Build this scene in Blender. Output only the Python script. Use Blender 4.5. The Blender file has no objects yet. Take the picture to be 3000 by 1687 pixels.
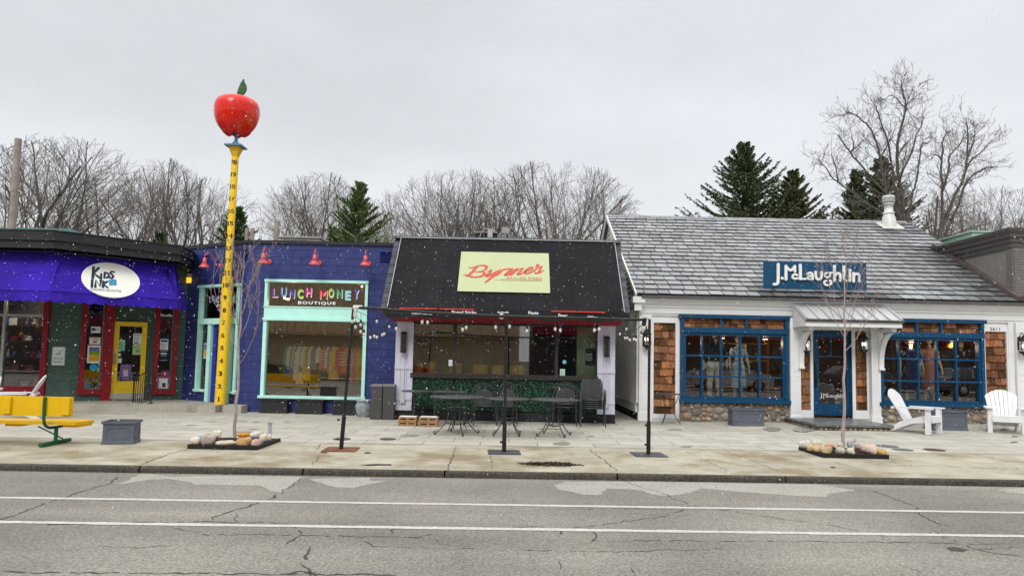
import bpy, math, random
from mathutils import Vector, Matrix
import numpy as np
random.seed(7)
scene = bpy.context.scene
COL = scene.collection
# ------------------------------------------------------------------ camera
FPX, CX, CY = 1717.0, 1288.0, 777.0        # photograph measured at 2576 px width
CAMZ, ZS = 1.69, 0.09                      # lens height, sidewalk height above road
TH, RO = math.radians(4.03), 0.0205
Fv = Vector((0, math.cos(TH), math.sin(TH))); Uv = Vector((0, -math.sin(TH), math.cos(TH))); Rv = Vector((1, 0, 0))
R2 = Rv*math.cos(RO) + Uv*math.sin(RO); U2 = Uv*math.cos(RO) - Rv*math.sin(RO)
cd = bpy.data.cameras.new('camera'); cam = bpy.data.objects.new('camera', cd); COL.objects.link(cam)
cd.lens = 24; cd.sensor_width = 36; cd.clip_end = 3000; cd.clip_start = 0.05
cd.shift_y = 52.5/2576
m = Matrix.Identity(4)
for i, v in enumerate((R2, U2, -Fv)):
    for r in range(3): m[r][i] = v[r]
m[2][3] = CAMZ
cam.matrix_world = m
scene.camera = cam
CAM = Vector((0, 0, CAMZ))
# ------------------------------------------------------------------ sky and light
SUN_EL, SUN_AZ = math.radians(42.3), math.radians(196.7)
w = bpy.data.worlds.new('World'); scene.world = w; w.use_nodes = True
nt = w.node_tree; nt.nodes.clear()
def N(t, typ, **kw):
    n = t.nodes.new(typ)
    for k, v in kw.items():
        if k in n.inputs.keys() if isinstance(k, str) else False: n.inputs[k].default_value = v
        else: setattr(n, k, v)
    return n
def L(t, a, ao, b, bi): t.links.new(a.outputs[ao], b.inputs[bi])
out = N(nt, 'ShaderNodeOutputWorld'); bg = N(nt, 'ShaderNodeBackground'); bg.inputs['Strength'].default_value = 0.1
sky = N(nt, 'ShaderNodeTexSky'); sky.sky_type = 'NISHITA'; sky.sun_disc = False; sky.sun_elevation = SUN_EL; sky.sun_rotation = SUN_AZ
tc = N(nt, 'ShaderNodeTexCoord'); sep = N(nt, 'ShaderNodeSeparateXYZ'); L(nt, tc, 'Generated', sep, 0)
rmp = N(nt, 'ShaderNodeValToRGB'); L(nt, sep, 'Z', rmp, 0)
e = rmp.color_ramp.elements
e[0].position = 0.0; e[0].color = (0.30, 0.305, 0.315, 1)
e[1].position = 1.0; e[1].color = (0.78, 0.79, 0.82, 1)
for p_, c_ in ((0.10, (0.295, 0.30, 0.31, 1)), (0.30, (0.262, 0.268, 0.28, 1)), (0.50, (0.255, 0.262, 0.276, 1)), (0.68, (0.50, 0.508, 0.525, 1))):
    k = rmp.color_ramp.elements.new(p_); k.color = c_
mp = N(nt, 'ShaderNodeMapping'); mp.inputs['Scale'].default_value = (1.0, 1.0, 2.6); mp.inputs['Location'].default_value = (3.1, 0.4, 0.0)
L(nt, tc, 'Generated', mp, 0)
nz = N(nt, 'ShaderNodeTexNoise'); nz.inputs['Scale'].default_value = 1.5; nz.inputs['Detail'].default_value = 5; nz.inputs['Roughness'].default_value = .55
L(nt, mp, 0, nz, 'Vector')
mr = N(nt, 'ShaderNodeMapRange'); mr.inputs[1].default_value = .35; mr.inputs[2].default_value = .65; mr.inputs[3].default_value = .90; mr.inputs[4].default_value = 1.09
L(nt, nz, 0, mr, 0)
gx = N(nt, 'ShaderNodeMapRange'); gx.inputs[1].default_value = -.7; gx.inputs[2].default_value = .7; gx.inputs[3].default_value = 30.0; gx.inputs[4].default_value = 32.5
L(nt, sep, 'X', gx, 0)
mm = N(nt, 'ShaderNodeMath', operation='MULTIPLY'); L(nt, mr, 0, mm, 0); L(nt, gx, 0, mm, 1)
sc = N(nt, 'ShaderNodeVectorMath', operation='SCALE'); L(nt, rmp, 0, sc, 0); L(nt, mm, 0, sc, 'Scale')
mx = N(nt, 'ShaderNodeMix'); mx.data_type = 'RGBA'; mx.inputs[0].default_value = 0.94
nt.links.new(sky.outputs[0], mx.inputs[6]); nt.links.new(sc.outputs[0], mx.inputs[7])
nt.links.new(mx.outputs[2], bg.inputs['Color']); L(nt, bg, 0, out, 0)
sd = bpy.data.lights.new('sun', 'SUN'); sd.energy = 1.6; sd.angle = math.radians(22); sd.color = (1, .975, .94)
so = bpy.data.objects.new('sun', sd); COL.objects.link(so)
dirv = Vector((-0.3, -1.0, .95)).normalized()
so.rotation_euler = dirv.to_track_quat('Z', 'Y').to_euler(); so.location = dirv*60
vs = scene.view_settings
vs.view_transform = 'Standard'; vs.look = 'None'; vs.gamma = 1; vs.exposure = 0.0; vs.use_curve_mapping = False
# ------------------------------------------------------------------ measuring tools
CR = {'c1': (0, 558.2, .4149), 'c2': (429.4, 558.2, .4148), 'c3': (944.6, 558.2, .4445), 'c4': (1502.7, 515.2, .4743),
      'c5': (1975, 515.2, .4740), 'k1': (996.1, 927.4, .12445), 'k2': (1245.1, 927.4, .12667), 'k3': (858.7, 738.5, .13039),
      'k4': (1159.2, 738.5, .18667), 'k5': (0, 772.8, .20741), 'k6': (197.5, 644, .26677), 'k7': (2215.4, 910.2, .14222),
      'k8': (2318.5, 549.6, .2726), 'm1': (463.7, 618.3, .166), 'm2': (652.6, 807.2, .14223), 'm3': (463.7, 1056.2, .10667),
      'm4': (1957.8, 738.5, .28443), 'm5': (1142.1, 626.9, .10334), 'm6': (1906.3, 644, .11334), 'm7': (532.4, 197.5, .14821),
      't1': (0, 300.5, .25), 't2': (515.2, 171.7, .3319), 't3': (944.6, 369.2, .26667), 't4': (1717.4, 171.7, .35557),
      'g1': (0, 1073.4, .5), 'g2': (1288, 1073.4, .5), 'D': (0, 0, 1)}
def C(k, x, y): a = CR[k]; return (a[0]+a[2]*x, a[1]+a[2]*y)
def ray(px, py): return Fv + R2*((px-CX)/FPX) + U2*((CY-py)/FPX)
def onY(px, py, Y): d = ray(px, py); return CAM + d*(Y/d.y)
def onZ(px, py, z): d = ray(px, py); return CAM + d*((z-CAMZ)/d.z)
def gz(x, y): return ZS + .0131*max(0, x-3.4)*min(1, max(0, (y-12.5)/5.5))
def G(px, py):
    p = onZ(px, py, ZS)
    for _ in range(5): p = onZ(px, py, gz(p.x, p.y))
    return p
class Frame:
    def __init__(s, O, P=None, t=None, up=(0, 0, 1)):
        s.O = Vector(O); s.t = (Vector(P)-s.O if P is not None else Vector(t)).normalized()
        s.up = Vector(up).normalized(); s.n = s.t.cross(s.up).normalized(); s.w = (Vector(P)-s.O).length if P is not None else 0
    def P(s, u, z, d=0): return s.O + s.t*u + s.up*z + s.n*d
    def uz(s, px, py, d=0):
        r = ray(px, py); q = s.O + s.n*d
        k = (q-CAM).dot(s.n)/r.dot(s.n); h = CAM + r*k - s.O
        return h.dot(s.t), h.dot(s.up)
    def rect(s, k, l, t, r, b, d=0):
        u0 = s.uz(*C(k, l, (t+b)/2), d)[0]; u1 = s.uz(*C(k, r, (t+b)/2), d)[0]
        z1 = s.uz(*C(k, (l+r)/2, t), d)[1]; z0 = s.uz(*C(k, (l+r)/2, b), d)[1]
        return u0, u1, z0, z1
XY = lambda X, Y, z=0: Vector((X, Y, z))
# ------------------------------------------------------------------ materials
def sl(c): c /= 255; return c/12.92 if c <= .04045 else ((c+.055)/1.055)**2.4
def S(r, g, b, k=.88): return tuple(min(.9, sl(v)/k) for v in (r, g, b))
MATS = {}
def M(name, rgb, rough=.7, var=.14, scale=5, bump=.0, bscale=60, metal=0, tint=False, spec=.3, emit=0, dirt=None, stretch=None):
    if name in MATS: return MATS[name]
    mt = bpy.data.materials.new(name); mt.use_nodes = True; t = mt.node_tree
    b = t.nodes['Principled BSDF']; b.inputs['Roughness'].default_value = rough; b.inputs['Metallic'].default_value = metal
    b.inputs['Specular IOR Level'].default_value = spec
    tcn = N(t, 'ShaderNodeTexCoord'); n = N(t, 'ShaderNodeTexNoise'); n.inputs['Scale'].default_value = scale; n.inputs['Detail'].default_value = 6
    n.inputs['Roughness'].default_value = .62
    if stretch:
        mpp = N(t, 'ShaderNodeMapping'); mpp.inputs['Scale'].default_value = stretch; L(t, tcn, 'Object', mpp, 0); L(t, mpp, 0, n, 'Vector')
    else: L(t, tcn, 'Object', n, 'Vector')
    r = N(t, 'ShaderNodeMapRange'); r.inputs[1].default_value = .3; r.inputs[2].default_value = .7
    r.inputs[3].default_value = 1-var; r.inputs[4].default_value = 1+var; L(t, n, 0, r, 0)
    s_ = N(t, 'ShaderNodeVectorMath', operation='SCALE'); s_.inputs[0].default_value = rgb; L(t, r, 0, s_, 'Scale')
    last = s_.outputs[0]
    if tint:
        a = N(t, 'ShaderNodeAttribute'); a.attribute_name = 'tint'
        v = N(t, 'ShaderNodeVectorMath', operation='MULTIPLY'); t.links.new(last, v.inputs[0]); L(t, a, 'Color', v, 1); last = v.outputs[0]
    if dirt:
        n2 = N(t, 'ShaderNodeTexNoise'); n2.inputs['Scale'].default_value = dirt[1]; n2.inputs['Detail'].default_value = 8; n2.inputs['Roughness'].default_value = .7
        L(t, tcn, 'Object', n2, 'Vector')
        rr = N(t, 'ShaderNodeMapRange'); rr.inputs[1].default_value = dirt[2]; rr.inputs[2].default_value = dirt[2]+.14; L(t, n2, 0, rr, 0)
        mxx = N(t, 'ShaderNodeMix'); mxx.data_type = 'RGBA'; L(t, rr, 0, mxx, 0); t.links.new(last, mxx.inputs[6]); mxx.inputs[7].default_value = (*dirt[0], 1)
        last = mxx.outputs[2]
    t.links.new(last, b.inputs['Base Color'])
    if bump:
        nb = N(t, 'ShaderNodeTexNoise'); nb.inputs['Scale'].default_value = bscale; nb.inputs['Detail'].default_value = 3; L(t, tcn, 'Object', nb, 'Vector')
        bp = N(t, 'ShaderNodeBump'); bp.inputs['Strength'].default_value = bump; bp.inputs['Distance'].default_value = .01
        L(t, nb, 0, bp, 'Height'); L(t, bp, 0, b, 'Normal')
    if emit: b.inputs['Emission Color'].default_value = (*rgb, 1); b.inputs['Emission Strength'].default_value = emit
    MATS[name] = mt; return mt
def glass(name, tintc=(.9, .92, .92), base=.10, rough=0.0):
    if name in MATS: return MATS[name]
    mt = bpy.data.materials.new(name); mt.use_nodes = True; t = mt.node_tree; t.nodes.clear()
    o = N(t, 'ShaderNodeOutputMaterial'); tr = N(t, 'ShaderNodeBsdfTransparent'); tr.inputs[0].default_value = (*tintc, 1)
    gl = N(t, 'ShaderNodeBsdfGlossy'); gl.inputs['Roughness'].default_value = rough; gl.inputs['Color'].default_value = (1, 1, 1, 1)
    fr = N(t, 'ShaderNodeFresnel'); fr.inputs[0].default_value = 1.5
    ad = N(t, 'ShaderNodeMath', operation='ADD'); ad.inputs[1].default_value = base; L(t, fr, 0, ad, 0)
    # faint waviness of old plate glass
    tcn = N(t, 'ShaderNodeTexCoord'); nb = N(t, 'ShaderNodeTexNoise'); nb.inputs['Scale'].default_value = .8; nb.inputs['Detail'].default_value = 1; L(t, tcn, 'Object', nb, 'Vector')
    bp = N(t, 'ShaderNodeBump'); bp.inputs['Strength'].default_value = .15; bp.inputs['Distance'].default_value = .01; L(t, nb, 0, bp, 'Height'); L(t, bp, 0, gl, 'Normal')
    ms = N(t, 'ShaderNodeMixShader'); L(t, ad, 0, ms, 0); L(t, tr, 0, ms, 1); L(t, gl, 0, ms, 2); L(t, ms, 0, o, 0)
    MATS[name] = mt; return mt
def blockmat(name, rgb, bw=.4, bh=.2, mort=.012, rough=.6, depth=.006, var=.1, mcol=None, spec=.35, offs=.5, cell=.06):
    """masonry in wall coordinates (UV in metres)"""
    if name in MATS: return MATS[name]
    mt = bpy.data.materials.new(name); mt.use_nodes = True; t = mt.node_tree; b = t.nodes['Principled BSDF']
    b.inputs['Roughness'].default_value = rough; b.inputs['Specular IOR Level'].default_value = spec
    uv = N(t, 'ShaderNodeUVMap'); tcn = N(t, 'ShaderNodeTexCoord')
    wob = N(t, 'ShaderNodeTexNoise'); wob.inputs['Scale'].default_value = 3; L(t, tcn, 'Object', wob, 'Vector')
    wv = N(t, 'ShaderNodeVectorMath', operation='SCALE'); wv.inputs['Scale'].default_value = .012; L(t, wob, 1, wv, 0)
    av = N(t, 'ShaderNodeVectorMath', operation='ADD'); L(t, uv, 0, av, 0); L(t, wv, 0, av, 1)
    br = N(t, 'ShaderNodeTexBrick'); br.offset = offs; br.inputs['Scale'].default_value = 1; br.inputs['Brick Width'].default_value = bw; br.inputs['Row Height'].default_value = bh
    br.inputs['Mortar Size'].default_value = mort; br.inputs['Mortar Smooth'].default_value = .3; br.inputs['Bias'].default_value = 0
    c1 = tuple(v*(1-cell) for v in rgb); c2 = tuple(v*(1+cell) for v in rgb)
    br.inputs['Color1'].default_value = (*c1, 1); br.inputs['Color2'].default_value = (*c2, 1); br.inputs['Mortar'].default_value = (*(mcol or tuple(v*.72 for v in rgb)), 1)
    L(t, av, 0, br, 'Vector')
    n = N(t, 'ShaderNodeTexNoise'); n.inputs['Scale'].default_value = 2.2; n.inputs['Detail'].default_value = 8; n.inputs['Roughness'].default_value = .7; L(t, tcn, 'Object', n, 'Vector')
    r = N(t, 'ShaderNodeMapRange'); r.inputs[1].default_value = .3; r.inputs[2].default_value = .7; r.inputs[3].default_value = 1-var; r.inputs[4].default_value = 1+var; L(t, n, 0, r, 0)
    s_ = N(t, 'ShaderNodeVectorMath', operation='SCALE'); L(t, br, 0, s_, 0); L(t, r, 0, s_, 'Scale'); L(t, s_, 0, b, 'Base Color')
    nb = N(t, 'ShaderNodeTexNoise'); nb.inputs['Scale'].default_value = 45; nb.inputs['Detail'].default_value = 4; L(t, tcn, 'Object', nb, 'Vector')
    sb = N(t, 'ShaderNodeMath', operation='MULTIPLY_ADD'); sb.inputs[1].default_value = -1.0; L(t, br, 1, sb, 0)
    nm = N(t, 'ShaderNodeMath', operation='MULTIPLY'); nm.inputs[1].default_value = .5; L(t, nb, 0, nm, 0); L(t, nm, 0, sb, 2)
    bp = N(t, 'ShaderNodeBump'); bp.inputs['Strength'].default_value = .8; bp.inputs['Distance'].default_value = depth; L(t, sb, 0, bp, 'Height'); L(t, bp, 0, b, 'Normal')
    MATS[name] = mt; return mt
# ------------------------------------------------------------------ mesh builder
class MB:
    def __init__(s): s.v = []; s.f = []; s.mi = []; s.ti = []; s.sm = []; s.uv = []
    def face(s, pts, m=0, t=(1, 1, 1), smooth=False, uv=None):
        k = len(s.v); s.v += [tuple(p) for p in pts]; s.f.append(tuple(range(k, k+len(pts)))); s.mi.append(m); s.ti.append(t); s.sm.append(smooth)
        s.uv.append(uv or [(p[0], p[2] if abs(pts[0][2]-pts[2][2]) > 1e-5 else p[1]) for p in pts])
        return s
    def mesh(s, V, F, m=0, t=(1, 1, 1), smooth=True):
        k = len(s.v); s.v += [tuple(p) for p in V]
        for f in F:
            s.f.append(tuple(i+k for i in f)); s.mi.append(m); s.ti.append(t); s.sm.append(smooth); s.uv.append([(V[i][0], V[i][2]) for i in f])
        return s
    def fb(s, fr, u0, u1, z0, z1, d0, d1, m=0, t=(1, 1, 1)):
        """box in a wall frame: u along the wall, z up, d outwards"""
        c = {}
        for i, u in enumerate((u0, u1)):
            for j, z in enumerate((z0, z1)):
                for k, d in enumerate((d0, d1)): c[i, j, k] = (u, z, d)
        q = [[(0,0,1),(1,0,1),(1,1,1),(0,1,1)], [(1,0,0),(0,0,0),(0,1,0),(1,1,0)], [(1,0,1),(1,0,0),(1,1,0),(1,1,1)],
             [(0,0,0),(0,0,1),(0,1,1),(0,1,0)], [(0,1,1),(1,1,1),(1,1,0),(0,1,0)], [(0,0,0),(1,0,0),(1,0,1),(0,0,1)]]
        ax = [(0,1),(0,1),(2,1),(2,1),(0,2),(0,2)]
        for fc, a in zip(q, ax):
            cs = [c[x] for x in fc]
            s.face([fr.P(x[0], x[1], x[2]) for x in cs], m, t, False, [(x[a[0]], x[a[1]]) for x in cs])
        return s
    def box(s, x0, x1, y0, y1, z0, z1, m=0, t=(1, 1, 1)):
        return s.fb(Frame((0, 0, 0), t=(1, 0, 0)), x0, x1, z0, z1, -y1, -y0, m, t)
    def obox(s, a, b, wdt, hgt, m=0, up=(0, 0, 1), t=(1, 1, 1)):
        """beam from a to b with width (sideways) and height (along up)"""
        a, b = Vector(a), Vector(b); d = (b-a).normalized(); upv = Vector(up); sd_ = d.cross(upv)
        if sd_.length < 1e-4: sd_ = d.cross(Vector((1, 0, 0)))
        sd_.normalize(); u = sd_.cross(d).normalized()
        sd_ *= wdt/2; u *= hgt/2
        P = [a-sd_-u, a+sd_-u, a+sd_+u, a-sd_+u, b-sd_-u, b+sd_-u, b+sd_+u, b-sd_+u]
        for f in ((0,1,2,3),(7,6,5,4),(0,4,5,1),(1,5,6,2),(2,6,7,3),(3,7,4,0)):
            s.face([P[i] for i in f], m, t)
        return s
    def tube(s, path, r, n=8, m=0, t=(1, 1, 1), cap=True):
        path = [Vector(p) for p in path]; rr = r if isinstance(r, (list, tuple)) else [r]*len(path)
        V = []; F = []; ref = None
        for i, p in enumerate(path):
            d = (path[min(i+1, len(path)-1)]-path[max(i-1, 0)])
            d = d.normalized() if d.length > 1e-9 else Vector((0, 0, 1))
            if ref is None: ref = d.orthogonal().normalized()
            ref = (ref - d*ref.dot(d)); ref = ref.normalized() if ref.length > 1e-6 else d.orthogonal().normalized()
            b2 = d.cross(ref)
            for k in range(n):
                a = 2*math.pi*k/n; V.append(p+(ref*math.cos(a)+b2*math.sin(a))*rr[i])
        for i in range(len(path)-1):
            for k in range(n): F.append((i*n+k, i*n+(k+1) % n, (i+1)*n+(k+1) % n, (i+1)*n+k))
        s.mesh(V, F, m, t, True)
        if cap: s.mesh(V[:n], [tuple(range(n))[::-1]], m, t, False); s.mesh(V[-n:], [tuple(range(n))], m, t, False)
        return s
    def lathe(s, prof, c=(0, 0, 0), n=20, m=0, t=(1, 1, 1), axis=None, smooth=True):
        c = Vector(c); V = []; F = []
        ax = Vector(axis).normalized() if axis else Vector((0, 0, 1)); e1 = ax.orthogonal().normalized(); e2 = ax.cross(e1)
        for (r, z) in prof:
            for k in range(n):
                a = 2*math.pi*k/n; V.append(c+ax*z+(e1*math.cos(a)+e2*math.sin(a))*r)
        for i in range(len(prof)-1):
            for k in range(n): F.append((i*n+k, i*n+(k+1) % n, (i+1)*n+(k+1) % n, (i+1)*n+k))
        s.mesh(V, F, m, t, smooth)
        if prof[0][0] > 1e-4: s.mesh(V[:n], [tuple(range(n))[::-1]], m, t, False)
        if prof[-1][0] > 1e-4: s.mesh(V[-n:], [tuple(range(n))], m, t, False)
        return s
    def ell(s, c, r, nu=12, nv=8, m=0, t=(1, 1, 1), jit=0, seed=0, rot=0, flat=0, fr=None):
        rg = random.Random(seed); V = []; F = []; c = Vector(c)
        ph = [rg.uniform(0, 6.28) for _ in range(6)]
        for j in range(nv+1):
            la = -math.pi/2+math.pi*j/nv
            for i in range(nu):
                lo = 2*math.pi*i/nu
                k = 1+jit*(math.sin(2*lo+ph[0])*math.cos(la*2+ph[1])+.7*math.sin(3*lo+ph[2]+la*2)+.5*math.cos(4*la+ph[3]+lo))
                x, y, z = math.cos(la)*math.cos(lo), math.cos(la)*math.sin(lo), math.sin(la)
                if flat: x, y, z = [math.copysign(abs(q)**flat, q) for q in (x, y, z)]
                x, y, z = x*r[0]*k, y*r[1]*k, z*r[2]*k
                if fr: V.append(c+fr.t*x+fr.n*y+fr.up*z)
                else:
                    x, y = x*math.cos(rot)-y*math.sin(rot), x*math.sin(rot)+y*math.cos(rot)
                    V.append(c+Vector((x, y, z)))
        for j in range(nv):
            for i in range(nu): F.append((j*nu+i, j*nu+(i+1) % nu, (j+1)*nu+(i+1) % nu, (j+1)*nu+i))
        return s.mesh(V, F, m, t, True)
    def poly(s, fr, pts, d0, d1, m=0, t=(1, 1, 1)):
        """closed outline (u,z) extruded between d0 and d1 (counter-clockwise seen from outside)"""
        a = sum(pts[i][0]*pts[(i+1) % len(pts)][1]-pts[(i+1) % len(pts)][0]*pts[i][1] for i in range(len(pts)))
        if a < 0: pts = pts[::-1]
        s.face([fr.P(u, z, d1) for u, z in pts], m, t, False, [(u, z) for u, z in pts])
        s.face([fr.P(u, z, d0) for u, z in pts[::-1]], m, t, False, [(u, z) for u, z in pts[::-1]])
        for i in range(len(pts)):
            p, q = pts[i], pts[(i+1) % len(pts)]
            s.face([fr.P(p[0], p[1], d0), fr.P(q[0], q[1], d0), fr.P(q[0], q[1], d1), fr.P(p[0], p[1], d1)], m, t, False, [(p[0], p[1]), (q[0], q[1]), (q[0], q[1]+.1), (p[0], p[1]+.1)])
        return s
    def stroke(s, fr, pts, wd, d, th=0, m=0, closed=False, t=(1, 1, 1), sm=True):
        """brush stroke on a surface, optionally raised"""
        P = [Vector((p[0], p[1])) for p in pts]; W = wd if isinstance(wd, (list, tuple)) else [wd]*len(P)
        if sm and len(P) > 2: P, W = smooth2(P, W, closed)
        Lf, Rt = [], []; n = len(P)
        for i in range(n):
            a = P[(i-1) % n] if (closed or i > 0) else P[i]; b = P[(i+1) % n] if (closed or i < n-1) else P[i]
            dd = (b-a); dd = dd.normalized() if dd.length > 1e-9 else Vector((1, 0)); nn = Vector((-dd.y, dd.x))*W[i]/2
            Lf.append(P[i]+nn); Rt.append(P[i]-nn)
        def q(p, dz): return fr.P(p.x, p.y, dz)
        for i in range(n if closed else n-1):
            j = (i+1) % n
            s.face([q(Rt[i], d+th), q(Rt[j], d+th), q(Lf[j], d+th), q(Lf[i], d+th)], m, t)
            if th:
                s.face([q(Lf[i], d), q(Lf[i], d+th), q(Lf[j], d+th), q(Lf[j], d)], m, t); s.face([q(Rt[j], d), q(Rt[j], d+th), q(Rt[i], d+th), q(Rt[i], d)], m, t)
        if not closed:
            for i, sg in ((0, -1), (n-1, 1)):
                dd = (P[1]-P[0]) if i == 0 else (P[-1]-P[-2]); dd.normalize(); a0 = math.atan2(dd.y, dd.x)+(math.pi/2 if i == 0 else -math.pi/2)
                fan = [P[i]+Vector((math.cos(a0+math.pi*k/6), math.sin(a0+math.pi*k/6)))*W[i]/2 for k in range(7)]
                s.face([q(p, d+th) for p in fan], m, t)
                if th:
                    for k in range(6): s.face([q(fan[k], d), q(fan[k+1], d), q(fan[k+1], d+th), q(fan[k], d+th)], m, t)
        return s
    def build(s, name, mats, parent=None, loc=None):
        me = bpy.data.meshes.new(name); off = Vector((0, 0, 0))
        if loc is not None: off = Vector(loc)
        p = parent
        while p is not None: off = off+p.location; p = p.parent
        V = np.array(s.v, dtype=float).reshape(-1, 3)-np.array(off)
        me.from_pydata(V.tolist(), [], s.f)
        mats = mats if isinstance(mats, (list, tuple)) else [mats]
        for mt in mats: me.materials.append(mt)
        me.polygons.foreach_set('material_index', s.mi); me.polygons.foreach_set('use_smooth', s.sm)
        ul = me.uv_layers.new(name='UVMap'); fl = [c for u in s.uv for p_ in u for c in p_]; ul.data.foreach_set('uv', fl)
        if any(t != (1, 1, 1) for t in s.ti):
            ca = me.color_attributes.new('tint', 'FLOAT_COLOR', 'CORNER'); a = []
            for f, t in zip(s.f, s.ti): a += [t[0], t[1], t[2], 1]*len(f)
            ca.data.foreach_set('color', a)
        else:
            ca = me.color_attributes.new('tint', 'FLOAT_COLOR', 'POINT'); ca.data.foreach_set('color', [1.0]*4*len(me.vertices))
        me.update()
        o = bpy.data.objects.new(name, me); COL.objects.link(o)
        if parent is not None: o.parent = parent
        if loc is not None: o.location = Vector(loc)
        return o
def smooth2(P, W, closed, it=2):
    for _ in range(it):
        n = len(P); Q = []; V = []
        rng = range(n if closed else n-1)
        if not closed: Q.append(P[0]); V.append(W[0])
        for i in rng:
            j = (i+1) % n
            Q += [P[i]*.75+P[j]*.25, P[i]*.25+P[j]*.75]; V += [W[i]*.75+W[j]*.25, W[i]*.25+W[j]*.75]
        if not closed: Q.append(P[-1]); V.append(W[-1])
        P, W = Q, V
    return P, W
def tag(o, label=None, cat=None, group=None, kind=None):
    if label: o['label'] = label
    if cat: o['category'] = cat
    if group: o['group'] = group
    if kind: o['kind'] = kind
    return o
def thing(name, label, cat, loc=(0, 0, 0), group=None):
    o = bpy.data.objects.new(name, None); o.empty_display_size = .1; COL.objects.link(o); o.location = loc
    return tag(o, label, cat, group)
def dup(o, loc=None, rotz=None, label=None, scale=None, parent=None):
    c = o.copy(); COL.objects.link(c); c.parent = parent
    if loc is not None: c.location = loc
    if rotz is not None: c.rotation_euler = (0, 0, rotz)
    if scale is not None: c.scale = scale if isinstance(scale, (tuple, list)) else (scale,)*3
    if label: c['label'] = label
    for ch in o.children: dup(ch, parent=c)
    return c
def textm(body, bold=0.0, space=1.0):
    if 'M' in body or '4' in body: bold = 0
    cu = bpy.data.curves.new('t', 'FONT'); cu.body = body; cu.size = 1; cu.offset = bold; cu.space_character = space; cu.resolution_u = 4
    ob = bpy.data.objects.new('t', cu); COL.objects.link(ob); bpy.context.view_layer.update()
    dg = bpy.context.evaluated_depsgraph_get(); me = bpy.data.meshes.new_from_object(ob.evaluated_get(dg))
    V = [(v.co.x, v.co.y) for v in me.vertices]; F = [tuple(p.vertices) for p in me.polygons]
    bpy.data.objects.remove(ob); bpy.data.curves.remove(cu); bpy.data.meshes.remove(me)
    return V, F
def text(mb, fr, body, u0, u1, z0, z1, d, m=0, bold=0.0, space=1.0, slope=0, th=0, wob=0, shear=0, t=(1, 1, 1)):
    V, F = textm(body, bold, space)
    xs = [v[0] for v in V]; ys = [v[1] for v in V]; ax, bx, ay, by = min(xs), max(xs), min(ys), max(ys)
    W = []
    for x, y in V:
        fx = (x-ax)/(bx-ax); fy = (y-ay)/(by-ay)
        uu = u0+(u1-u0)*fx+shear*(fy-.5)*(z1-z0); zz = z0+(z1-z0)*fy+slope*fx+wob*math.sin(fx*9)
        W.append(fr.P(uu, zz, d+th))
    mb.mesh(W, F, m, t, False)
    if th:
        ed = {}
        for f in F:
            for i in range(len(f)):
                a, b = f[i], f[(i+1) % len(f)]; ed[(a, b)] = 1
        for (a, b) in ed:
            if (b, a) not in ed:
                A, B = W[a], W[b]; mb.face([A-fr.n*th, B-fr.n*th, B, A], m, t)
    return mb
# ================================================================== materials used widely
asph = M('asphalt', (.215, .198, .168), .85, .16, .5, .9, 90, spec=.25)
def speckle(mt, sc, lo, hi, amt, stretch=None):
    """aggregate speckle multiplied into the colour"""
    t = mt.node_tree; b = t.nodes['Principled BSDF']; src = b.inputs['Base Color'].links[0].from_socket
    tcn = N(t, 'ShaderNodeTexCoord'); v = N(t, 'ShaderNodeTexNoise'); v.inputs['Scale'].default_value = sc; v.inputs['Detail'].default_value = 2; vm = N(t, 'ShaderNodeMapping'); vm.inputs['Scale'].default_value = stretch or (1, 1, 1); L(t, tcn, 'Object', vm, 0); L(t, vm, 0, v, 'Vector')
    r = N(t, 'ShaderNodeMapRange'); r.inputs[1].default_value = lo; r.inputs[2].default_value = hi; r.inputs[3].default_value = 1-amt; r.inputs[4].default_value = 1+amt; L(t, v, 0, r, 0)
    s_ = N(t, 'ShaderNodeVectorMath', operation='SCALE'); t.links.new(src, s_.inputs[0]); L(t, r, 0, s_, 'Scale'); L(t, s_, 0, b, 'Base Color')
speckle(asph, 38, .35, .65, .30); speckle(asph, 11, .3, .7, .10); speckle(asph, 1.3, .3, .7, .13, (.06, 1, 1)); speckle(asph, .45, .35, .65, .12)
asphl = M('asphalt_dry', (.335, .318, .275), .9, .08, 2.0, .9, 90, spec=.2); speckle(asphl, 38, .35, .65, .25)
conc = M('concrete', (.375, .345, .265), .8, .18, .8, .5, 120, spec=.25, dirt=((.235, .19, .115), .62, .47)); speckle(conc, 55, .35, .65, .12); speckle(conc, 4, .3, .7, .10)
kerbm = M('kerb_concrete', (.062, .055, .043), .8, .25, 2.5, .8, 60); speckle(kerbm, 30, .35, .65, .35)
pav = blockmat('slab_paving', (.405, .385, .318), 1.05, .52, .009, .6, .004, .16, (.12, .11, .09), .35, .5, .09)
stepc = M('step_concrete', (.36, .34, .28), .8, .16, 2, .4, 80, dirt=((.2, .18, .13), 1.6, .56))
linem = M('road_paint', (.46, .45, .41), .7, .08, 6, .3, 90, dirt=((.24, .225, .19), 30, .60)); speckle(linem, 25, .3, .6, .14)
dark = M('dark_gap', (.012, .012, .011), .9, .1)
white = M('white_paint', (.74, .745, .74), .5, .05, 3, .15, 30)
YAWR = .0265
def rY(Y0, X): return Y0+YAWR*X
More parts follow.
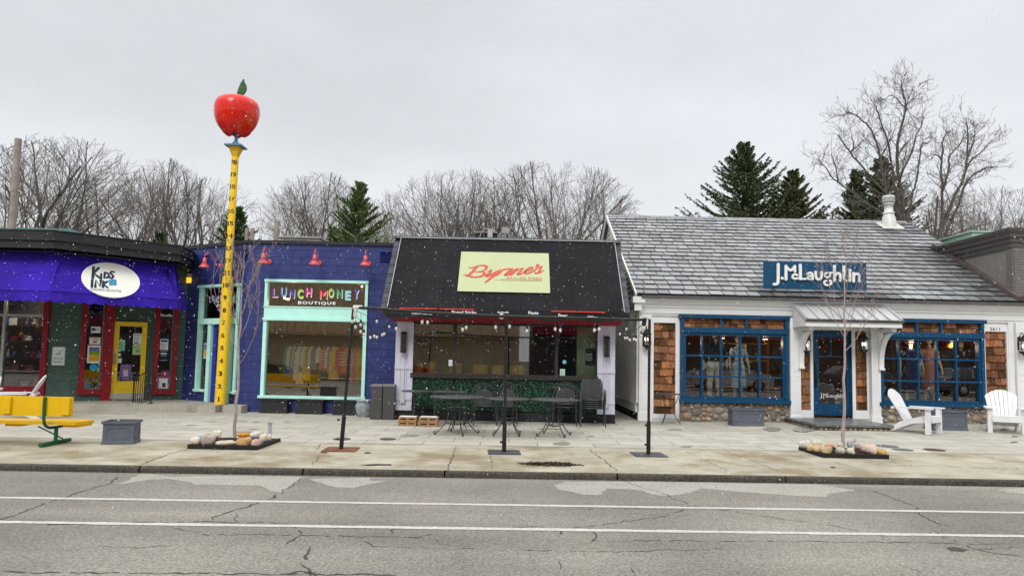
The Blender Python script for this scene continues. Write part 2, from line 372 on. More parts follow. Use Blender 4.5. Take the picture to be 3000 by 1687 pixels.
def sheet(name, mt, ya, yb, z, x0=-60, x1=60, nx=60, ny=1, zf=None, kind='structure'):
    b = MB()
    for i in range(nx):
        for j in range(ny):
            xs = [x0+(x1-x0)*(i+k)/nx for k in (0, 1)]; P = []
            for (a, c) in ((0, 0), (1, 0), (1, 1), (0, 1)):
                X = xs[a]; f = (j+c)/ny; Y = rY(ya, X)*(1-f)+(rY(yb, X) if yb < 30 else yb)*f
                P.append((X, Y, zf(X, Y) if zf else z))
            b.face(P, 0, (1, 1, 1), True, [(p[0], p[1]-YAWR*p[0]) for p in P])
    return tag(b.build(name, mt), kind=kind)
sheet('ground', M('grass_earth', (.09, .09, .05), .95, .3, .3, .3, 3), -300, 500, -.06, -500, 500, 8, 4)
sheet('road', asph, -6.2, 9.67, 0.0)
sheet('far_sidewalk', conc, -9.5, -6.2, .09)
sheet('sidewalk', conc, 9.715, 12.46, ZS, nx=40)
sheet('paved_walkway', pav, 12.46, 30.5, 0, x0=-40, x1=40, nx=80, ny=12, zf=lambda x, y: gz(x, y)-.002)
# kerb with rolled top, in lengths with joints
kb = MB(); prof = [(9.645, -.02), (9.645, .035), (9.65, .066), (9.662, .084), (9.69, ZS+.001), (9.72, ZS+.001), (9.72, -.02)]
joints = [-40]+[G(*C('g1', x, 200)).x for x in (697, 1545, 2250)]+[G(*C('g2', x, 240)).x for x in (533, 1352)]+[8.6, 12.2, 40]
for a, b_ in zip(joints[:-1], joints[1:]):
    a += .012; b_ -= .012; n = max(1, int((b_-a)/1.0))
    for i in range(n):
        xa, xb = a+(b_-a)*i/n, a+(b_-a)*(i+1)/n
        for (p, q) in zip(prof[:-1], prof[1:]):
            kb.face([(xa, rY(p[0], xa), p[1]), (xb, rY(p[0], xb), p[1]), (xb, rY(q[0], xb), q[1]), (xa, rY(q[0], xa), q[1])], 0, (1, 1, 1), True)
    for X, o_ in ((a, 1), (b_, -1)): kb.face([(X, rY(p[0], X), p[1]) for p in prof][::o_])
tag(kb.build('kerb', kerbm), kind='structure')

for Yc in (7.95, 6.86):
    b = MB(); x0 = -30
    rg = random.Random(int(Yc*10))
    while x0 < 30:
        x1 = x0+.25; j1 = rg.uniform(-.006, .006); j2 = rg.uniform(-.006, .006)
        b.face([(x0, rY(Yc-.046, x0)+j1, .004), (x1, rY(Yc-.046, x1)+j1, .004), (x1, rY(Yc+.046, x1)+j2, .004), (x0, rY(Yc+.046, x0)+j2, .004)]); x0 = x1
    tag(b.build('lane_line', linem), kind='structure')
def crack(b, k, pts, z, wd, seed):
    rg = random.Random(seed); P = [onZ(*C(k, x, y), z) for x, y in pts]; Q = []
    for a, c in zip(P[:-1], P[1:]):
        n = max(2, int((c-a).length/.07)); per = Vector((-(c-a).y, (c-a).x, 0)).normalized()
        for i in range(n): Q.append(a.lerp(c, i/n)+per*rg.uniform(-.028, .028))
    Q.append(P[-1])
    W = [wd*rg.uniform(.25, 1.6) for _ in Q]; W[0] = W[-1] = .001
    for i in range(len(Q)-1):
        if rg.random() < .10: continue
        dd = (Q[i+1]-Q[i]).normalized(); nn = Vector((-dd.y, dd.x, 0))
        b.face([Q[i]-nn*W[i], Q[i+1]-nn*W[i+1], Q[i+1]+nn*W[i+1], Q[i]+nn*W[i]])
rc = MB()
for i, (k, pts, wd) in enumerate([
  ('g1', [(0,470),(80,440),(270,370),(370,340),(560,280),(600,250)], .009), ('g1', [(1060,465),(1110,440),(1370,360),(1440,310),(1530,245)], .010),
  ('g1', [(0,470),(130,475),(260,490),(420,488),(700,478),(1050,475),(1400,482),(1470,500),(1520,540)], .007),
  ('g1', [(880,505),(930,520),(1060,540),(1300,540),(1540,545),(1860,550),(2100,557),(2180,535)], .005),
  ('g1', [(1520,545),(1440,590)], .008), ('g1', [(1560,595),(1525,650),(1530,700),(1565,748)], .013),
  ('g1', [(0,728),(500,733),(1500,738),(2000,745)], .009), ('g1', [(1400,748),(1530,720),(1600,750)], .02), ('g1', [(1980,500),(1970,540)], .006),
  ('g1', [(500,595),(640,606),(800,600),(880,590)], .004), ('g1', [(290,370),(420,376),(700,368)], .003), ('g1', [(1830,570),(1870,600),(2050,604),(2400,612)], .004),
  ('g1', [(1185,430),(1195,475)], .004), ('g1', [(2190,560),(2210,590),(2290,600)], .004),
  ('g2', [(255,550),(250,520),(280,510),(420,495),(600,470),(760,450),(910,395)], .007), ('g2', [(910,395),(1190,435),(1350,460),(1640,500),(1900,555)], .005),
  ('g2', [(380,500),(430,545),(400,570),(1060,572),(1500,575),(2000,580),(2200,583),(2290,588),(2520,585)], .006),
  ('g2', [(560,270),(640,300),(740,325),(820,365),(910,390)], .006), ('g2', [(1800,315),(1900,350),(2030,400),(2060,450),(2180,495),(2230,510)], .008),
  ('g2', [(2120,520),(2180,560),(2250,580)], .010), ('g2', [(0,505),(130,500),(250,518)], .005), ('g2', [(0,618),(530,625),(1060,612)], .004),
  ('g2', [(2190,605),(2300,615),(2576,650)], .007), ('g2', [(220,670),(240,720)], .005), ('g2', [(590,710),(610,748)], .006), ('g2', [(1120,720),(1140,748)], .007),
  ('g2', [(2280,590),(2330,615),(2576,600)], .004), ('g2', [(100,415),(600,410),(900,420)], .003), ('g2', [(1960,690),(2080,740)], .004)]):
    crack(rc, k, pts, .003, wd, i)
tag(rc.build('road_crack', M('crack_dark', (.062, .057, .05), .95, .3, 20)), kind='structure')
sj = MB()
for i, (k, pts, wd) in enumerate([('g1', [(705,190),(850,135),(940,113)], .008), ('g1', [(1570,195),(1600,150),(1640,130),(1600,110),(1610,85)], .005),
  ('g1', [(2250,228),(2275,150),(2292,100)], .008), ('g1', [(2475,215),(2470,105)], .004), ('g2', [(530,222),(460,165),(385,110)], .008),
  ('g2', [(1350,225),(1200,165),(1045,108)], .005), ('g2', [(870,120),(1100,228)], .004), ('g2', [(1900,168),(2010,195),(2400,205),(2576,210)], .007), ('g2', [(1590,165),(1760,215)], .004), ('g2', [(2380,178),(2576,176)], .006)]):
    crack(sj, k, pts, ZS+.003, wd, 70+i)
# long joint between concrete and paving
for i in range(80):
    x0, x1 = -20+i*.5, -19.5+i*.5
    sj.face([(x0, rY(12.45, x0), gz(x0, 12.5)+.003), (x1, rY(12.45, x1), gz(x1, 12.5)+.003), (x1, rY(12.472, x1), gz(x1, 12.5)+.003), (x0, rY(12.472, x0), gz(x0, 12.5)+.003)])
tag(sj.build('sidewalk_joint', M('joint_dark', (.07, .065, .055), .95, .3, 20)), kind='structure')
def patch(name, k, pts, z, mt, seed, j=.05):
    rg = random.Random(seed); P = [onZ(*C(k, x, y), z) for x, y in pts]; Q = []
    for i in range(len(P)):
        a, c = P[i], P[(i+1) % len(P)]; n = max(1, int((c-a).length/.09))
        for q in range(n): Q.append(a.lerp(c, q/n)+Vector((rg.uniform(-j, j), rg.uniform(-j, j)*.5, 0)))
    cen = sum(Q, Vector())/len(Q)
    return tag(MB().face(Q[::-1]).build(name, mt), kind='structure')
patch('dry_road_patch', 'g1', [(580,288),(640,270),(690,240),(740,235),(860,250),(1000,245),(1540,250),(1500,275),(1410,330),(1360,320),(1290,295),(1000,290),(930,275),(850,260),(760,265),(640,285)], .002, asphl, 1, .035)
patch('dry_road_patch', 'g1', [(1545,262),(1600,258),(1850,255),(1880,270),(1950,272),(1850,290),(1780,305),(1680,305),(1600,280)], .002, asphl, 2, .035)
patch('dry_road_patch', 'g2', [(215,295),(270,275),(560,275),(1000,280),(1560,290),(1730,318),(1600,335),(1570,352),(1400,345),(1190,330),(950,308),(900,330),(800,345),(740,345),(620,315),(480,310),(430,345),(350,340),(240,315)], .002, asphl, 3, .035)
patch('dry_road_patch', 'g2', [(2430,315),(2660,300),(2660,345),(2500,330)], .002, asphl, 4, .03)
patch('road_pothole', 'g2', [(2185,608),(2215,603),(2290,615),(2280,626),(2200,622)], .0035, M('crack_dark', (0, 0, 0)), 5, .02)
wetm = M('wet_concrete', (.20, .18, .13), .12, .2, 2, spec=.5)
wetp = M('wet_paving', (.27, .26, .21), .35, .2, 2, spec=.5)
patch('puddle', 'g1', [(1800,190),(1900,186),(1970,187),(1970,193),(1850,195)], ZS+.002, M('puddle_water', (.05, .04, .03), .04, .1, spec=.6), 6, .02)
for i, (k, x, y, a, b_) in enumerate([('m3', 170,118,105,9), ('m3', 670,35,110,6), ('m3', 1420,280,210,16), ('m3', 1360,30,130,6), ('m3', 1700,45,50,8), ('m3', 2440,50,90,10), ('m3', 1620,208,130,7),
      ('k1', 270,1345,190,16), ('k1', 1560,1155,180,10), ('c4', 420,1190,38,3), ('c4', 470,1280,30,5), ('c4', 930,1187,45,9), ('c3', 1055,1252,48,8), ('k2', 1100,1190,260,12), ('k2', 1900,1338,60,10), ('k7', 2200,1160,90,8), ('k7', 2380,1300,80,6), ('k7', 2360,1405,70,7), ('c5', 100,1190,60,10)]):
    patch('wet_patch', k, [(x+a*math.cos(q*.45), y+b_*math.sin(q*.45)*1.2) for q in range(14)], gz(onZ(*C(k, x, y), ZS).x, 16)*0+ZS+.003 if k[0] != 'c' and k != 'k7' else gz(onZ(*C(k, x, y), ZS).x, onZ(*C(k, x, y), ZS).y)+.003, wetp, 30+i, .03)
for i, (k, x, y, a, b_, mt) in enumerate([('g1', 1720,62,45,7,'r'), ('g1', 1952,62,42,8,'r'), ('g1', 1628,129,16,4,'r'), ('g1', 1850,132,18,4,'r'), ('g2', 1965,115,45,6,'d'), ('g2', 2125,116,45,7,'r'), ('g2', 1885,97,50,4,'d'), ('g2', 1615,205,12,3,'r')]):
    p = G(*C(k, x, y)); r_ = abs(G(*C(k, x+a, y)).x-p.x)
    lid = MB().lathe([(0.001, .012), (r_*.9, .012), (r_, .008), (r_, 0)][::-1], (p.x, p.y, p.z), 20, smooth=False)
    lid.lathe([(r_*.45, .016), (r_*.5, .016), (r_*.5, .012)], (p.x, p.y, p.z), 16)
    tag(lid.build('manhole_cover', M('rusty_iron', (.10, .055, .035), .8, .3, 20, .4, 60) if mt == 'r' else M('dark_iron', (.13, .13, .12), .7, .3, 20), loc=(p.x, p.y, p.z)),
        ['round rusty lid behind the left string light post base', 'round rusty lid in the paving in front of the black trash cabinets', 'tiny rusty cap beside the left light post base', 'tiny rusty cap right of the left light post base',
         'dark flat lid behind the right end of the right tree pit', 'oval rusty lid right of the right tree pit below the white garden chair', 'thin dark lid just behind the right tree pit', 'small rusty spot cap in the concrete left of the right tree pit'][i], 'utility lid', 'utility lids set in the pavement')
# mulch spill by the kerb
mulch = M('mulch', (.035, .022, .016), .95, .5, 30, .8, 60)
def mulch_heap(name, c, rx, ry, n, z, seed, h=.03):
    rg = random.Random(seed); b = MB()
    for _ in range(n):
        a = rg.uniform(0, 6.28); r_ = math.sqrt(rg.random())*(1.0 if rg.random() < .85 else 1.35); x, y = c[0]+rx*r_*math.cos(a), c[1]+ry*r_*math.sin(a)
        s_ = rg.uniform(.008, .025); zz = z+max(0, h*(1-r_))*rg.random(); k = rg.uniform(.5, 1.8)
        a2 = rg.uniform(0, 3.14); d1 = Vector((math.cos(a2), math.sin(a2), rg.uniform(-.3, .3)))*s_*1.6; d2 = Vector((-math.sin(a2), math.cos(a2), rg.uniform(-.3, .3)))*s_*.6
        p = Vector((x, y, zz+s_*.5)); b.face([p-d1-d2, p+d1-d2, p+d1+d2+Vector((0, 0, .006)), p-d1+d2], 0, (k, k*.9, k*.8))
    return b
mulcht = M('mulch_chips', (.04, .026, .018), .95, .3, 30, tint=True)
p = G(*C('g2', 195, 190)); tag(mulch_heap('m', (p.x, p.y), .38, .13, 900, ZS, 3).build('mulch_spill', mulcht), 'dark mulch spilled on the concrete near the kerb', 'mulch', kind='stuff')

# ================================================================== bookshop (left)
sg = S
green = blockmat('green_blockwork', sg(62, 84, 76), .4, .2, .006, .6, .003, .10, None, .3, .5, .02)
redt = M('dark_red_trim', sg(128, 14, 30), .5, .08, 6, .2, 40)
yel = M('yellow_door_paint', sg(222, 186, 30), .45, .05, 4, .1, 40)
purp = M('purple_canvas', sg(50, 24, 158, .95), .85, .10, 1.4, .5, 300)
blk = M('black_roofing', (.022, .022, .025), .55, .25, 1.5, .3, 40)
gpane = glass('shop_glass', (.93, .95, .95), .05)
alu = M('aluminium', (.42, .42, .40), .45, .08, 8, metal=.3)
navy = blockmat('navy_blockwork', sg(38, 49, 104), .405, .203, .010, .5, .007, .18, sg(29, 37, 84), .4, .5, .04)
speckle(navy, 5, .3, .7, .14, (1, 1, .35)); speckle(purp, 1.2, .3, .7, .16, (1.6, 1.6, .4))
LX = Frame((-11.8, 18.38, 0), t=(1, 0, 0))         # part of the front parallel to the street, u<0
AX = Frame((-11.8, 18.38, 0), (-9.42, 19.72, 0))    # angled part
STEP = .28
def pt(fr, k, x, y, d=0): return fr.uz(*C(k, x, y), d)
shop = thing('bookshop_building', 'single storey green shop with purple scalloped awning and yellow door', 'shop', (-12, 19, 0))
ZT = 4.45
# walls as panels round the openings
def wall_with_holes(b, fr, u0, u1, z0, z1, holes, d0=-.2, d1=0, m=0):
    us = sorted({u0, u1}|{h[0] for h in holes}|{h[1] for h in holes}); us = [u for u in us if u0 <= u <= u1]
    for a, c in zip(us[:-1], us[1:]):
        zs = [(z0, z1)]
        for h in holes:
            if h[0] <= a+1e-6 and h[1] >= c-1e-6:
                nz_ = []
                for (p_, q_) in zs:
                    if h[2] > p_: nz_.append((p_, min(q_, h[2])))
                    if h[3] < q_: nz_.append((max(p_, h[3]), q_))
                zs = nz_
        for p_, q_ in zs:
            if q_-p_ > .002: b.fb(fr, a, c, p_, q_, d0, d1, m)
    return b
h1 = (-7.0, pt(LX, 'k5', 575, 600)[0], .62, 2.95)
hs = AX.rect('c1', 487, 530, 660, 1045); hd = AX.rect('c1', 662, 560, 912, 1072); hr = AX.rect('c1', 918, 545, 1072, 1045)
hs = (hs[0], hs[1], hs[2], 2.9); hd = (hs[1]+.001, AX.rect('c1', 662, 560, 915, 1072)[1], STEP, 2.9); hr = (hd[1]+.06, hr[1], hr[2], 2.9)
wb = MB(); wall_with_holes(wb, LX, -9, 0, 0, 4.0, [h1]); wall_with_holes(wb, AX, 0, AX.w, 0, 4.0, [hs, hd, hr])
wb.build('wall', green, shop)
# awning front line in plan
A0, A1, A2, A3 = XY(-20, 16.15), XY(*onY(*C('D', 128, 700), 16.1).to_2d()), XY(*onY(*C('c1', 1078, 420), 18.1).to_2d()), XY(*onY(*C('c1', 1140, 430), 19.1).to_2d())
A4 = XY(-9.35, 19.75)
pl = [A0, A1, A2, A3]
def segs(pl): return [Frame(a, b_) for a, b_ in zip(pl[:-1], pl[1:])]
# purple awning: sloping skin with scalloped valance
aw = MB(); rg = random.Random(4)
ZV, ZA, ZB = 2.76, 2.98, 4.02
for si, fr in enumerate(segs(pl)):
    n = max(2, int(fr.w/.1)); back = .38
    for i in range(n):
        ua, ub = fr.w*i/n, fr.w*(i+1)/n
        rows = [(ZA, 0), (ZA+.06, .022), (ZA+.10, -.012), (ZA+.5, -.15), (ZB, -back)]
        for (za, da), (zb, db) in zip(rows[:-1], rows[1:]):
            w1 = .012*math.sin(ua*5+si) * (1 if da < -.01 else 0); w2 = .012*math.sin(ub*5+si)*(1 if db < -.01 else 0)
            aw.face([fr.P(ua, za, da+w1*0), fr.P(ub, za, da+w2*0), fr.P(ub, zb, db+w2), fr.P(ua, zb, db+w1)], 0, (1, 1, 1), True)
    ns = max(2, round(fr.w/.24)); st = 8
    for i in range(ns*st):
        ua, ub = fr.w*i/(ns*st), fr.w*(i+1)/(ns*st)
        za = ZV+.05-.05*abs(math.sin(math.pi*i/st)); zb = ZV+.05-.05*abs(math.sin(math.pi*(i+1)/st))
        fa, fbb = .02*math.sin(ua*9), .02*math.sin(ub*9)
        aw.face([fr.P(ua, za, fa), fr.P(ub, zb, fbb), fr.P(ub, ZA, 0), fr.P(ua, ZA, 0)], 0, (1, 1, 1), True)
# dark underside/back of the canopy
awo = aw.build('awning', purp, shop)
fa_ = MB()
pl2 = [A0+XY(0, -.02), A1+XY(.03, -.02), A2+XY(.03, .0), A3+XY(.0, .2), XY(-9.36, 19.9)]
for fr in segs(pl2):
    fa_.fb(fr, -.004, fr.w+.004, 4.04, 4.22, -.5, -.02); fa_.fb(fr, -.006, fr.w+.006, 4.225, 4.45, -.5, .025); fa_.fb(fr, -.008, fr.w+.008, 4.452, 4.475, -.5, .045)
fa_.build('parapet', blk, shop)
rf = MB(); rf.face([tuple(p_+XY(0, 0, 4.40)) for p_ in pl2]+[(-9.3, 28, 4.4), (-20, 28, 4.4)]); rf.face([tuple(p_+XY(0, .0, 3.98)) for p_ in pl2[::-1]]+[(-20, 28, 3.98), (-9.3, 28, 3.98)]); rf.fb(Frame((-9.3, 19.9, 0), t=(0, 1, 0)), 0, 8, 0, 4.3, -.1, 0); rf.build('roof', blk, shop)
# windows
def trim(b, fr, l, r, z0, z1, wd, d0, d1, sides='lrtb'):
    if 'l' in sides: b.fb(fr, l, l+wd, z0, z1, d0, d1)
    if 'r' in sides: b.fb(fr, r-wd, r, z0, z1, d0, d1)
    if 't' in sides: b.fb(fr, l+wd, r-wd, z1-wd, z1, d0, d1-.002)
    if 'b' in sides: b.fb(fr, l+wd, r-wd, z0, z0+wd, d0, d1-.002)
    return b
def window(parent, fr, l, r, z0, z1, wd, fm, d=(-.12, .04), sides='lrtb', muntins=None, name='window', gd=-.05, gm=None, mw=.04):
    b = trim(MB(), fr, l, r, z0, z1, wd, d[0], d[1], sides); f = b.build(name, fm, parent)
    MB().fb(fr, l+wd, r-wd, z0+wd, z1-wd, gd-.003, gd+.003).build('pane', gm or gpane, f)
    return f
f1 = MB(); pxl = h1[1]-.155
f1.fb(LX, pxl, h1[1], STEP+.02, 2.95, -.15, .05); f1.fb(LX, -7, pxl-.002, .38, h1[2]+.02, -.15, .045); f1 = f1.build('window', redt, shop)
MB().fb(LX, -7, pxl, h1[2], 2.95, -.063, -.057).build('pane', gpane, f1)
mq = MB(); u_ = pt(LX, 'k5', 22, 500)[0]; zr = pt(LX, 'k5', 300, 93)[1]
mq.fb(LX, u_-.035, u_+.035, h1[2]+.02, 2.95, -.05, -.01); mq.fb(LX, -7, u_-.037, zr-.05, zr+.02, -.05, -.012); mq.fb(LX, u_+.037, pxl-.002, zr-.05, zr+.02, -.05, -.012); mq.build('glazing_bar', alu, f1)
def sidelight(h, cl, cr):
    b = MB(); b.fb(AX, h[0], h[0]+cl, h[2]+.13, 2.9, -.12, .06); b.fb(AX, h[1]-cr, h[1], STEP if cl < .125 else h[2]+.13, 2.9, -.12, .06); b.fb(AX, h[0]-.02, h[1]+.02-(.02+cr if cl < .125 else 0), h[2], h[2]+.128, -.12, .075)
    o = b.build('window', redt, shop); MB().fb(AX, h[0]+cl, h[1]-cr, h[2]+.13, 2.9, -.063, -.057).build('pane', gpane, o)
    g_ = MB(); g_.fb(AX, h[1]-cr-.045, h[1]-cr-.002, h[2]+.15, 2.9, -.05, -.012); g_.fb(AX, h[0]+cl+.002, h[1]-cr-.047, h[2]+.13, h[2]+.17, -.05, -.013); g_.build('glazing_bar', M('grey_green_bar', sg(92, 100, 94), .5), o)
    return o
dl = AX.rect('c1', 683, 605, 883, 1072)
sl1 = sidelight(hs, .12, .15); sl2 = sidelight(hr, .13, .11)
MB().fb(AX, hs[1]+.001, dl[0]-.004, STEP, 2.9, -.12, .058).build('door_post', redt, shop)
hb = MB(); hb.fb(AX, dl[0]-.003, hd[1], dl[3]+.03, 2.9, -.12, -.03, 0); hb.fb(AX, dl[1]+.015, hd[1], STEP, dl[3]+.028, -.12, -.03, 0); hb.build('door_surround', M('green_trim', sg(60, 76, 68), .6), shop)
db = trim(MB(), AX, dl[0], dl[1], STEP+.02, dl[3], .125, -.10, -.03, 'lrt'); db.fb(AX, dl[0]+.125, dl[1]-.125, STEP+.02, STEP+.52, -.10, -.032)
zc = STEP+.4; uc = (dl[0]+dl[1])/2+.03
bul = [(uc+.30*math.copysign(abs(math.cos(a))**.8, math.cos(a)), zc+.13*math.copysign(abs(math.sin(a))**.8, math.sin(a))) for a in [i*6.2832/24 for i in range(24)]]
db.poly(AX, bul, -.033, -.012)
door = db.build('door', yel, shop)
MB().fb(AX, dl[0]+.125, dl[1]-.125, STEP+.52, dl[3]-.125, -.073, -.067).build('pane', gpane, door)
MB().fb(AX, dl[0]+.01, dl[1]-.01, STEP+.03, STEP+.20, -.029, -.024).build('kick_plate', M('steel_plate', (.5, .49, .46), .35, .1, 8, metal=.5), door)
MB().fb(AX, dl[0]+.03, dl[0]+.08, 1.25, 1.62, -.028, -.008).tube([AX.P(dl[0]+.055, 1.3, -.008), AX.P(dl[0]+.055, 1.32, .05), AX.P(dl[0]+.055, 1.52, .05), AX.P(dl[0]+.055, 1.55, -.008)], .012, 6).build('handle', M('brass', (.45, .34, .16), .35, metal=.7), door)
nb = MB(); text(nb, AX, '5617', (dl[0]+dl[1])/2-.12, (dl[0]+dl[1])/2+.12, dl[3]+.0, dl[3]+.09, -.026); nb.build('house_number', dark, door)
# sheltered concrete step in front (ground structure)
stp = MB(); fp = [(-20, 17.2), (-11.7, 17.2), onZ(*C('c2', 272, 1112), STEP).to_2d()]
s0 = onZ(*C('D', 190, 1013), STEP); 
stp.poly(Frame((0, 0, 0), t=(1, 0, 0), up=(0, 1, 0)), [(-20, 17.2), (fp[2][0], fp[2][1]), (-7.55, 18.4), (-9.3, 20.2), (-12, 19), (-20, 18.5)], 0, STEP)
g0, g1_ = onZ(*C('c2', 315, 1112), STEP), onZ(*C('c2', 428, 1115), STEP)
stp.poly(Frame((0, 0, 0), t=(1, 0, 0), up=(0, 1, 0)), [(g0.x, g0.y), (g1_.x, g1_.y), (-7.0, 18.5), (g0.x-.1, 18.6)], 0, STEP-.002)
tag(stp.build('concrete_step', stepc), kind='structure')
# interior of the shop
def room(parent, pts, z0, z1, wallm, floorm, depth_y=26):
    b = MB(); n = len(pts)
    for a, c in zip(pts[:-1], pts[1:]): b.face([(a[0], a[1], z0), (c[0], c[1], z0), (c[0], c[1], z1), (a[0], a[1], z1)], 0)
    b.face([(p_[0], p_[1], z0) for p_ in pts], 1); b.face([(p_[0], p_[1], z1) for p_ in pts[::-1]], 0)
    return b.build('interior', [wallm, floorm], parent)
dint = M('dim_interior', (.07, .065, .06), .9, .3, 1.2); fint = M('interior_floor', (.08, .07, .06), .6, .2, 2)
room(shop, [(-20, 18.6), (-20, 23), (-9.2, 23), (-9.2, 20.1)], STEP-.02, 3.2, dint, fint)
for x_, y_, e_ in ((-13.6, 18.95, 30), (-10.8, 20.6, 14)):  # fill lights added to show the shelves, each with an added glowing disc
    ld = bpy.data.lights.new('added_fill_light', 'POINT'); ld.energy = e_; ld.color = (1, .88, .7); ld.shadow_soft_size = .05; lo = bpy.data.objects.new('added_fill_light', ld); COL.objects.link(lo); lo.location = (x_, y_, 3.0)
    MB().lathe([(.07, 0), (.07, .03)], (x_, y_, 3.1), 12).build('added_fill_disc', M('added_fill_glow', (1, .88, .7), .5, emit=5), shop)

# ================================================================== boutique (navy)
c1p = G(*C('c2', 430, 1150)); C1 = XY(c1p.x, c1p.y); BY = C1.y; RX0 = -2.93
FBf = Frame((C1.x, BY, 0), t=(1, 0, 0)); FA = Frame((-9.42, 19.72, 0), (C1.x, BY, 0))
bt = thing('boutique_building', 'navy painted block shop with mint green window frames and red gooseneck lamps', 'shop', (-6, 19, 0))
mint = M('mint_paint', sg(176, 224, 212), .45, .05, 4, .12, 40)
ZBT = 4.62; BW = -2.6-C1.x
r_up = FBf.rect('c2', 572, 354, 1198, 522); r_lo = FBf.rect('c2', 556, 598, 1184, 1072); r_bd = FBf.rect('c2', 563, 522, 1195, 598)
ul, ur = (r_up[0]+r_lo[0])/2, (r_up[1]+r_lo[1])/2
vt = FBf.rect('c2', 1266, 178, 1352, 260)
v1 = FA.rect('c2', 433, 162, 474, 245); v2 = FA.rect('c2', 193, 198, 233, 278)
dz = FA.rect('c2', 183, 385, 418, 585); dlow = FA.rect('c2', 163, 595, 385, 1030)
dl0 = dz[0]-.02; dr0 = dz[1]+.02; zt0 = dz[3]; 
wl = MB(); wall_with_holes(wl, FBf, 0, BW, 0, ZBT, [(ul, ur, r_lo[2], r_up[3]), vt]); wall_with_holes(wl, FA, 0, FA.w, 0, ZBT, [(dl0, dr0, STEP, zt0), v1, v2])
wl.build('wall', navy, bt)
cp = MB(); cp.fb(FBf, -.03, BW, ZBT, ZBT+.09, -.3, .05); cp.fb(FA, -.1, FA.w+.02, ZBT, ZBT+.09, -.3, .05); cp.build('parapet', blk, bt)
MB().face([(-9.4, 19.9, 4.5), (C1.x, BY+.2, 4.5), (-2.7, BY+.2, 4.5), (-2.7, 28, 4.5), (-9.4, 28, 4.5)]).fb(Frame((-2.7, BY, 0), t=(0, 1, 0)), 0, 9, 0, 4.6, 0, .1).build('roof', blk, bt)
navyp = M('navy_paint', sg(40, 46, 112), .5, .08)
for fr, v in ((FBf, vt), (FA, v1), (FA, v2)):
    b = trim(MB(), fr, v[0], v[1], v[2], v[3], .03, -.15, .005)
    n = 7
    for i in range(n):
        z = v[2]+.04+(v[3]-v[2]-.08)*i/n; b.poly(Frame(fr.P(v[0]+.031, 0, 0), t=fr.n, up=(0, 0, 1)), [(-.10, z+.055), (-.095, z+.06), (-.02, z+.015), (-.025, z)], -(v[1]-v[0]-.062), 0)
    b.fb(fr, v[0]+.03, v[1]-.03, v[2]+.03, v[3]-.03, -.16, -.14, 1); b.build('louvre_vent', [navyp, dark], bt)
# front window
wf = MB(); wf.fb(FBf, ul, ul+.075, r_up[2], r_up[3]-.07, -.12, .05); wf.fb(FBf, ur-.075, ur, r_up[2], r_up[3]-.07, -.12, .05); wf.fb(FBf, ul-.01, ur+.01, r_up[3]-.068, r_up[3], -.12, .07)
wf = wf.build('transom_window', mint, bt)
MB().fb(FBf, ul+.075, ur-.075, r_bd[3]+.03, r_up[3]-.07, -.053, -.047).build('pane', glass('tan_glass', (.80, .80, .78), .12), wf)
wf2 = MB(); wf2.fb(FBf, ul, ul+.09, r_lo[2]+.07, r_bd[2]-.02, -.12, .05); wf2.fb(FBf, ur-.09, ur, r_lo[2]+.07, r_bd[2]-.02, -.12, .05)
wf2.fb(FBf, ul-.04, ur+.04, r_lo[2], r_lo[2]+.068, -.12, .12); wf2.fb(FBf, ul-.01, ur+.01, r_bd[2]-.018, r_bd[2]+.05, -.12, .09); wf2.fb(FBf, ul+.005, ur-.005, r_bd[2]+.052, r_bd[3]-.002, -.12, .045); wf2.fb(FBf, ul-.01, ur+.01, r_bd[3], r_bd[3]+.028, -.12, .065)
wf2 = wf2.build('display_window', mint, bt)
MB().fb(FBf, ul+.09, ur-.09, r_lo[2]+.07, r_bd[2]-.02, -.053, -.047).build('pane', glass('display_glass', (.92, .91, .86), .10), wf2)
bubble = [('L', (120, 50, 130)), ('U', (50, 130, 200)), ('N', (60, 60, 170)), ('C', (165, 205, 50)), ('H', (215, 50, 150)), (' ', 0), ('M', (225, 45, 60)), ('O', (150, 200, 50)), ('N', (40, 150, 90)), ('E', (110, 200, 215)), ('Y', (80, 60, 185))]
wlet = M('white_lettering', (.8, .8, .8), .5)
def lunch(fr, u0, u1, z0, z1, d, par, n0=0, skip=()):
    b = MB(); mts = [wlet]; n = len(bubble); cw = (u1-u0)/(n-.35)
    for i, (ch, c) in enumerate(bubble):
        if ch == ' ' or i in skip: continue
        mts.append(M('letter_'+ch.lower()+str(i), sg(*c), .5)); uu = u0+cw*(i-(.35 if i > 5 else 0)); dz_ = .03*math.sin(i*1.9); gw = cw*(.66 if ch != 'M' else .88)
        text(b, fr, ch, uu+.015, uu+gw+.015, z0+dz_-.012, z1+dz_-.012, d, 0, .025, t=(1, 1, 1)); text(b, fr, ch, uu, uu+gw, z0+dz_+.01, z1+dz_+.01, d+.002, len(mts)-1, .02)
    return b, mts
lr = FBf.rect('c2', 613, 408, 1158, 462); b, mts = lunch(FBf, lr[0], lr[1], lr[2], lr[3], -.040, wf); b.build('lettering', mts, wf)
lr2 = FBf.rect('c2', 770, 482, 998, 503); b = MB(); text(b, FBf, 'BOUTIQUE', lr2[0], lr2[1], lr2[2], lr2[3], -.040, 0, .03, 1.25); b.build('lettering', wlet, wf)
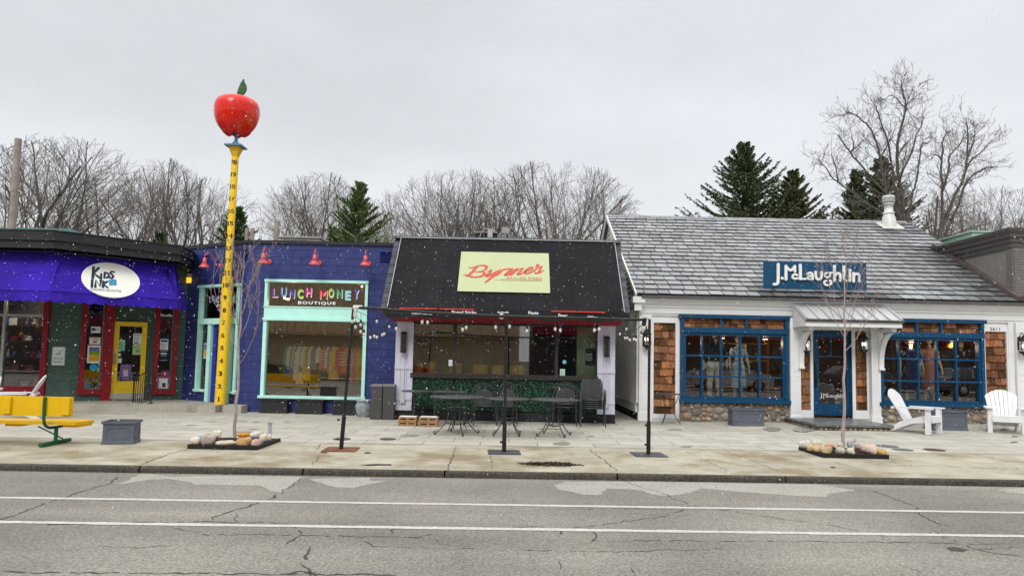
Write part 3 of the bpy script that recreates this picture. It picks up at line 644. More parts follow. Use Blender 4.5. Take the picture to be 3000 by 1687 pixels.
# entrance bay on the angled wall
zmid = dz[2]
eb = MB(); eb.fb(FA, dl0, dl0+.10, STEP+.25, zt0-.05, -.18, .05); eb.fb(FA, dr0-.09, dr0, STEP+.25, zt0-.05, -.18, .05); eb.fb(FA, dl0-.05, dr0+.03, zt0-.048, zt0+.02, -.18, .09)
eb.fb(FA, dl0+.102, dr0-.092, zmid-.16, zmid, -.18, .045); eb.fb(FA, dl0+.02, dr0-.02, zmid-.158, zmid-.03, .052, .07)
dx0 = FA.rect('c2', 222, 610, 242, 1080); dx1 = FA.rect('c2', 352, 610, 366, 1015)
eb.fb(FA, dx0[0], dx0[1], STEP, zmid-.162, -.18, .04); eb.fb(FA, dx1[0], dx1[1], STEP, zmid-.162, -.18, .04)
zs_ = FA.rect('c2', 160, 1000, 220, 1027)[2]
eb.fb(FA, dl0-.03, dx0[0]-.002, zs_, zs_+.06, -.18, .08); eb.fb(FA, dx1[1]+.002, dr0+.02, zs_, zs_+.06, -.18, .08)
eb = eb.build('entrance_frame', mint, bt)
MB().fb(FA, dl0, dx0[0], STEP, zs_-.002, -.18, 0).build('stall_riser', navy, bt); MB().fb(FA, dx1[1], dr0, STEP, zs_-.002, -.18, 0).build('stall_riser', navy, bt)
MB().fb(FA, dl0+.1, dr0-.09, zmid, zt0-.05, -.063, -.057).build('pane', gpane, eb)
MB().fb(FA, dl0+.1, dx0[0], zs_+.06, zmid-.16, -.063, -.057).build('pane', gpane, eb)
MB().fb(FA, dx1[1], dr0-.09, zs_+.06, zmid-.16, -.063, -.057).build('pane', gpane, eb)
dbm = trim(MB(), FA, dx0[1]+.005, dx1[0]-.005, STEP+.01, zmid-.165, .15, -.12, -.04, 'lrt'); dbm.fb(FA, dx0[1]+.155, dx1[0]-.155, STEP+.01, STEP+.4, -.12, -.042)
bdoor = dbm.build('door', M('royal_blue_paint', sg(32, 48, 140), .45), bt)
MB().fb(FA, dx0[1]+.155, dx1[0]-.155, STEP+.4, zmid-.315, -.08, -.074).build('pane', gpane, bdoor)
lr = FA.rect('c2', 224, 447, 402, 482); b, mts = lunch(FA, lr[0], lr[1], lr[2], lr[3], -.05, eb); b.build('lettering', mts, eb)
lr2 = FA.rect('c2', 270, 498, 350, 516); b = MB(); text(b, FA, 'BOUTIQUE', lr2[0], lr2[1], lr2[2], lr2[3], -.05, 0, .03, 1.1); b.build('lettering', wlet, eb)
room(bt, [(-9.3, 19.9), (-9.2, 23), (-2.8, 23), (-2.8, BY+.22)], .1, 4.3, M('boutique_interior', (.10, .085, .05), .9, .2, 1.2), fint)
# ================================================================== pizza restaurant
PY = 17.2
PX0, PX1 = onY(*C('c3', 103, 1080), PY).x, onY(*C('c3', 1355, 1120), PY).x
PF = Frame((PX0, PY, 0), t=(1, 0, 0)); PW = PX1-PX0
pz = thing('pizza_restaurant', 'low restaurant under a steep black canvas awning between navy and grey shingled shops', 'restaurant', (-.2, 18, 0))
lil = M('pale_grey_board', sg(182, 181, 194), .55, .05, 4, .12, 40)
blkm = M('black_metal', (.014, .014, .014), .45, .2, 10, .05)
dwall = M('black_painted_wall', (.016, .016, .017), .7, .25, 5, .3, 60)
gl = PF.rect('c3', 210, 580, 1254, 868)             # window band
lp = PF.rect('c3', 110, 572, 212, 1082); rp = PF.rect('c3', 1254, 598, 1355, 1105)
b = MB(); b.fb(PF, 0, PW, 0, .31, -.2, .03); b.fb(PF, 0, PW, gl[3]+.12, 3.2, -.25, -.02); b.fb(PF, 0, gl[0]-.03, .312, gl[3]+.118, -.2, 0); b.fb(PF, gl[1]+.03, PW, .312, gl[3]+.118, -.2, 0)
b.fb(PF, gl[0]-.028, gl[1]+.028, .312, gl[2]-.10, -.2, -.06)
[(b.fb(Frame((PX1, PY+.2, 0), t=(0, 1, 0)), a_, 8, z_, zz_, -.12, 0), b.fb(Frame((PX0+.1, PY+.2, 0), t=(0, 1, 0)), a_, 8, z_, zz_, -.0, .1)) for a_, z_, zz_ in ((0, 0, 3.3), (1.3, 3.3, 4.6))]; b.build('wall', dwall, pz)
for (l, r, z0, z1) in (lp, rp):
    z0 = .315; z1 = gl[3]+.10; b = MB(); n = 3
    for i in range(n): b.fb(PF, l+(r-l)*i/n+.003, l+(r-l)*(i+1)/n-.003, z0, z1, .001, .03)
    b.fb(PF, l, r, z0, z0+.12, .031, .055); b.fb(PF, l, r, z1-.22, z1-.1, .031, .055)
    zm = PF.uz(*C('c3', 160, 820))[1]; b.fb(PF, l, r, zm-.055, zm+.055, .031, .055); zl = z0+.3
    b.fb(PF, l, r, zl-.05, zl+.01, .031, .05)
    b.build('board_panel', lil, pz)
fm = MB(); fr_ = PF
zsl = gl[2]-.10
fm.fb(PF, gl[0]-.03, gl[1]+.03, zsl, gl[2]+.02, -.1, .05); fm.fb(PF, gl[0]-.03, gl[1]+.03, gl[3]-.03, gl[3]+.119, -.1, .03)
mus = [PF.uz(*C('c3', x, 720))[0] for x in (447, 738, 1025)]
for u in mus: fm.fb(PF, u-.04, u+.04, gl[2]+.022, gl[3]-.032, -.1, .02)
fm.fb(PF, gl[0]-.03, gl[0]+.02, gl[2]+.022, gl[3]-.032, -.1, .02); fm.fb(PF, gl[1]-.02, gl[1]+.03, gl[2]+.022, gl[3]-.032, -.1, .02)
fmo = fm.build('window', M('dark_bronze_frame', (.03, .026, .024), .5, .15, 8), pz)
edges = [gl[0]+.02]+sum([[u-.04, u+.04] for u in mus], [])+[gl[1]-.02]
for i in range(4): MB().fb(PF, edges[2*i], edges[2*i+1], gl[2]+.02, gl[3]-.03, -.053, -.047).build('pane', glass('restaurant_glass', (.85, .87, .85), .09), fmo)
# artificial hedge: leafy panels
leafm = M('boxwood_leaves', (.010, .095, .042), .45, .35, 14, tint=True, spec=.4)
rg = random.Random(3)
for i in range(4):
    a, c = edges[2*i]-(.02 if i else .04), edges[2*i+1]+.03; b = MB(); area = (c-a)*(zsl-.33)
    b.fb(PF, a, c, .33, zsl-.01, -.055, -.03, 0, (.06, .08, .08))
    for _ in range(int(area*2600)):
        u, z = rg.uniform(a, c), rg.uniform(.33, zsl-.01); d = rg.uniform(-.02, .045)*(.6+.4*math.sin(u*17)*math.sin(z*13)); s_ = rg.uniform(.008, .017)
        k = rg.choice((.12, .25, .5, .9, 2.6)); a1 = rg.uniform(0, 6.28); t1 = Vector((math.cos(a1), rg.uniform(-.8, .4), math.sin(a1))).normalized()*s_; t2 = t1.cross(Vector((rg.uniform(-.5, .5), -1, rg.uniform(-.2, .9)))).normalized()*s_*.6
        p = PF.P(u, z, d); tt = (k*rg.uniform(.3, 1.6), k, k*rg.uniform(.8, 1.1))
        b.face([p-t1, p+t2, p+t1, p-t2], 0, tt)
    b.build('hedge_panel', leafm, pz)
# awning
TY, BYA = 18.15, 16.45
T0, T1 = onY(*C('c3', 140, 92), TY), onY(*C('c3', 1308, 115), TY); B0, B1 = onY(*C('c3', 82, 480), BYA), onY(*C('c3', 1376, 512), BYA)
zt_, zb_ = (T0.z+T1.z)/2, (B0.z+B1.z)/2
ax0, ax1 = PX0-.12, PX1+.10
slope_up = Vector((0, TY-BYA, zt_-zb_)); SLl = slope_up.length
AW = Frame((ax0, BYA, zb_), t=(1, 0, 0), up=slope_up)
canv = M('black_canvas', (.019, .019, .0205), .92, .25, .9, .7, 220, spec=.1)
b = MB(); nu, nv = 44, 10
def sag(f, g): return -.02*math.sin(math.pi*g)-.012*abs(math.sin(f*math.pi*9))**.5*0+.006*math.sin(f*70)*math.sin(math.pi*g)
for i in range(nu):
    for j in range(nv):
        q = [(i/nu, j/nv), ((i+1)/nu, j/nv), ((i+1)/nu, (j+1)/nv), (i/nu, (j+1)/nv)]
        b.face([AW.P((ax1-ax0)*f, SLl*g, sag(f, g)) for f, g in q], 0, (1, 1, 1), True)
for i in range(1, 9):   # seam lines
    u = (ax1-ax0)*(i/9+.005); b.fb(AW, u, u+.012, .0, SLl*.42, -.01, .002, 0)
for X, s_ in ((ax0, 1), (ax1, -1)):
    P = [(X, BYA, zb_), (X, TY, zt_), (X, 18.4, zt_), (X, 18.4, zb_-.1), (X, BYA, zb_-.02)]; b.face(P[::s_])
# wavy valance
n = 60; zvb = [.24+.02*math.sin(i*.5)+(-.07 if .36 < i/n < .66 else .0)*math.sin(math.pi*(i/n-.36)/.30 if .36 < i/n < .66 else 0) for i in range(n+1)]
def vd(i): return .02+.05*math.sin(i*.35)*.6+(.06*math.sin(math.pi*(i/n-.3)/.4) if .3 < i/n < .7 else 0)
VF = Frame((ax0, BYA, zb_), t=(1, 0, 0))
for i in range(n):
    ua, ub = (ax1-ax0)*i/n, (ax1-ax0)*(i+1)/n
    for j in range(3):
        ga, gb = j/3, (j+1)/3
        b.face([VF.P(ua, -zvb[i]*gb, vd(i)*gb), VF.P(ub, -zvb[i+1]*gb, vd(i+1)*gb), VF.P(ub, -zvb[i+1]*ga, vd(i+1)*ga), VF.P(ua, -zvb[i]*ga, vd(i)*ga)], 0, (1, 1, 1), True)
awn = b.build('awning', canv, pz)
b = MB(); redu = M('red_soffit', (.30, .012, .02), .8, .1)
b.face([(ax0+.02, BYA+.03, zb_-.16), (ax0+.02, 17.15, zb_-.30), (ax1-.02, 17.15, zb_-.30), (ax1-.02, BYA+.03, zb_-.16)]); b.build('awning_lining', redu, awn)
b = MB()
for k, xa, xb in (('c3', 135, 350), ('c3', 362, 470), ('c3', 475, 560), ('c3', 995, 1135), ('c3', 1142, 1300)):
    ua = VF.uz(*C(k, xa, 490))[0]; ub = VF.uz(*C(k, xb, 490))[0]; b.fb(VF, ua, ub, -.028, -.006, .012, .022)
b.build('red_stripe', M('bright_red_trim', sg(225, 60, 50), .5), awn)
b = MB()
for body, xl, xr, yy, hh in (('Stromboli', 205, 320, 512, 13), ('Bread Sticks', 432, 570, 505, 17), ('Salads', 690, 755, 492, 9), ('Pasta', 865, 923, 504, 17), ('Beer', 1035, 1087, 524, 18), ('Wine', 1200, 1258, 534, 16)):
    ua, zc_ = VF.uz(*C('c3', xl, yy), .06); ub = VF.uz(*C('c3', xr, yy), .06)[0]; i = int((ua+ub)/2/(ax1-ax0)*n)
    hz = hh*.4445/104
    text(b, VF, body, ua, ub, min(zc_, -.05)-hz/2-.02, min(zc_, -.05)+hz/2-.02, vd(i)*.6+.035, 0, .02, 1.0)
b.build('lettering', wlet, awn)
# shingled edge strips beside the awning and the top cap
shg = M('charcoal_shingle', (.07, .072, .08), .75, .25, 8, .3, 60, tint=True)
for u0, u1, side in ((ax0-.17, ax0-.01, 'l'), (ax1+.01, ax1+.15, 'r')):
    b = MB(); nn = 15
    for i in range(nn):
        g0_, g1_2 = SLl*i/nn, SLl*(i+1)/nn; k = random.uniform(.7, 1.3)
        b.fb(Frame(Vector((0, BYA+.12, zb_-.02)), t=(1, 0, 0), up=slope_up), u0+ax0*0+ (0), u1, g0_, g1_2+.02, -.3, .02+.012*(i % 2), 0, (k, k, k))
    b.build('shingle_edging', shg, pz)
b = MB(); b.fb(Frame((0, TY, zt_), t=(1, 0, 0)), ax0-.2, ax1+.16, .0, .06, -.5, .03); b.face([(ax0-.2, TY+.4, zt_), (ax1+.16, TY+.4, zt_), (ax1+.16, 26, zt_-.1), (ax0-.2, 26, zt_-.1)]); b.build('roof_cap', M('weathered_flashing', (.13, .14, .15), .5, .2, 4), pz)
b = MB(); galv = M('galvanised', (.42, .43, .44), .45, .15, 6, metal=.3)
for X, o in ((ax0+.01, 0), (ax1-.01, 0)): b.tube([(X, BYA-.01, zb_), (X, TY-.01, zt_)], .011, 5)
b.tube([(ax0, TY-.03, zt_+.01), (ax1, TY-.03, zt_+.01)], .012, 5); b.build('awning_rail', galv, awn)
# vinyl banner
bn = AW.rect('c3', 474, 178, 984, 402); bs = MB(); NU = 24
banm = M('pale_green_vinyl', sg(205, 212, 160, 1.45), .4, .035, 1.6, .25, 5, spec=.4)
for i in range(NU):
    for j in range(12):
        q = [(i/NU, j/12), ((i+1)/NU, j/12), ((i+1)/NU, (j+1)/12), (i/NU, (j+1)/12)]
        bs.face([AW.P(bn[0]+(bn[1]-bn[0])*f, bn[2]+(bn[3]-bn[2])*g, .028+.003*math.sin(f*31+g*4)*math.sin(g*9)) for f, g in q], 0, (1, 1, 1), True)
ban = thing('banner_sign', 'pale green vinyl banner with red script lettering laced onto the black awning', 'banner', tuple(AW.P(bn[0], bn[2], 0)))
bs.build('vinyl_sheet', banm, ban)
bo, to_ = MB(), M('orange_red_ink', sg(214, 84, 58, 1.35), .45, .03)
bw_, bh_ = bn[1]-bn[0], bn[3]-bn[2]
def bp_(x, y):   # m5 crop -> banner coordinates
    return AW.uz(*C('m5', x, y), .034)
def bst(pts, wd):
    sc_ = .10334/96*1.16
    bo.stroke(AW, [bp_(x, y) for x, y in pts], [w_*sc_ for w_ in wd] if isinstance(wd, list) else wd*sc_, .034+random.uniform(0, .002))
bst([(355,437),(410,455),(500,435),(620,395),(720,395),(800,420),(785,480),(700,530),(600,560)], [14,30,30,32,44,70,50,34,20])
bst([(560,430),(500,490),(440,560),(370,620),(310,660)], [40,58,56,54,30])
bst([(232,630),(290,625),(360,650),(480,680),(620,675),(720,630),(755,580),(700,550),(600,545),(500,562)], [14,38,50,40,50,60,54,44,24,14])
bst([(800,545),(865,530),(920,500),(890,560),(810,620),(770,660),(830,655),(940,600),(1060,540),(1140,490)], [12,34,36,44,52,50,50,50,44,20])
bst([(1130,495),(1060,560),(960,650),(860,730),(770,800)], [24,44,60,50,40])
bst([(980,655),(1040,635),(1130,560),(1210,490),(1250,490),(1330,480),(1425,470)], [30,40,44,40,44,40,20])
bst([(1425,475),(1350,530),(1270,600),(1225,635),(1300,630),(1400,560),(1480,500),(1545,465)], [30,50,52,44,44,40,36,24])
bst([(1540,475),(1470,550),(1400,610),(1370,630)], [34,50,50,34]); bst([(1385,620),(1480,540),(1580,490),(1690,455)], [30,34,36,24])
bst([(1690,455),(1620,540),(1550,590),(1540,615),(1620,610),(1730,540),(1840,510),(1920,470),(1910,435),(1850,440),(1760,500),(1715,570),(1740,600),(1830,580),(1960,510),(2060,450),(2140,415)], [26,46,52,46,44,40,34,38,30,34,46,56,52,40,34,30,30])
bst([(2140,415),(2100,480),(2070,560),(2030,585),(1970,570),(1965,545)], [34,48,50,40,30,22]); bst([(1975,590),(2060,590),(2130,550),(2185,515)], [30,30,36,24])
bst([(2040,390),(2010,430),(1980,458)], [78,40,12])
z0_, z1_ = bp_(1700, 722)[1], bp_(1700, 678)[1]; ua, ub = bp_(1282, 700)[0], bp_(2140, 700)[0]
text(bo, AW, 'GRILLED PIZZA', ua, ub, z0_, z1_, .034, 0, .012, 1.35)
bo.build('lettering', to_, ban)
b = MB(); b.fb(AW, bp_(1150, 738)[0], bp_(2145, 738)[0], bp_(1600, 741)[1], bp_(1600, 736)[1], .033, .036); b.fb(AW, bp_(985, 762)[0], bp_(2145, 762)[0], bp_(1600, 766)[1], bp_(1600, 760)[1], .033, .036); b.build('underline', M('olive_ink', sg(150, 130, 70), .5), ban)
b = MB()
for i in range(8):
    for z in (bn[2]+.02, bn[3]-.02): b.lathe([(.012, 0), (.012, .004)], AW.P(bn[0]+.02+(bw_-.04)*i/7, z, .030), 8, axis=AW.n)
for j in range(1, 5):
    for u in (bn[0]+.02, bn[1]-.02): b.lathe([(.012, 0), (.012, .004)], AW.P(u, bn[2]+.02+(bh_-.04)*j/5, .030), 8, axis=AW.n)
b.build('eyelet', galv, ban)
# interior
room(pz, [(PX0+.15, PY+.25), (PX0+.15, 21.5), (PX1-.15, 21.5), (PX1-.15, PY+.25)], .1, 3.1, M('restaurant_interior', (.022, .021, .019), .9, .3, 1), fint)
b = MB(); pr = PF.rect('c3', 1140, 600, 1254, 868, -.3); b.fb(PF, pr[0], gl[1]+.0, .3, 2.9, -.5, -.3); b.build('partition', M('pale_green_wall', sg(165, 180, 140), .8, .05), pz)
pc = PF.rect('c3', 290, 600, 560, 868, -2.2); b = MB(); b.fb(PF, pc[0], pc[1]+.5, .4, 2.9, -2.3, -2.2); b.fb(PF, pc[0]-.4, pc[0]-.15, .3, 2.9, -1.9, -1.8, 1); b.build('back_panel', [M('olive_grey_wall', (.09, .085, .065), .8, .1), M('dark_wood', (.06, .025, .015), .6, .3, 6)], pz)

# ================================================================== clothing shop (slate roof)
MY = 18.1
MX0 = onY(*C('c4', 218, 1130), MY).x; MX1 = 13.33
MF = Frame((0, MY, 0), t=(1, 0, 0))
mc = thing('clothing_shop', 'white trimmed shop with grey slate roof, cedar shingle panels and blue framed windows', 'shop', (8, 19, 0))
bluep = M('teal_blue_paint', sg(8, 64, 98, .98), .4, .08, 4, .1, 40)
slate = M('slate', (.262, .268, .266), .55, .12, 1.6, .35, 30, tint=True, spec=.5)
ZE = 3.40; RY, RZ = 23.6, 6.66
sup = Vector((0, RY-(MY-.30), RZ-ZE)); SL = sup.length
RF = Frame((0, MY-.30, ZE), t=(1, 0, 0), up=sup)
b = MB(); rg = random.Random(12); nrow = 21; ex = SL/nrow
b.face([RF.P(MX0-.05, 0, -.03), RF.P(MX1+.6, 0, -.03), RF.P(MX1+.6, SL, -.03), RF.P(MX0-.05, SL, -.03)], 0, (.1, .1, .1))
for r_ in range(nrow):
    u = MX0-.12-rg.uniform(0, .3)
    while u < 13.75:
        wdt = rg.uniform(.30, .38); ua, ub = max(u, MX0-.12), min(u+wdt-.022, 13.75)
        if ub-ua > .03:
            z0 = r_*ex-.010+rg.uniform(-.006, .006); k = rg.choice((.72, .84, .93, 1, 1.05, 1.12))*rg.uniform(.96, 1.04)
            Xc = (ua+ub)/2; zc_ = r_*ex
            # dark wet stains under the sign and beside the brick wall
            st_ = 0
            if 6.4 < Xc < 10.2 and zc_ < .95: st_ = (1-zc_/.95)*.75*rg.uniform(.4, 1.2)
            dv = (13.4-(zc_-.0)*0)-Xc
            if dv < 2.6 and zc_ < 3.9: st_ = max(st_, (1-dv/2.6)*.85*rg.uniform(.4, 1.2))
            if abs(Xc-13.1) < .8 and zc_ > SL-1.3: st_ = max(st_, .6*rg.uniform(.5, 1.2))
            k *= (1-max(0, min(.85, st_))); lift = rg.uniform(.034, .046)
            cc = (k*rg.uniform(.97, 1.03), k, k*rg.uniform(.98, 1.04))
            P = [RF.P(ua, z0, lift), RF.P(ub, z0, lift+rg.uniform(-.003, .003)), RF.P(ub, z0+ex+.03, .004), RF.P(ua, z0+ex+.03, .004)]
            Q = [RF.P(ua, z0, -.01), RF.P(ub, z0, -.01)]
            b.face(P, 0, cc); b.face([Q[0], Q[1], P[1], P[0]], 0, (.08, .08, .08)); b.face([Q[1], P[2], P[1]], 0, (.2, .2, .2))  # slate edges tinted near black, painting in the shadow lines of the courses
        u += wdt
# ridge cap
u = MX0-.12
while u < 13.7:
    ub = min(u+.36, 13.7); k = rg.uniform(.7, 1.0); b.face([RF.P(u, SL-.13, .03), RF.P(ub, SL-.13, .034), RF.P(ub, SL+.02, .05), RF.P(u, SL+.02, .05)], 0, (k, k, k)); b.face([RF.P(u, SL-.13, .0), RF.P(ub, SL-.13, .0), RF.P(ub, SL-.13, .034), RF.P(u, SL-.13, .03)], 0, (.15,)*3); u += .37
b.face([RF.P(MX0-.12, SL, .05), RF.P(13.7, SL, .05), (13.7, RY+5.6, ZE), (MX0-.12, RY+5.6, ZE)], 0, (.6, .6, .6))
b.build('roof', slate, mc)
# gable wall facing the gap (left end)
clap = M('grey_clapboard', sg(128, 132, 122, .45), .6, .10, 3, .2, 40)
GF = Frame((MX0, MY+5.5+5.5, 0), t=(0, -1, 0))     # looking from the left side; u=0 at the back
gu = 11.0; b = MB()
n = 24; 
for i in range(n):
    z0, z1 = 3.0+(RZ-3.0)*i/n, 3.0+(RZ-3.0)*(i+1)/n
    half = lambda z: (RZ-max(z, ZE))/(RZ-ZE)*5.6
    ymid = RY
    ya, yb = ymid-half(z0), ymid-half(z1); yc, yd_ = ymid+half(z0), ymid+half(z1)
    xo = MX0+.0
    b.face([(xo-.03, yc, z0), (xo-.03, ya, z0), (xo-.005, yb, z1), (xo-.005, yd_, z1)]); b.face([(xo-.005, yc, z0), (xo-.005, ya, z0), (xo-.03, ya, z0), (xo-.03, yc, z0)])
b.build('gable_siding', clap, mc)
b = MB(); ribm = M('grey_ribbed_siding', sg(150, 150, 142, .40), .6, .08, 3)
y = MY+.25
while y < 26: b.box(MX0-.03, MX0+.02, y, y+.10, .55, 3.0); b.box(MX0-.005, MX0+.02, y+.10, y+.145, .55, 3.0); y += .145
b.build('side_siding', ribm, mc)
b = MB(); b.box(MX0-.05, MX0+.02, MY+.2, 26, .30, .545); b.box(MX0-.05, MX0+.02, MY-.02+.1, MY+.25, .55, 3.0); b.build('side_skirt', M('grey_trim', sg(160, 160, 155, .45), .6), mc)
MB().box(MX0-.02, MX0+.1, MY+.3, 26, -.1, .298).build('foundation', dark, mc)
b = MB(); b.obox(RF.P(MX0-.14, -.02, -.03), RF.P(MX0-.14, SL+.05, -.03), .04, .12, 0, RF.n); b.obox((MX0-.14, RY, RZ), (MX0-.14, RY+5.6, ZE), .04, .12); b.build('rake_board', M('light_trim', sg(205, 205, 200), .5), mc)
b = MB(); b.box(MX0-.22, MX0+.1, MY-.30, MY-.0, 3.18, 3.34); b.box(MX0-.17, MX0+.02, MY-.24, MY-.02, 2.98, 3.18); b.build('eave_return', white, mc)
# small louvre high in the gable
b = MB(); b.box(MX0-.045, MX0-.01, RY-.9, RY-.3, 5.4, 6.1); [b.box(MX0-.06, MX0-.04, RY-.85, RY-.35, 5.45+.07*i, 5.49+.07*i) for i in range(9)]; b.build('gable_vent', white, mc)
# cornice, frieze, gutter
zc0, zc1 = MF.uz(*C('c4', 620, 592), .1)[1], 3.30
b = MB(); pr_ = [(.05, zc0), (.05, zc0+.05), (.08, zc0+.055), (.08, zc0+.2), (.11, zc0+.21), (.11, zc0+.27), (.16, zc0+.30), (.16, zc0+.36), (.24, zc0+.42), (.27, zc1-.03), (.27, zc1)]
for (d1, za), (d2, zb) in zip(pr_[:-1], pr_[1:]):
    b.face([MF.P(MX0-.02, za, d1), MF.P(16.5, za, d1), MF.P(16.5, zb, d2), MF.P(MX0-.02, zb, d2)])
b.face([MF.P(MX0-.02, z, d) for d, z in pr_]+[MF.P(MX0-.02, zc1, 0), MF.P(MX0-.02, zc0, 0)]); b.face([MF.P(MX0-.02, zc1, .27), MF.P(16.5, zc1, .27), MF.P(16.5, zc1, -.1), MF.P(MX0-.02, zc1, -.1)])
b.face([MF.P(MX0-.02, zc0, -.1), MF.P(16.5, zc0, -.1), MF.P(16.5, zc0, .05), MF.P(MX0-.02, zc0, .05)])
b.build('cornice', white, mc)
b = MB(); b.fb(MF, MX0-.0, 13.5, zc1+.001, zc1+.075, .20, .34); b.build('gutter', M('bronze_gutter', (.09, .085, .085), .45, .2, 4), mc)
# wall skin (white boarding) behind everything
ZL = zc0+.02
def mr(k, l, t, r, bb, d=0): return MF.rect(k, l, t, r, bb, d)
W1 = mr('c4', 437, 605, 1006, 1050); W2 = mr('c5', 487, 625, 1045, 1070)
P1 = mr('c4', 297, 626, 413, 1108); P2 = mr('c5', 1062, 673, 1176, 1120)
DD = mr('c5', 143, 670, 358, 1116, -.12); SA = mr('c5', 73, 672, 132, 1088); SB = mr('c5', 370, 672, 434, 1090)
wh = [(W1[0], W1[1], W1[2], ZL), (W2[0], W2[1], W2[2], ZL), (P1[0], P1[1], P1[2], P1[3]), (P2[0], P2[1], P2[2], P2[3]), (DD[0]-.02, DD[1]+.02, .1, DD[3]+.02), (SA[0], SA[1], SA[2], SA[3]), (SB[0], SB[1], SB[2], SB[3])]
b = MB(); wall_with_holes(b, MF, MX0, 16.5, .05, ZL, wh, -.2, -.001); b.build('wall', white, mc)
# raised trim boards round shingle panels, pilasters
def frame_boards(l, r, z0, z1, w_, d=.03): 
    b = MB(); b.fb(MF, l-w_, l, z0-w_*1.2, z1+w_, 0, d); b.fb(MF, r, r+w_, z0-w_*1.2, z1+w_, 0, d); b.fb(MF, l, r, z1, z1+w_, 0, d-.002); b.fb(MF, l, r, z0-w_*1.2, z0, 0, d-.002); b.build('trim_board', white, mc)
frame_boards(*P1, .10); frame_boards(*P2, .12)
MB().fb(MF, SA[0]-.03, SA[1]+.06, SA[2]-.22, SA[2], 0, .035).fb(MF, SA[1], SA[1]+.06, SA[2]+.001, SA[3]+.05, 0, .035).build('trim_board', white, mc)
MB().fb(MF, SB[0]-.08, SB[1]+.03, SB[2]-.22, SB[2], 0, .035).fb(MF, SB[0]-.08, SB[0], SB[2]+.001, SB[3]+.05, 0, .035).build('trim_board', white, mc)
def pilaster(l, r, zb=.1, d=.09):
    q = MB(); q.fb(MF, l, r, zb, zc0-.002, 0, d); q.fb(MF, l-.02, r+.02, zb, zb+.22, 0, d+.02)
    w_ = r-l
    if w_ > .25:
        for (za, zb2) in ((.42, 1.35), (1.5, zc0-.25)): q.fb(MF, l+.06, l+.075, za, zb2, d, d+.008); q.fb(MF, r-.075, r-.06, za, zb2, d, d+.008); q.fb(MF, l+.06, r-.06, za-.008, za+.008, d, d+.0075); q.fb(MF, l+.06, r-.06, zb2-.008, zb2+.008, d, d+.0075)
    q.build('pilaster', white, mc)
pa = mr('c4', 222, 600, 285, 1130); pilaster(MX0-.01, pa[1])
pb = mr('c4', 1012, 640, 1066, 1145); pilaster(pb[0], pb[1], .1, .16)
pc_ = mr('c5', 443, 640, 490, 1140); pilaster(pc_[0], pc_[1], .12, .16)
pd_ = mr('c5', 1215, 640, 1268, 1160); pilaster(pd_[0], 13.75, .15, .12)
pe_ = mr('c5', 1183, 640, 1212, 1100); pilaster(pe_[0], pd_[0]-.01, .2, .05)
# cedar shingles
cedar = M('cedar_shingle', (.225, .098, .043), .8, .5, 3.5, .6, 60, tint=True, spec=.2, stretch=(9, 9, 1.2))
def shingles(par, l, r, z0, z1, d, exz, seed, wr=(.10, .24)):
    g_ = random.Random(seed); q = MB(); n = max(1, round((z1-z0)/exz)); e_ = (z1-z0)/n
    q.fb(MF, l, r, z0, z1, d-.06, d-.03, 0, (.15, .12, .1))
    for i in range(n):
        u = l-g_.uniform(0, .1)
        while u < r:
            w_ = g_.uniform(*wr); ua, ub = max(l, u), min(r, u+w_-.004)
            if ub-ua > .012:
                k = g_.choice((.3, .5, .8, 1.0, 1.2, 1.5))*g_.uniform(.9, 1.1); zj = g_.uniform(-.008, .008); tt = (k, k*g_.uniform(.85, 1.15), k*g_.uniform(.7, 1.3))
                za, zb = z0+i*e_+max(0, zj), min(z1, z0+(i+1)*e_+.01); th = g_.uniform(.018, .034)
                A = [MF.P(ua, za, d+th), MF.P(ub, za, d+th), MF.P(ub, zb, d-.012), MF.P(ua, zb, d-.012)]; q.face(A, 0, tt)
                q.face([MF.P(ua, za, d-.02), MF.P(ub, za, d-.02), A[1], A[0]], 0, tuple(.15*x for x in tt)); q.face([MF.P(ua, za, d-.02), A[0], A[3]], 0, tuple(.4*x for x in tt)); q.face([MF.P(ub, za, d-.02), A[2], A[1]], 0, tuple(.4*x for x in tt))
            u += w_
    return q.build('shingle_panel', cedar, par)
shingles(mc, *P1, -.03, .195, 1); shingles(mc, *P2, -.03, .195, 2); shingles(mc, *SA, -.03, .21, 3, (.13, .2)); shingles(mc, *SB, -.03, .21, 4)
tb = MB(); text(tb, MF, '5611', *[MF.uz(*C('c5', x, 660), .03)[0] for x in (1087, 1139)], P2[3]+.02, P2[3]+.115, .033, 0, .0); tb.build('house_number', dark, mc)
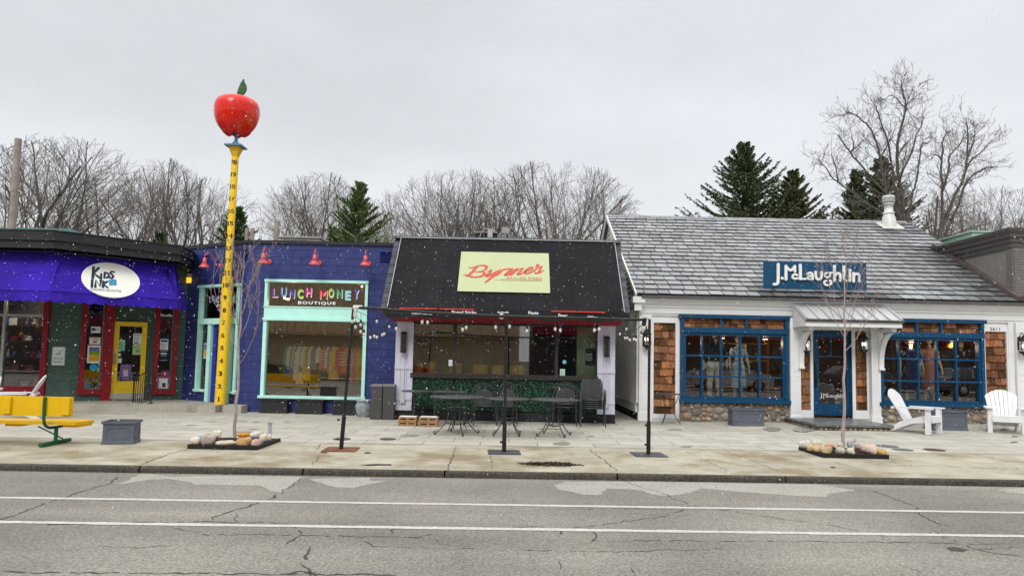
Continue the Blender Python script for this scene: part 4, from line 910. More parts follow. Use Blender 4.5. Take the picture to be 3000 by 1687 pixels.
# the two big windows
warmg = glass('boutique_glass', (.94, .95, .95), .05)
def bigwin(W, k, cols, rows, tcols, zr, seed):
    l, r, z0, _ = W; D = .12; q = MB(); ztop = ZL+.02
    q.fb(MF, l-.05, r+.06, ztop-.09, ztop-.0, -.1, D+.03)
    zl = zr[0]
    q.fb(MF, l, r, zl-.07, zl+.07, -.1, D+.02); q.fb(MF, l, l+.09, z0+.10, zl-.072, -.1, D); q.fb(MF, r-.09, r, z0+.10, zl-.072, -.1, D)
    q.fb(MF, l, l+.09, zl+.072, ztop-.092, -.1, D); q.fb(MF, r-.09, r, zl+.072, ztop-.092, -.1, D)
    q.fb(MF, l-.03, r+.03, z0, z0+.098, -.1, D+.06)
    q.fb(MF, l+.092, r-.092, z0+.10, z0+.16, -.05, D-.03); q.fb(MF, l+.092, r-.092, zl-.14, zl-.072, -.05, D-.03)
    q.fb(MF, l+.092, l+.14, z0+.162, zl-.142, -.05, D-.03); q.fb(MF, r-.14, r-.092, z0+.162, zl-.142, -.05, D-.03)
    for u in tcols: q.fb(MF, u-.035, u+.035, zl+.072, ztop-.092, -.02, D-.02)
    o = q.build('window', bluep, mc); qq = MB()
    for u in cols: qq.fb(MF, u-.022, u+.022, z0+.162, zl-.142, -.02, D-.045)
    us = [l+.14]+cols+[r-.14]
    for z in rows:
        for i in range(len(us)-1): qq.fb(MF, us[i]+(.022 if i else 0), us[i+1]-(.022 if i < len(us)-2 else 0), z-.022, z+.022, -.02, D-.048)
    qq.build('glazing_bars', bluep, o)
    MB().fb(MF, l+.14, r-.14, z0+.16, zl-.14, -.003, .003).build('pane', warmg, o)
    shingles(o, l+.09, r-.09, zl+.07, ztop-.09, .02, .15, seed, (.12, .22))
    return z0
us1 = [MF.uz(*C('c4', x, 850), .1)[0] for x in (557, 659, 761, 863)]; zr1 = [MF.uz(*C('c4', 720, y), .1)[1] for y in (667, 803, 913)]
bigwin(W1, 'c4', us1, zr1[1:], [MF.uz(*C('c4', x, 625), .1)[0] for x in (657, 790)], zr1, 21)
us2 = [MF.uz(*C('c5', x, 870), .1)[0] for x in (609, 712, 812, 913)]; zr2 = [MF.uz(*C('c5', 760, y), .1)[1] for y in (691, 819, 937)]
bigwin(W2, 'c5', us2, zr2[1:], [MF.uz(*C('c5', x, 662), .1)[0] for x in (700, 830)], zr2, 22)
# snow crust on the left sill
# fieldstone base
mortar = M('mortar', (.22, .19, .15), .9, .15, 8, .6, 60)
stonem = M('field_stone', (.30, .27, .23), .6, .28, 14, .4, 50, tint=True, spec=.35)
STC = [(1.0, .9, .8), (.8, .8, .85), (1.1, .85, .7), (.55, .5, .5), (1.2, 1.1, .95), (.7, .55, .5), (.9, .9, .85), (1.0, .75, .6), (.45, .47, .5), (1.1, 1.05, .9)]
def stonewall(l, r, z0, z1, seed, size=.12):
    MB().fb(MF, l, r, z0-.1, z1, -.2, .06).build('mortar_bed', mortar, mc); g_ = random.Random(seed); pl_ = []; q = MB()
    for tr in range(2600):
        s_ = size*g_.uniform(.55, 1.25)*(1 if tr < 900 else .62); u, z = g_.uniform(l+s_*.8, r-s_*.8), g_.uniform(z0+s_*.55, z1-s_*.55)
        if all(((u-a)/(s_+c))**2+((z-b_)/((s_+c)*.78))**2 > .86 for a, b_, c in pl_):
            pl_.append((u, z, s_)); q.ell(MF.P(u, z, .055), (s_*.98, .055, s_*.76), 12, 7, 0, g_.choice(STC), .05, tr, 0, .88)
    q.build('field_stones', stonem, mc)
gb1 = gz(7.3, MY)-.02
stonewall(W1[0], W1[1]+.02, gb1, W1[2]-.003, 5); stonewall(W2[0], W2[1]+.05, gz(11.5, MY)-.02, W2[2]-.003, 6)
# door
ddm = trim(MB(), MF, DD[0], DD[1], DD[2], DD[3], .17, -.16, -.10, 'lrt'); ddm.fb(MF, DD[0]+.17, DD[1]-.17, DD[2], DD[2]+.30, -.16, -.102)
dr = ddm.build('door', bluep, mc)
zm_ = MF.uz(*C('m4', 450, 555), -.1)[1]; um_ = MF.uz(*C('m4', 467, 500), -.1)[0]
q = MB(); q.fb(MF, DD[0]+.17, DD[1]-.17, zm_-.018, zm_+.018, -.15, -.11); q.fb(MF, um_-.016, um_+.016, zm_+.02, DD[3]-.17, -.15, -.112); q.build('glazing_bars', bluep, dr)
MB().fb(MF, DD[0]+.17, DD[1]-.17, DD[2]+.30, DD[3]-.17, -.14, -.134).build('pane', warmg, dr)
q = MB(); q.fb(MF, DD[0]+.05, DD[0]+.11, 1.05, 1.75, -.099, -.085); q.tube([MF.P(DD[0]+.08, 1.15, -.09), MF.P(DD[0]+.08, 1.15, -.03), MF.P(DD[0]+.08, 1.5, -.03), MF.P(DD[0]+.08, 1.5, -.09)], .012, 6); q.build('handle', blkm, dr)
# little logo on the door glass, same letters as the big sign
# bracketed entrance canopy with standing seam metal roof
cn = MB(); CYo = 1.0                                   # projection
cl0, cz_ = MF.uz(*C('c5', 108, 605), CYo); cr0 = MF.uz(*C('c5', 628, 607), CYo)[0]
cu0 = MF.uz(*C('c5', 45, 537), .3)[0]; cu1 = MF.uz(*C('c5', 545, 547), .3)[0]; czt = MF.uz(*C('c5', 300, 542), .3)[1]
ul_, ur_ = (cl0+cu0)/2, (cr0+cu1)/2
ul_, ur_ = cl0+.02, cr0-.03
metal = M('standing_seam_metal', (.50, .50, .49), .42, .08, 2, metal=.35, spec=.5)
CF = Frame(MF.P(0, cz_, CYo), t=(1, 0, 0), up=MF.P(0, czt, .3)-MF.P(0, cz_, CYo)); cs = (MF.P(0, czt, .3)-MF.P(0, cz_, CYo)).length
cn.fb(CF, ul_, ur_, -.02, cs, -.02, 0); nsm = 9
for i in range(nsm): u = ul_+.02+(ur_-ul_-.04)*i/(nsm-1); cn.fb(CF, u-.012, u+.012, -.02, cs, .001, .045)
cn.fb(CF, ul_-.03, ur_+.03, -.05, -.022, -.05, .02, 1); cn.fb(CF, ul_-.02, ul_, -.02, cs, -.04, .03, 0); cn.fb(CF, ur_, ur_+.02, -.02, cs, -.04, .03, 0)
can = cn.build('canopy', [metal, M('bronze_gutter', (0, 0, 0))], mc)
q = MB(); zf = cz_-.03; q.fb(MF, ul_-.01, ur_+.01, zf-.15, zf-.003, CYo-.05, CYo-.02); q.fb(MF, ul_+.0, ul_+.03, zf-.15, zf-.003, .0, CYo-.052); q.fb(MF, ur_-.03, ur_, zf-.15, zf-.003, .0, CYo-.052); q.fb(MF, ul_+.03, ur_-.03, zf-.08, zf-.04, 0, CYo-.052)
for u0 in (ul_+.0, ur_-.02): q.poly(Frame(MF.P(u0, 0, 0), t=MF.n, up=(0, 0, 1)), [(.2, zf-.002), (CYo-.02, zf-.002), (.2, czt-.0)], -.02, 0)
q.build('canopy_fascia', white, can)
for uc_ in ((ul_+.15), (ur_-.17)):
    q = MB(); B_ = Frame(MF.P(uc_, 0, .1), t=MF.n, up=(0, 0, 1)); zt2 = zf-.152; Hh, Pp = 1.02, .72
    outer = []; 
    for i in range(13): a = math.pi/2*i/12; outer.append((.12+(Pp-.14)*(1-math.cos(a)) , zt2-Hh+.12+(Hh-.24)*math.sin(a)))
    inner = []
    for i in range(13): a = math.pi/2*i/12; inner.append((.10+(Pp-.34)*(1-math.cos(a))*1.0, zt2-Hh+.42+(Hh-.55)*math.sin(a)))
    pts = [(0.0, zt2-Hh), (.12, zt2-Hh), (.12, zt2-Hh+.10)]+outer[1:]+[(Pp, zt2-.12), (Pp, zt2), (Pp-.22, zt2)]
    # curved brace, wall leg, top arm
    for i in range(12):
        q.poly(B_, [outer[i], outer[i+1], (inner[i+1]), (inner[i])], -.12, 0)
    q.poly(B_, [(0, zt2-Hh), (.12, zt2-Hh), (.12, zt2-Hh+.115), (.095, zt2-Hh+.43), (.095, zt2), (0, zt2)], -.121, .001)
    q.poly(B_, [(.096, zt2-.10), (Pp, zt2-.10), (Pp, zt2), (.096, zt2)], -.122, .002); q.poly(B_, [(0, zt2-Hh-.05), (.15, zt2-Hh-.05), (.15, zt2-Hh), (0, zt2-Hh)], -.13, .01)
    q.build('bracket', white, can)
# bluestone landing on pebbles
lz = .27
l0, l1, l2 = onZ(*C('c5', 165, 1165), lz), onZ(*C('c5', 588, 1172), lz), onZ(*C('c5', 75, 1125), lz)
lx0, lx1, ly0 = onZ(*C('m4', 365, 1160), lz).x, l1.x, l1.y
q = MB(); q.box(lx0, lx1, ly0, MY-.01, lz-.05, lz); blst = blockmat('bluestone', (.15, .16, .155), .6, .35, .008, .35, .004, .2, (.06, .06, .06), .45, .4, .25)
lt = thing('entrance_step', 'low bluestone landing edged with pebbles before the blue door', 'step', ((lx0+lx1)/2, ly0+.5, .09))
lt2 = q.build('slab', blst, lt); q = MB(); q.box(lx0+.07, lx1-.07, ly0+.09, MY-.01, .05, lz-.052); q.build('mortar_bed', mortar, lt)
q = MB(); g_ = random.Random(8); x = lx0+.1
while x < lx1-.08: s_ = g_.uniform(.045, .062); q.ell((x+s_, ly0+.085, .155), (s_*.95, .05, .05), 10, 6, 0, g_.choice(STC), .04, int(x*99), 0, .9); x += 2*s_+.012
y = ly0+.15
while y < MY-.15: s_ = g_.uniform(.045, .06); q.ell((lx0+.07, y+s_, .155), (.05, s_*.95, .05), 10, 6, 0, g_.choice(STC), .04, int(y*99), 0, .9); y += 2*s_+.012
q.build('pebble_course', stonem, lt)
# roof flue
fl = MB(); fp_ = RF.P(12.92, SL-.42, 0); fx, fy, fz = fp_
fl.lathe([(.26, -.15), (.25, .02), (.20, .30), (.15, .42)], (fx, fy, fz), 18); fl.lathe([(.19, .42), (.19, .46), (.14, .47), (.14, .72), (.17, .73), (.17, .79), (.13, .80)], (fx, fy, fz), 18)
for i in range(3): fl.lathe([(.13, .82+.06*i), (.21, .83+.06*i), (.19, .865+.06*i), (.13, .875+.06*i)], (fx, fy, fz), 18)
fl.lathe([(.2, 1.0), (.18, 1.04), (.001, 1.07)], (fx, fy, fz), 18)
fl.poly(Frame(RF.P(12.92, SL-.45, .03), t=RF.t, up=RF.up), [(-.36, -.34), (.36, -.34), (.36, .3), (-.36, .3)], -.02, .01)
fl.build('flue', M('painted_flue', (.62, .62, .58), .45, .12, 4, metal=.1), mc)
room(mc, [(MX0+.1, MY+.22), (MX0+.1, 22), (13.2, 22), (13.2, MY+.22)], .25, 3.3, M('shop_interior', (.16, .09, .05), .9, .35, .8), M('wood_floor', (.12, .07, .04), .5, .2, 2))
dlm = M('downlight', (1.0, .74, .38), .5, emit=9)
for u, dd in ((us1[0]-.35, -.5), (us1[1]+.2, -.5), (us1[2]+.9, -.6), (us2[0]-.45, -.5), (us2[1]+.15, -.5), (us2[3]+.3, -.5)):
    MB().lathe([(.06, 0), (.06, .01)], MF.P(u, zr1[0]-.19, dd), 12).build('downlight', dlm, mc)
    ld = bpy.data.lights.new('downlight_lamp', 'POINT'); ld.energy = 9; ld.color = (1, .72, .42); ld.shadow_soft_size = .06; lo = bpy.data.objects.new('downlight_lamp', ld); COL.objects.link(lo); lo.location = MF.P(u, zr1[0]-.3, dd)
for k_, x_, y_, e_ in (('c2', 1160, 392, 60), ('c2', 1187, 402, 0), ('c2', 700, 466, 60), ('c2', 690, 462, 0), ('c2', 714, 470, 0)):
    p_ = FBf.P(*FBf.uz(*C(k_, x_, y_), -.7), -.7); MB().ell(p_, (.03, .03, .03), 10, 8).build('ceiling_bulb', dlm, bt)
    if e_: ld = bpy.data.lights.new('bulb_lamp', 'POINT'); ld.energy = e_*.5; ld.color = (1, .8, .55); ld.shadow_soft_size = .02; lo = bpy.data.objects.new('bulb_lamp', ld); COL.objects.link(lo); lo.location = p_+XY(0, .6, -.1)

# ================================================================== grey brick neighbour (far right)
gb = thing('grey_brick_building', 'taupe painted brick building with moulded cornice rising beside the slate roof', 'building', (15, 20, 0))
taupe = blockmat('taupe_brick', sg(106, 101, 97), .6, .075, .006, .7, .004, .08, sg(70, 64, 60), .25, .5, .03); tauper = M('taupe_render', sg(118, 114, 108), .8, .08, 2, .25, 30)
taupt = M('taupe_trim', sg(80, 76, 74), .55, .08, 3)
b = MB(); b.box(13.36, 17, MY-.0, 26, 3.31, 4.95); b.f = b.f; b.build('wall', tauper, gb)
b = MB(); b.fb(Frame((13.38, MY-.001, 0), t=(1, 0, 0)), 0, 4, 3.31, 4.93, -.02, .03); b.fb(Frame((13.37, MY+.22, 0), t=(0, -1, 0)), 0, .24, 3.31, 4.93, -.05, .03); b.build('brick_face', taupe, gb)
b = MB(); pr2 = [(.03, 4.86), (.05, 4.92), (.05, 4.98), (.10, 5.03), (.10, 5.10), (.17, 5.16), (.17, 5.22), (.24, 5.30), (.26, 5.36), (.26, 5.38)]
cxn = 13.36
for (d1, za), (d2, zb) in zip(pr2[:-1], pr2[1:]):
    b.face([(cxn-d1, 27, za), (cxn-d1, MY-d1, za), (cxn-d2, MY-d2, zb), (cxn-d2, 27, zb)]); b.face([(cxn-d1, MY-d1, za), (18, MY-d1, za), (18, MY-d2, zb), (cxn-d2, MY-d2, zb)])
b.face([(cxn-.26, 27, 5.38), (cxn-.26, MY-.26, 5.38), (18, MY-.26, 5.38), (18, 27, 5.38)]); b.build('cornice', taupt, gb)
b = MB(); b.obox(RF.P(13.30, .05, .06), RF.P(13.30, SL*.62, .06), .16, .14, 0, RF.n); b.build('step_flashing', M('dark_flashing', sg(84, 74, 72), .6, .15, 4), gb)
b = MB(); b.box(14.6, 17.5, 21.5, 24, 5.3, 5.95); b.box(14.55, 17.55, 21.45, 24.05, 5.951, 6.0)
tag(b.build('rooftop_unit', M('mint_metal', sg(150, 180, 160), .5, .06), loc=(16, 22.5, 5.3)), 'pale green metal box on the grey building roof behind its cornice', 'rooftop unit')
# ================================================================== signs and writing
def wpos(fr, u, z, d=0): return tuple(fr.P(u, z, d))
# oval shop sign on the purple awning (artwork figure left out)
af = Frame(A1, A2); es = af.uz(*C('c1', 671, 352), -.02)
AWK = Frame(af.P(0, ZA+.10, -.012), t=af.t, up=(af.P(0, ZB, -.38)-af.P(0, ZA+.10, -.012)))
e0 = AWK.uz(*C('c1', 494, 350), .03); e1 = AWK.uz(*C('c1', 848, 355), .03); et = AWK.uz(*C('c1', 668, 248), .03); eb_ = AWK.uz(*C('c1', 672, 457), .03)
ec = ((e0[0]+e1[0])/2, (et[1]+eb_[1])/2); ra, rb = (e1[0]-e0[0])/2, (et[1]-eb_[1])/2
osn = thing('shop_sign', 'cream oval sign with dark hand drawn lettering on the purple awning', 'sign', wpos(AWK, ec[0], ec[1], .02))
MB().poly(AWK, [(ec[0]+ra*math.cos(a*math.pi/24), ec[1]+rb*math.sin(a*math.pi/24)) for a in range(48)], -.01, .03).build('sign_board', M('cream_board', sg(233, 232, 222), .5, .03), osn)
q = MB(); ikm = M('dark_teal_ink', sg(24, 52, 66), .5)
def s1(pts, wd, k='c1', dd=.034): q.stroke(AWK, [AWK.uz(*C(k, x, y), .03) for x, y in pts], wd*.4149/100*1.5, dd+random.uniform(0, .002), sm=False)
for pts, wd in [([(568,276),(563,340)], 11), ([(598,280),(568,312),(602,338)], 10), ([(614,318),(612,345)], 9), ([(636,309),(633,344),(650,340),(662,326),(652,311),(636,309)], 9),
                ([(690,305),(676,302),(668,312),(682,322),(688,332),(678,342),(665,338)], 9), ([(560,352),(557,394)], 10), ([(578,394),(582,354),(606,392),(612,352)], 10), ([(628,362),(624,396)], 10), ([(650,362),(628,380),(652,398)], 9)]: s1(pts, wd)
u0, z0 = AWK.uz(*C('c1', 549, 408), .03); u1, z1 = AWK.uz(*C('c1', 735, 422), .03)
text(q, AWK, "CHILDREN'S BOOKST*RE", u0, u1, z0-.03, z0+.035, .034, 0, .01, 1.1, slope=(z1-z0))
q.build('lettering', ikm, osn)
q = MB(); p_ = AWK.uz(*C('c1', 617, 303), .03); q.poly(AWK, [(p_[0]+.02*(1 if i % 2 else .45)*math.cos(i*math.pi/5), p_[1]+.02*(1 if i % 2 else .45)*math.sin(i*math.pi/5)) for i in range(10)], .03, .035); q.build('star', M('orange_ink', sg(230, 140, 90), .5), osn)
q = MB(); 
for sx, pts in ((0, [(657,352),(684,347),(688,384),(664,388)]), (1, [(684,347),(706,352),(707,386),(688,384)])): q.poly(AWK, [AWK.uz(*C('c1', x, y), .03) for x, y in pts], .03, .036+.002*sx)
q.build('book_emblem', M('teal_ink', sg(60, 140, 175), .5), osn)
# blue roof sign with raised white letters
SF = Frame((0, 17.75, 0), t=(1, 0, 0)); sr = SF.rect('m6', 138, 130, 2408, 740)
bs_ = thing('roof_sign', 'teal blue board with raised white lettering standing on the slate roof', 'sign', wpos(SF, sr[0], sr[2]))
def tilt(x): return 0
MB().fb(SF, sr[0], sr[1], sr[2], sr[3], -.06, 0).build('sign_board', M('sign_blue', sg(6, 62, 92), .5, .10, 3), bs_)
MB().obox(SF.P(sr[0]+.4, sr[2]+.1, -.06), SF.P(sr[0]+.4, sr[2]+.1, -.5), .05, .05).obox(SF.P(sr[1]-.4, sr[2]+.1, -.06), SF.P(sr[1]-.4, sr[2]+.1, -.5), .05, .05).obox(SF.P(sr[0]+.4, sr[3]-.1, -.06), SF.P(sr[0]+.4, sr[3]-.1, -.9), .05, .05).obox(SF.P(sr[1]-.4, sr[3]-.1, -.06), SF.P(sr[1]-.4, sr[3]-.1, -.9), .05, .05).build('bracket', blkm, bs_)
LOGO = [([(438,190),(438,560),(425,612),(385,630),(345,632)], 66), ([(608,230),(608,522)], 66), ([(608,240),(712,345),(800,250)], 60), ([(805,232),(805,352)], 58), ([(525,498),(526,499)], 72),
        ([(855,430),(810,405),(760,430),(750,480),(790,512),(865,500)], 50), ([(925,205),(930,510)], 66), ([(905,512),(1048,514)], 46),
        ([(1080,405),(1140,370),(1195,395),(1200,520)], 50), ([(1195,448),(1120,445),(1082,490),(1120,525),(1190,505)], 44), ([(1265,358),(1268,470),(1300,520),(1360,525),(1395,480),(1398,358)], 56),
        ([(1540,375),(1470,390),(1462,445),(1510,485),(1570,470),(1590,420),(1560,378)], 44), ([(1530,372),(1632,378)], 36), ([(1540,545),(1465,560),(1450,610),(1500,655),(1575,650),(1620,600),(1590,552),(1540,545)], 46),
        ([(1682,230),(1685,552)], 62), ([(1690,440),(1740,385),(1800,395),(1812,450),(1812,555)], 56), ([(1890,240),(1892,480),(1915,545),(1935,552)], 60), ([(2018,322),(2019,323)], 74), ([(2020,372),(2022,556)], 60),
        ([(2105,385),(2106,568)], 60), ([(2110,440),(2160,395),(2220,405),(2232,460),(2235,572)], 56)]
q = MB(); lu = {}
for pts, wd in LOGO: q.stroke(SF, [SF.uz(*C('m6', x, y)) for x, y in pts], wd*.11334/97*.93, .012+random.uniform(0, .002), .045, sm=len(pts) > 2)
q.build('raised_lettering', M('white_letter', (.74, .75, .72), .5, .03), bs_)
q = MB(); c0, c1_ = MF.uz(*C('m4', 370, 905), -.13), MF.uz(*C('m4', 592, 912), -.13); zz0, zz1 = MF.uz(*C('m4', 480, 930), -.13)[1], MF.uz(*C('m4', 480, 880), -.13)[1]
for pts, wd in LOGO:
    f = lambda x, y: (c0[0]+(c1_[0]-c0[0])*(x-345)/(2235-345), zz0+(zz1-zz0)*(1-(y-190)/(660-190)))
    q.stroke(MF, [f(x, y) for x, y in pts], wd*.42/1890*.62*(c1_[0]-c0[0])/.42, -.132+random.uniform(0, .0008), 0, sm=False)
q.build('lettering', wlet, dr)
# stroller parking sign
sp_ = LX.rect('k5', 628, 480, 785, 705, .02)
sgn = thing('parking_sign', 'small white sign with green border and pushchair symbol on the green wall', 'sign', wpos(LX, sp_[0], sp_[2], 0))
def rrect(l, r, z0, z1, rad, n=4):
    P = []
    for cx, cz, a0 in ((r-rad, z0+rad, -90), (r-rad, z1-rad, 0), (l+rad, z1-rad, 90), (l+rad, z0+rad, 180)):
        for i in range(n+1): a = math.radians(a0+90*i/n); P.append((cx+rad*math.cos(a), cz+rad*math.sin(a)))
    return P
sfr = LX; gsn = M('sign_green', sg(60, 145, 110), .5); ww = M('sign_white', (.72, .74, .74), .4, .03)
MB().poly(sfr, rrect(*sp_, .035), .004, .012).build('sign_board', ww, sgn)
q = MB(); l, r, z0, z1 = sp_; P = rrect(l+.012, r-.012, z0+.012, z1-.012, .028); q.stroke(sfr, P, .006, .0125, closed=True, sm=False)
W_ = r-l; H_ = z1-z0
text(q, sfr, 'STROLLER', l+.10*W_, r-.10*W_, z0+.32*H_, z0+.43*H_, .0135, 0, .02); text(q, sfr, 'PARKING', l+.13*W_, r-.13*W_, z0+.14*H_, z0+.25*H_, .0135, 0, .02)
q2 = lambda x, y: (l+W_*x, z0+H_*y)
q.stroke(sfr, [q2(.80, .80), q2(.88, .84), q2(.84, .87), q2(.62, .70), q2(.45, .62)], .008, .0135)
q.poly(sfr, [q2(.28, .66), q2(.44, .60), q2(.62, .60), q2(.64, .72), q2(.50, .66)], .012, .0138); q.poly(sfr, [(q2(.53, .78)[0]+.017*math.cos(i*.7), q2(.53, .78)[1]+.017*math.sin(i*.7)) for i in range(9)], .012, .0138)
for x in (.36, .64): P = [(q2(x, .55)[0]+.02*math.cos(i*.6283), q2(x, .55)[1]+.02*math.sin(i*.6283)) for i in range(10)]; q.stroke(sfr, P, .006, .0138, closed=True, sm=False)
q.build('lettering', gsn, sgn)
# notices on the glass
def notice(fr, k, l, t, r, b_, d, base, marks, label, name='poster', border=None):
    L_ = fr.rect(k, l, t, r, b_, d); o = thing(name, label, 'poster', wpos(fr, L_[0], L_[2], d))
    w_, h_ = L_[1]-L_[0], L_[3]-L_[2]
    MB().fb(fr, *L_, d, d+.003).build('paper', M('paper_%d_%d_%d' % base, sg(*base), .6, .04, 9), o)
    for i, (x0, x1, y0, y1, c) in enumerate(marks):
        q = MB(); P = (L_[0]+w_*x0, L_[0]+w_*x1, L_[2]+h_*y0, L_[2]+h_*y1)
        if isinstance(c[0], str): text(q, fr, c[0], *P, d+.0045, 0, .02)
        else: q.fb(fr, *P, d+.0031, d+.0036+.0003*i)
        q.build('print', M('ink_%d_%d_%d' % c[-3:], sg(*c[-3:]), .6), o)
    return o
lines = lambda n, c, y0=.1, y1=.6, x0=.12, x1=.85: [(x0, x1-.1*(i % 3), y0+(y1-y0)*i/n, y0+(y1-y0)*i/n+.035, c) for i in range(n)]
gd = -.045
ks = (48, 52, 60)
notice(AX, 'c1', 552, 635, 610, 673, gd, (225, 228, 225), [(.06, .48, .3, .8, (70, 80, 120)), (.52, .94, .3, .8, (190, 190, 200))], 'small landscape card with a blue panel high in the bookshop side window')
notice(AX, 'c1', 543, 700, 609, 742, gd, (230, 222, 208), [(.12, .88, .62, .9, ('OPEN', 170, 50, 50)), (.3, .7, .2, .5, (150, 110, 80))], 'white card reading open in red above the framed picture in the bookshop side window')
notice(AX, 'c1', 530, 748, 613, 856, gd, (236, 236, 240), [(.12, .88, .1, .9, (205, 165, 25)), (.12, .88, .48, .9, (120, 150, 50)), (.12, .88, .68, .9, (90, 100, 150))], 'white bordered picture of a golden hill and blue sky in the bookshop side window')
notice(AX, 'c1', 590, 880, 622, 908, gd, (165, 170, 130), [], 'small olive sticker below the light blue dot in the bookshop side window')
for (x, y, r_, c, lb) in ((567, 881, 21, (20, 150, 190), 'large round turquoise sticker below the framed hill picture'), (607, 861, 13, (110, 185, 215), 'small round light blue sticker at the corner of the hill picture')):
    u, z = AX.uz(*C('c1', x, y), gd); rr = r_*.4149/93
    tag(MB().poly(AX, [(u+rr*math.cos(i*.3927), z+rr*math.sin(i*.3927)) for i in range(16)], gd, gd+.004).build('sticker', M('dot_%d' % x, sg(*c), .5), loc=wpos(AX, u, z, gd)), lb, 'sticker')
dgl = -.062
notice(AX, 'c1', 707, 715, 758, 780, dgl, (120, 190, 165), lines(6, (40, 100, 90), .1, .8), 'pale teal poster of a tree drawing on the yellow door glass')
notice(AX, 'c1', 808, 676, 859, 740, dgl, (218, 218, 224), [(.1, .9, .85, .93, ks), ]+lines(7, (130, 130, 140), .12, .75)+[(.15, .6, .04, .1, ks)], 'white printed notice at upper right of the yellow door glass')
notice(AX, 'c1', 805, 742, 857, 805, dgl, (168, 195, 130), [(.3, .8, .2, .55, (120, 160, 110))]+lines(3, (90, 120, 70), .65, .9), 'light green poster under the white notice on the yellow door')
notice(AX, 'c1', 708, 792, 737, 818, dgl, (70, 80, 74), [(.2, .8, .2, .8, (215, 220, 215))], 'small dark framed card on the left of the yellow door glass')
notice(AX, 'c1', 702, 826, 738, 855, dgl, (210, 210, 210), lines(3, (150, 150, 150), .2, .8), 'small white card low on the left of the yellow door glass')
notice(AX, 'c1', 728, 864, 796, 960, dgl, (118, 84, 145), [(.3, .7, .25, .7, (190, 170, 200)), (.38, .62, .62, .82, (150, 95, 60)), (.05, .95, .0, .2, (40, 36, 70)), (.2, .8, .08, .14, (170, 160, 190))], 'purple picture poster at the bottom of the yellow door glass')
notice(AX, 'c1', 970, 710, 1020, 775, gd, (214, 216, 228), [(.1, .9, .72, .92, (50, 70, 130))]+lines(6, (150, 150, 165), .1, .65), 'white notice with blue heading in the narrow window right of the yellow door')
notice(AX, 'c1', 966, 779, 1018, 841, gd, (26, 38, 62), [(.04, .96, .02, .05, (215, 215, 220)), (.04, .96, .95, .98, (215, 215, 220)), (.15, .85, .6, .78, (200, 205, 215)), (.15, .8, .45, .5, (140, 150, 170))], 'navy notice with white border in the narrow window right of the yellow door')
notice(AX, 'c1', 978, 901, 1022, 945, gd, (150, 45, 110), [(.4, .6, .4, .75, (230, 200, 215))], 'magenta poster low in the narrow window right of the yellow door')
notice(AX, 'c1', 962, 948, 1016, 1008, gd, (222, 218, 222), [(.4, .8, .1, .55, (70, 55, 70))], 'white box picture at the bottom of the narrow bookshop window')
notice(AX, 'c1', 1014, 988, 1036, 1008, gd, (210, 200, 190), [(.1, .5, .2, .8, (220, 60, 40)), (.5, .9, .2, .8, (235, 170, 40))], 'tiny card sticker with red and orange blocks in the bookshop window corner')
notice(AX, 'c1', 946, 968, 966, 992, gd, (90, 140, 190), [], 'tiny blue sticker at the lower left of the narrow bookshop window')
notice(PF, 'c3', 414, 780, 438, 815, -.04, (205, 215, 215), lines(4, (150, 160, 165), .2, .8), 'small white paper on the left pane of the restaurant window')
notice(PF, 'c3', 1044, 832, 1072, 869, -.04, (170, 205, 180), lines(4, (70, 110, 90), .2, .85), 'pale green notice at the bottom of the restaurant window')
notice(PF, 'c3', 1188, 718, 1246, 812, -.29, (32, 46, 48), [(.04, .66, .28, .72, (180, 200, 190)), (.1, .6, .35, .4, (60, 80, 80)), (.1, .6, .5, .56, (60, 80, 80)), (.1, .9, .82, .9, (60, 90, 60)), (.1, .9, .08, .14, (90, 110, 110))], 'dark menu board with a pale sheet on the light green wall inside the restaurant')
u, z = PF.uz(*C('c3', 1069, 792), -.04); tag(MB().poly(PF, [(u+.05*math.cos(i*.4), z+.05*math.sin(i*.4)) for i in range(16)], -.04, -.036).build('sticker', M('dot_aqua', sg(110, 180, 195), .5), loc=wpos(PF, u, z, -.04)), 'round aqua sticker on the restaurant window', 'sticker')
notice(FA, 'c2', 201, 735, 222, 828, -.05, (200, 205, 215), [(.12, .88, .08, .6, (210, 165, 30)), (.12, .88, .6, .92, (80, 110, 150))], 'bordered picture in the sidelight of the navy shop entrance')
notice(MF, 'm4', 700, 395, 722, 482, -.01, (190, 185, 175), [(.1, .9, .1, .9, (90, 50, 30))], 'small pale framed plaque on the shingles right of the blue door', name='plaque')
# ================================================================== wall lamps
lampred = M('lamp_red', sg(196, 78, 84), .35, .05, 4, spec=.5)
def gooseneck():
    o = thing('gooseneck_lamp', 'x', 'wall lamp', group='red gooseneck lamps on the navy shop')
    MB().lathe([(.065, 0), (.065, .015), (.045, .03)], (0, 0, 0), 16, axis=(0, -1, 0)).build('wall_plate', lampred, o)
    pts = [(0, -.02, 0), (0, -.12, .0), (0, -.18, .08), (0, -.25, .24), (0, -.33, .31), (0, -.42, .31), (0, -.475, .24), (0, -.48, .14)]
    P, _ = smooth2([Vector(p) for p in pts], [1]*8, False); MB().tube(P, .013, 8).build('arm', lampred, o)
    MB().lathe([(.02, .16), (.045, .15), (.045, .07), (.06, .06), (.06, .045), (.05, .04), (.145, -.10), (.15, -.11), (.14, -.108), (.05, .02)], (0, -.48, 0), 20).build('shade', lampred, o)
    MB().ell((0, -.48, -.05), (.03, .03, .045), 10, 8).build('bulb', M('frosted_bulb', (.75, .72, .62), .3), o)
    return o
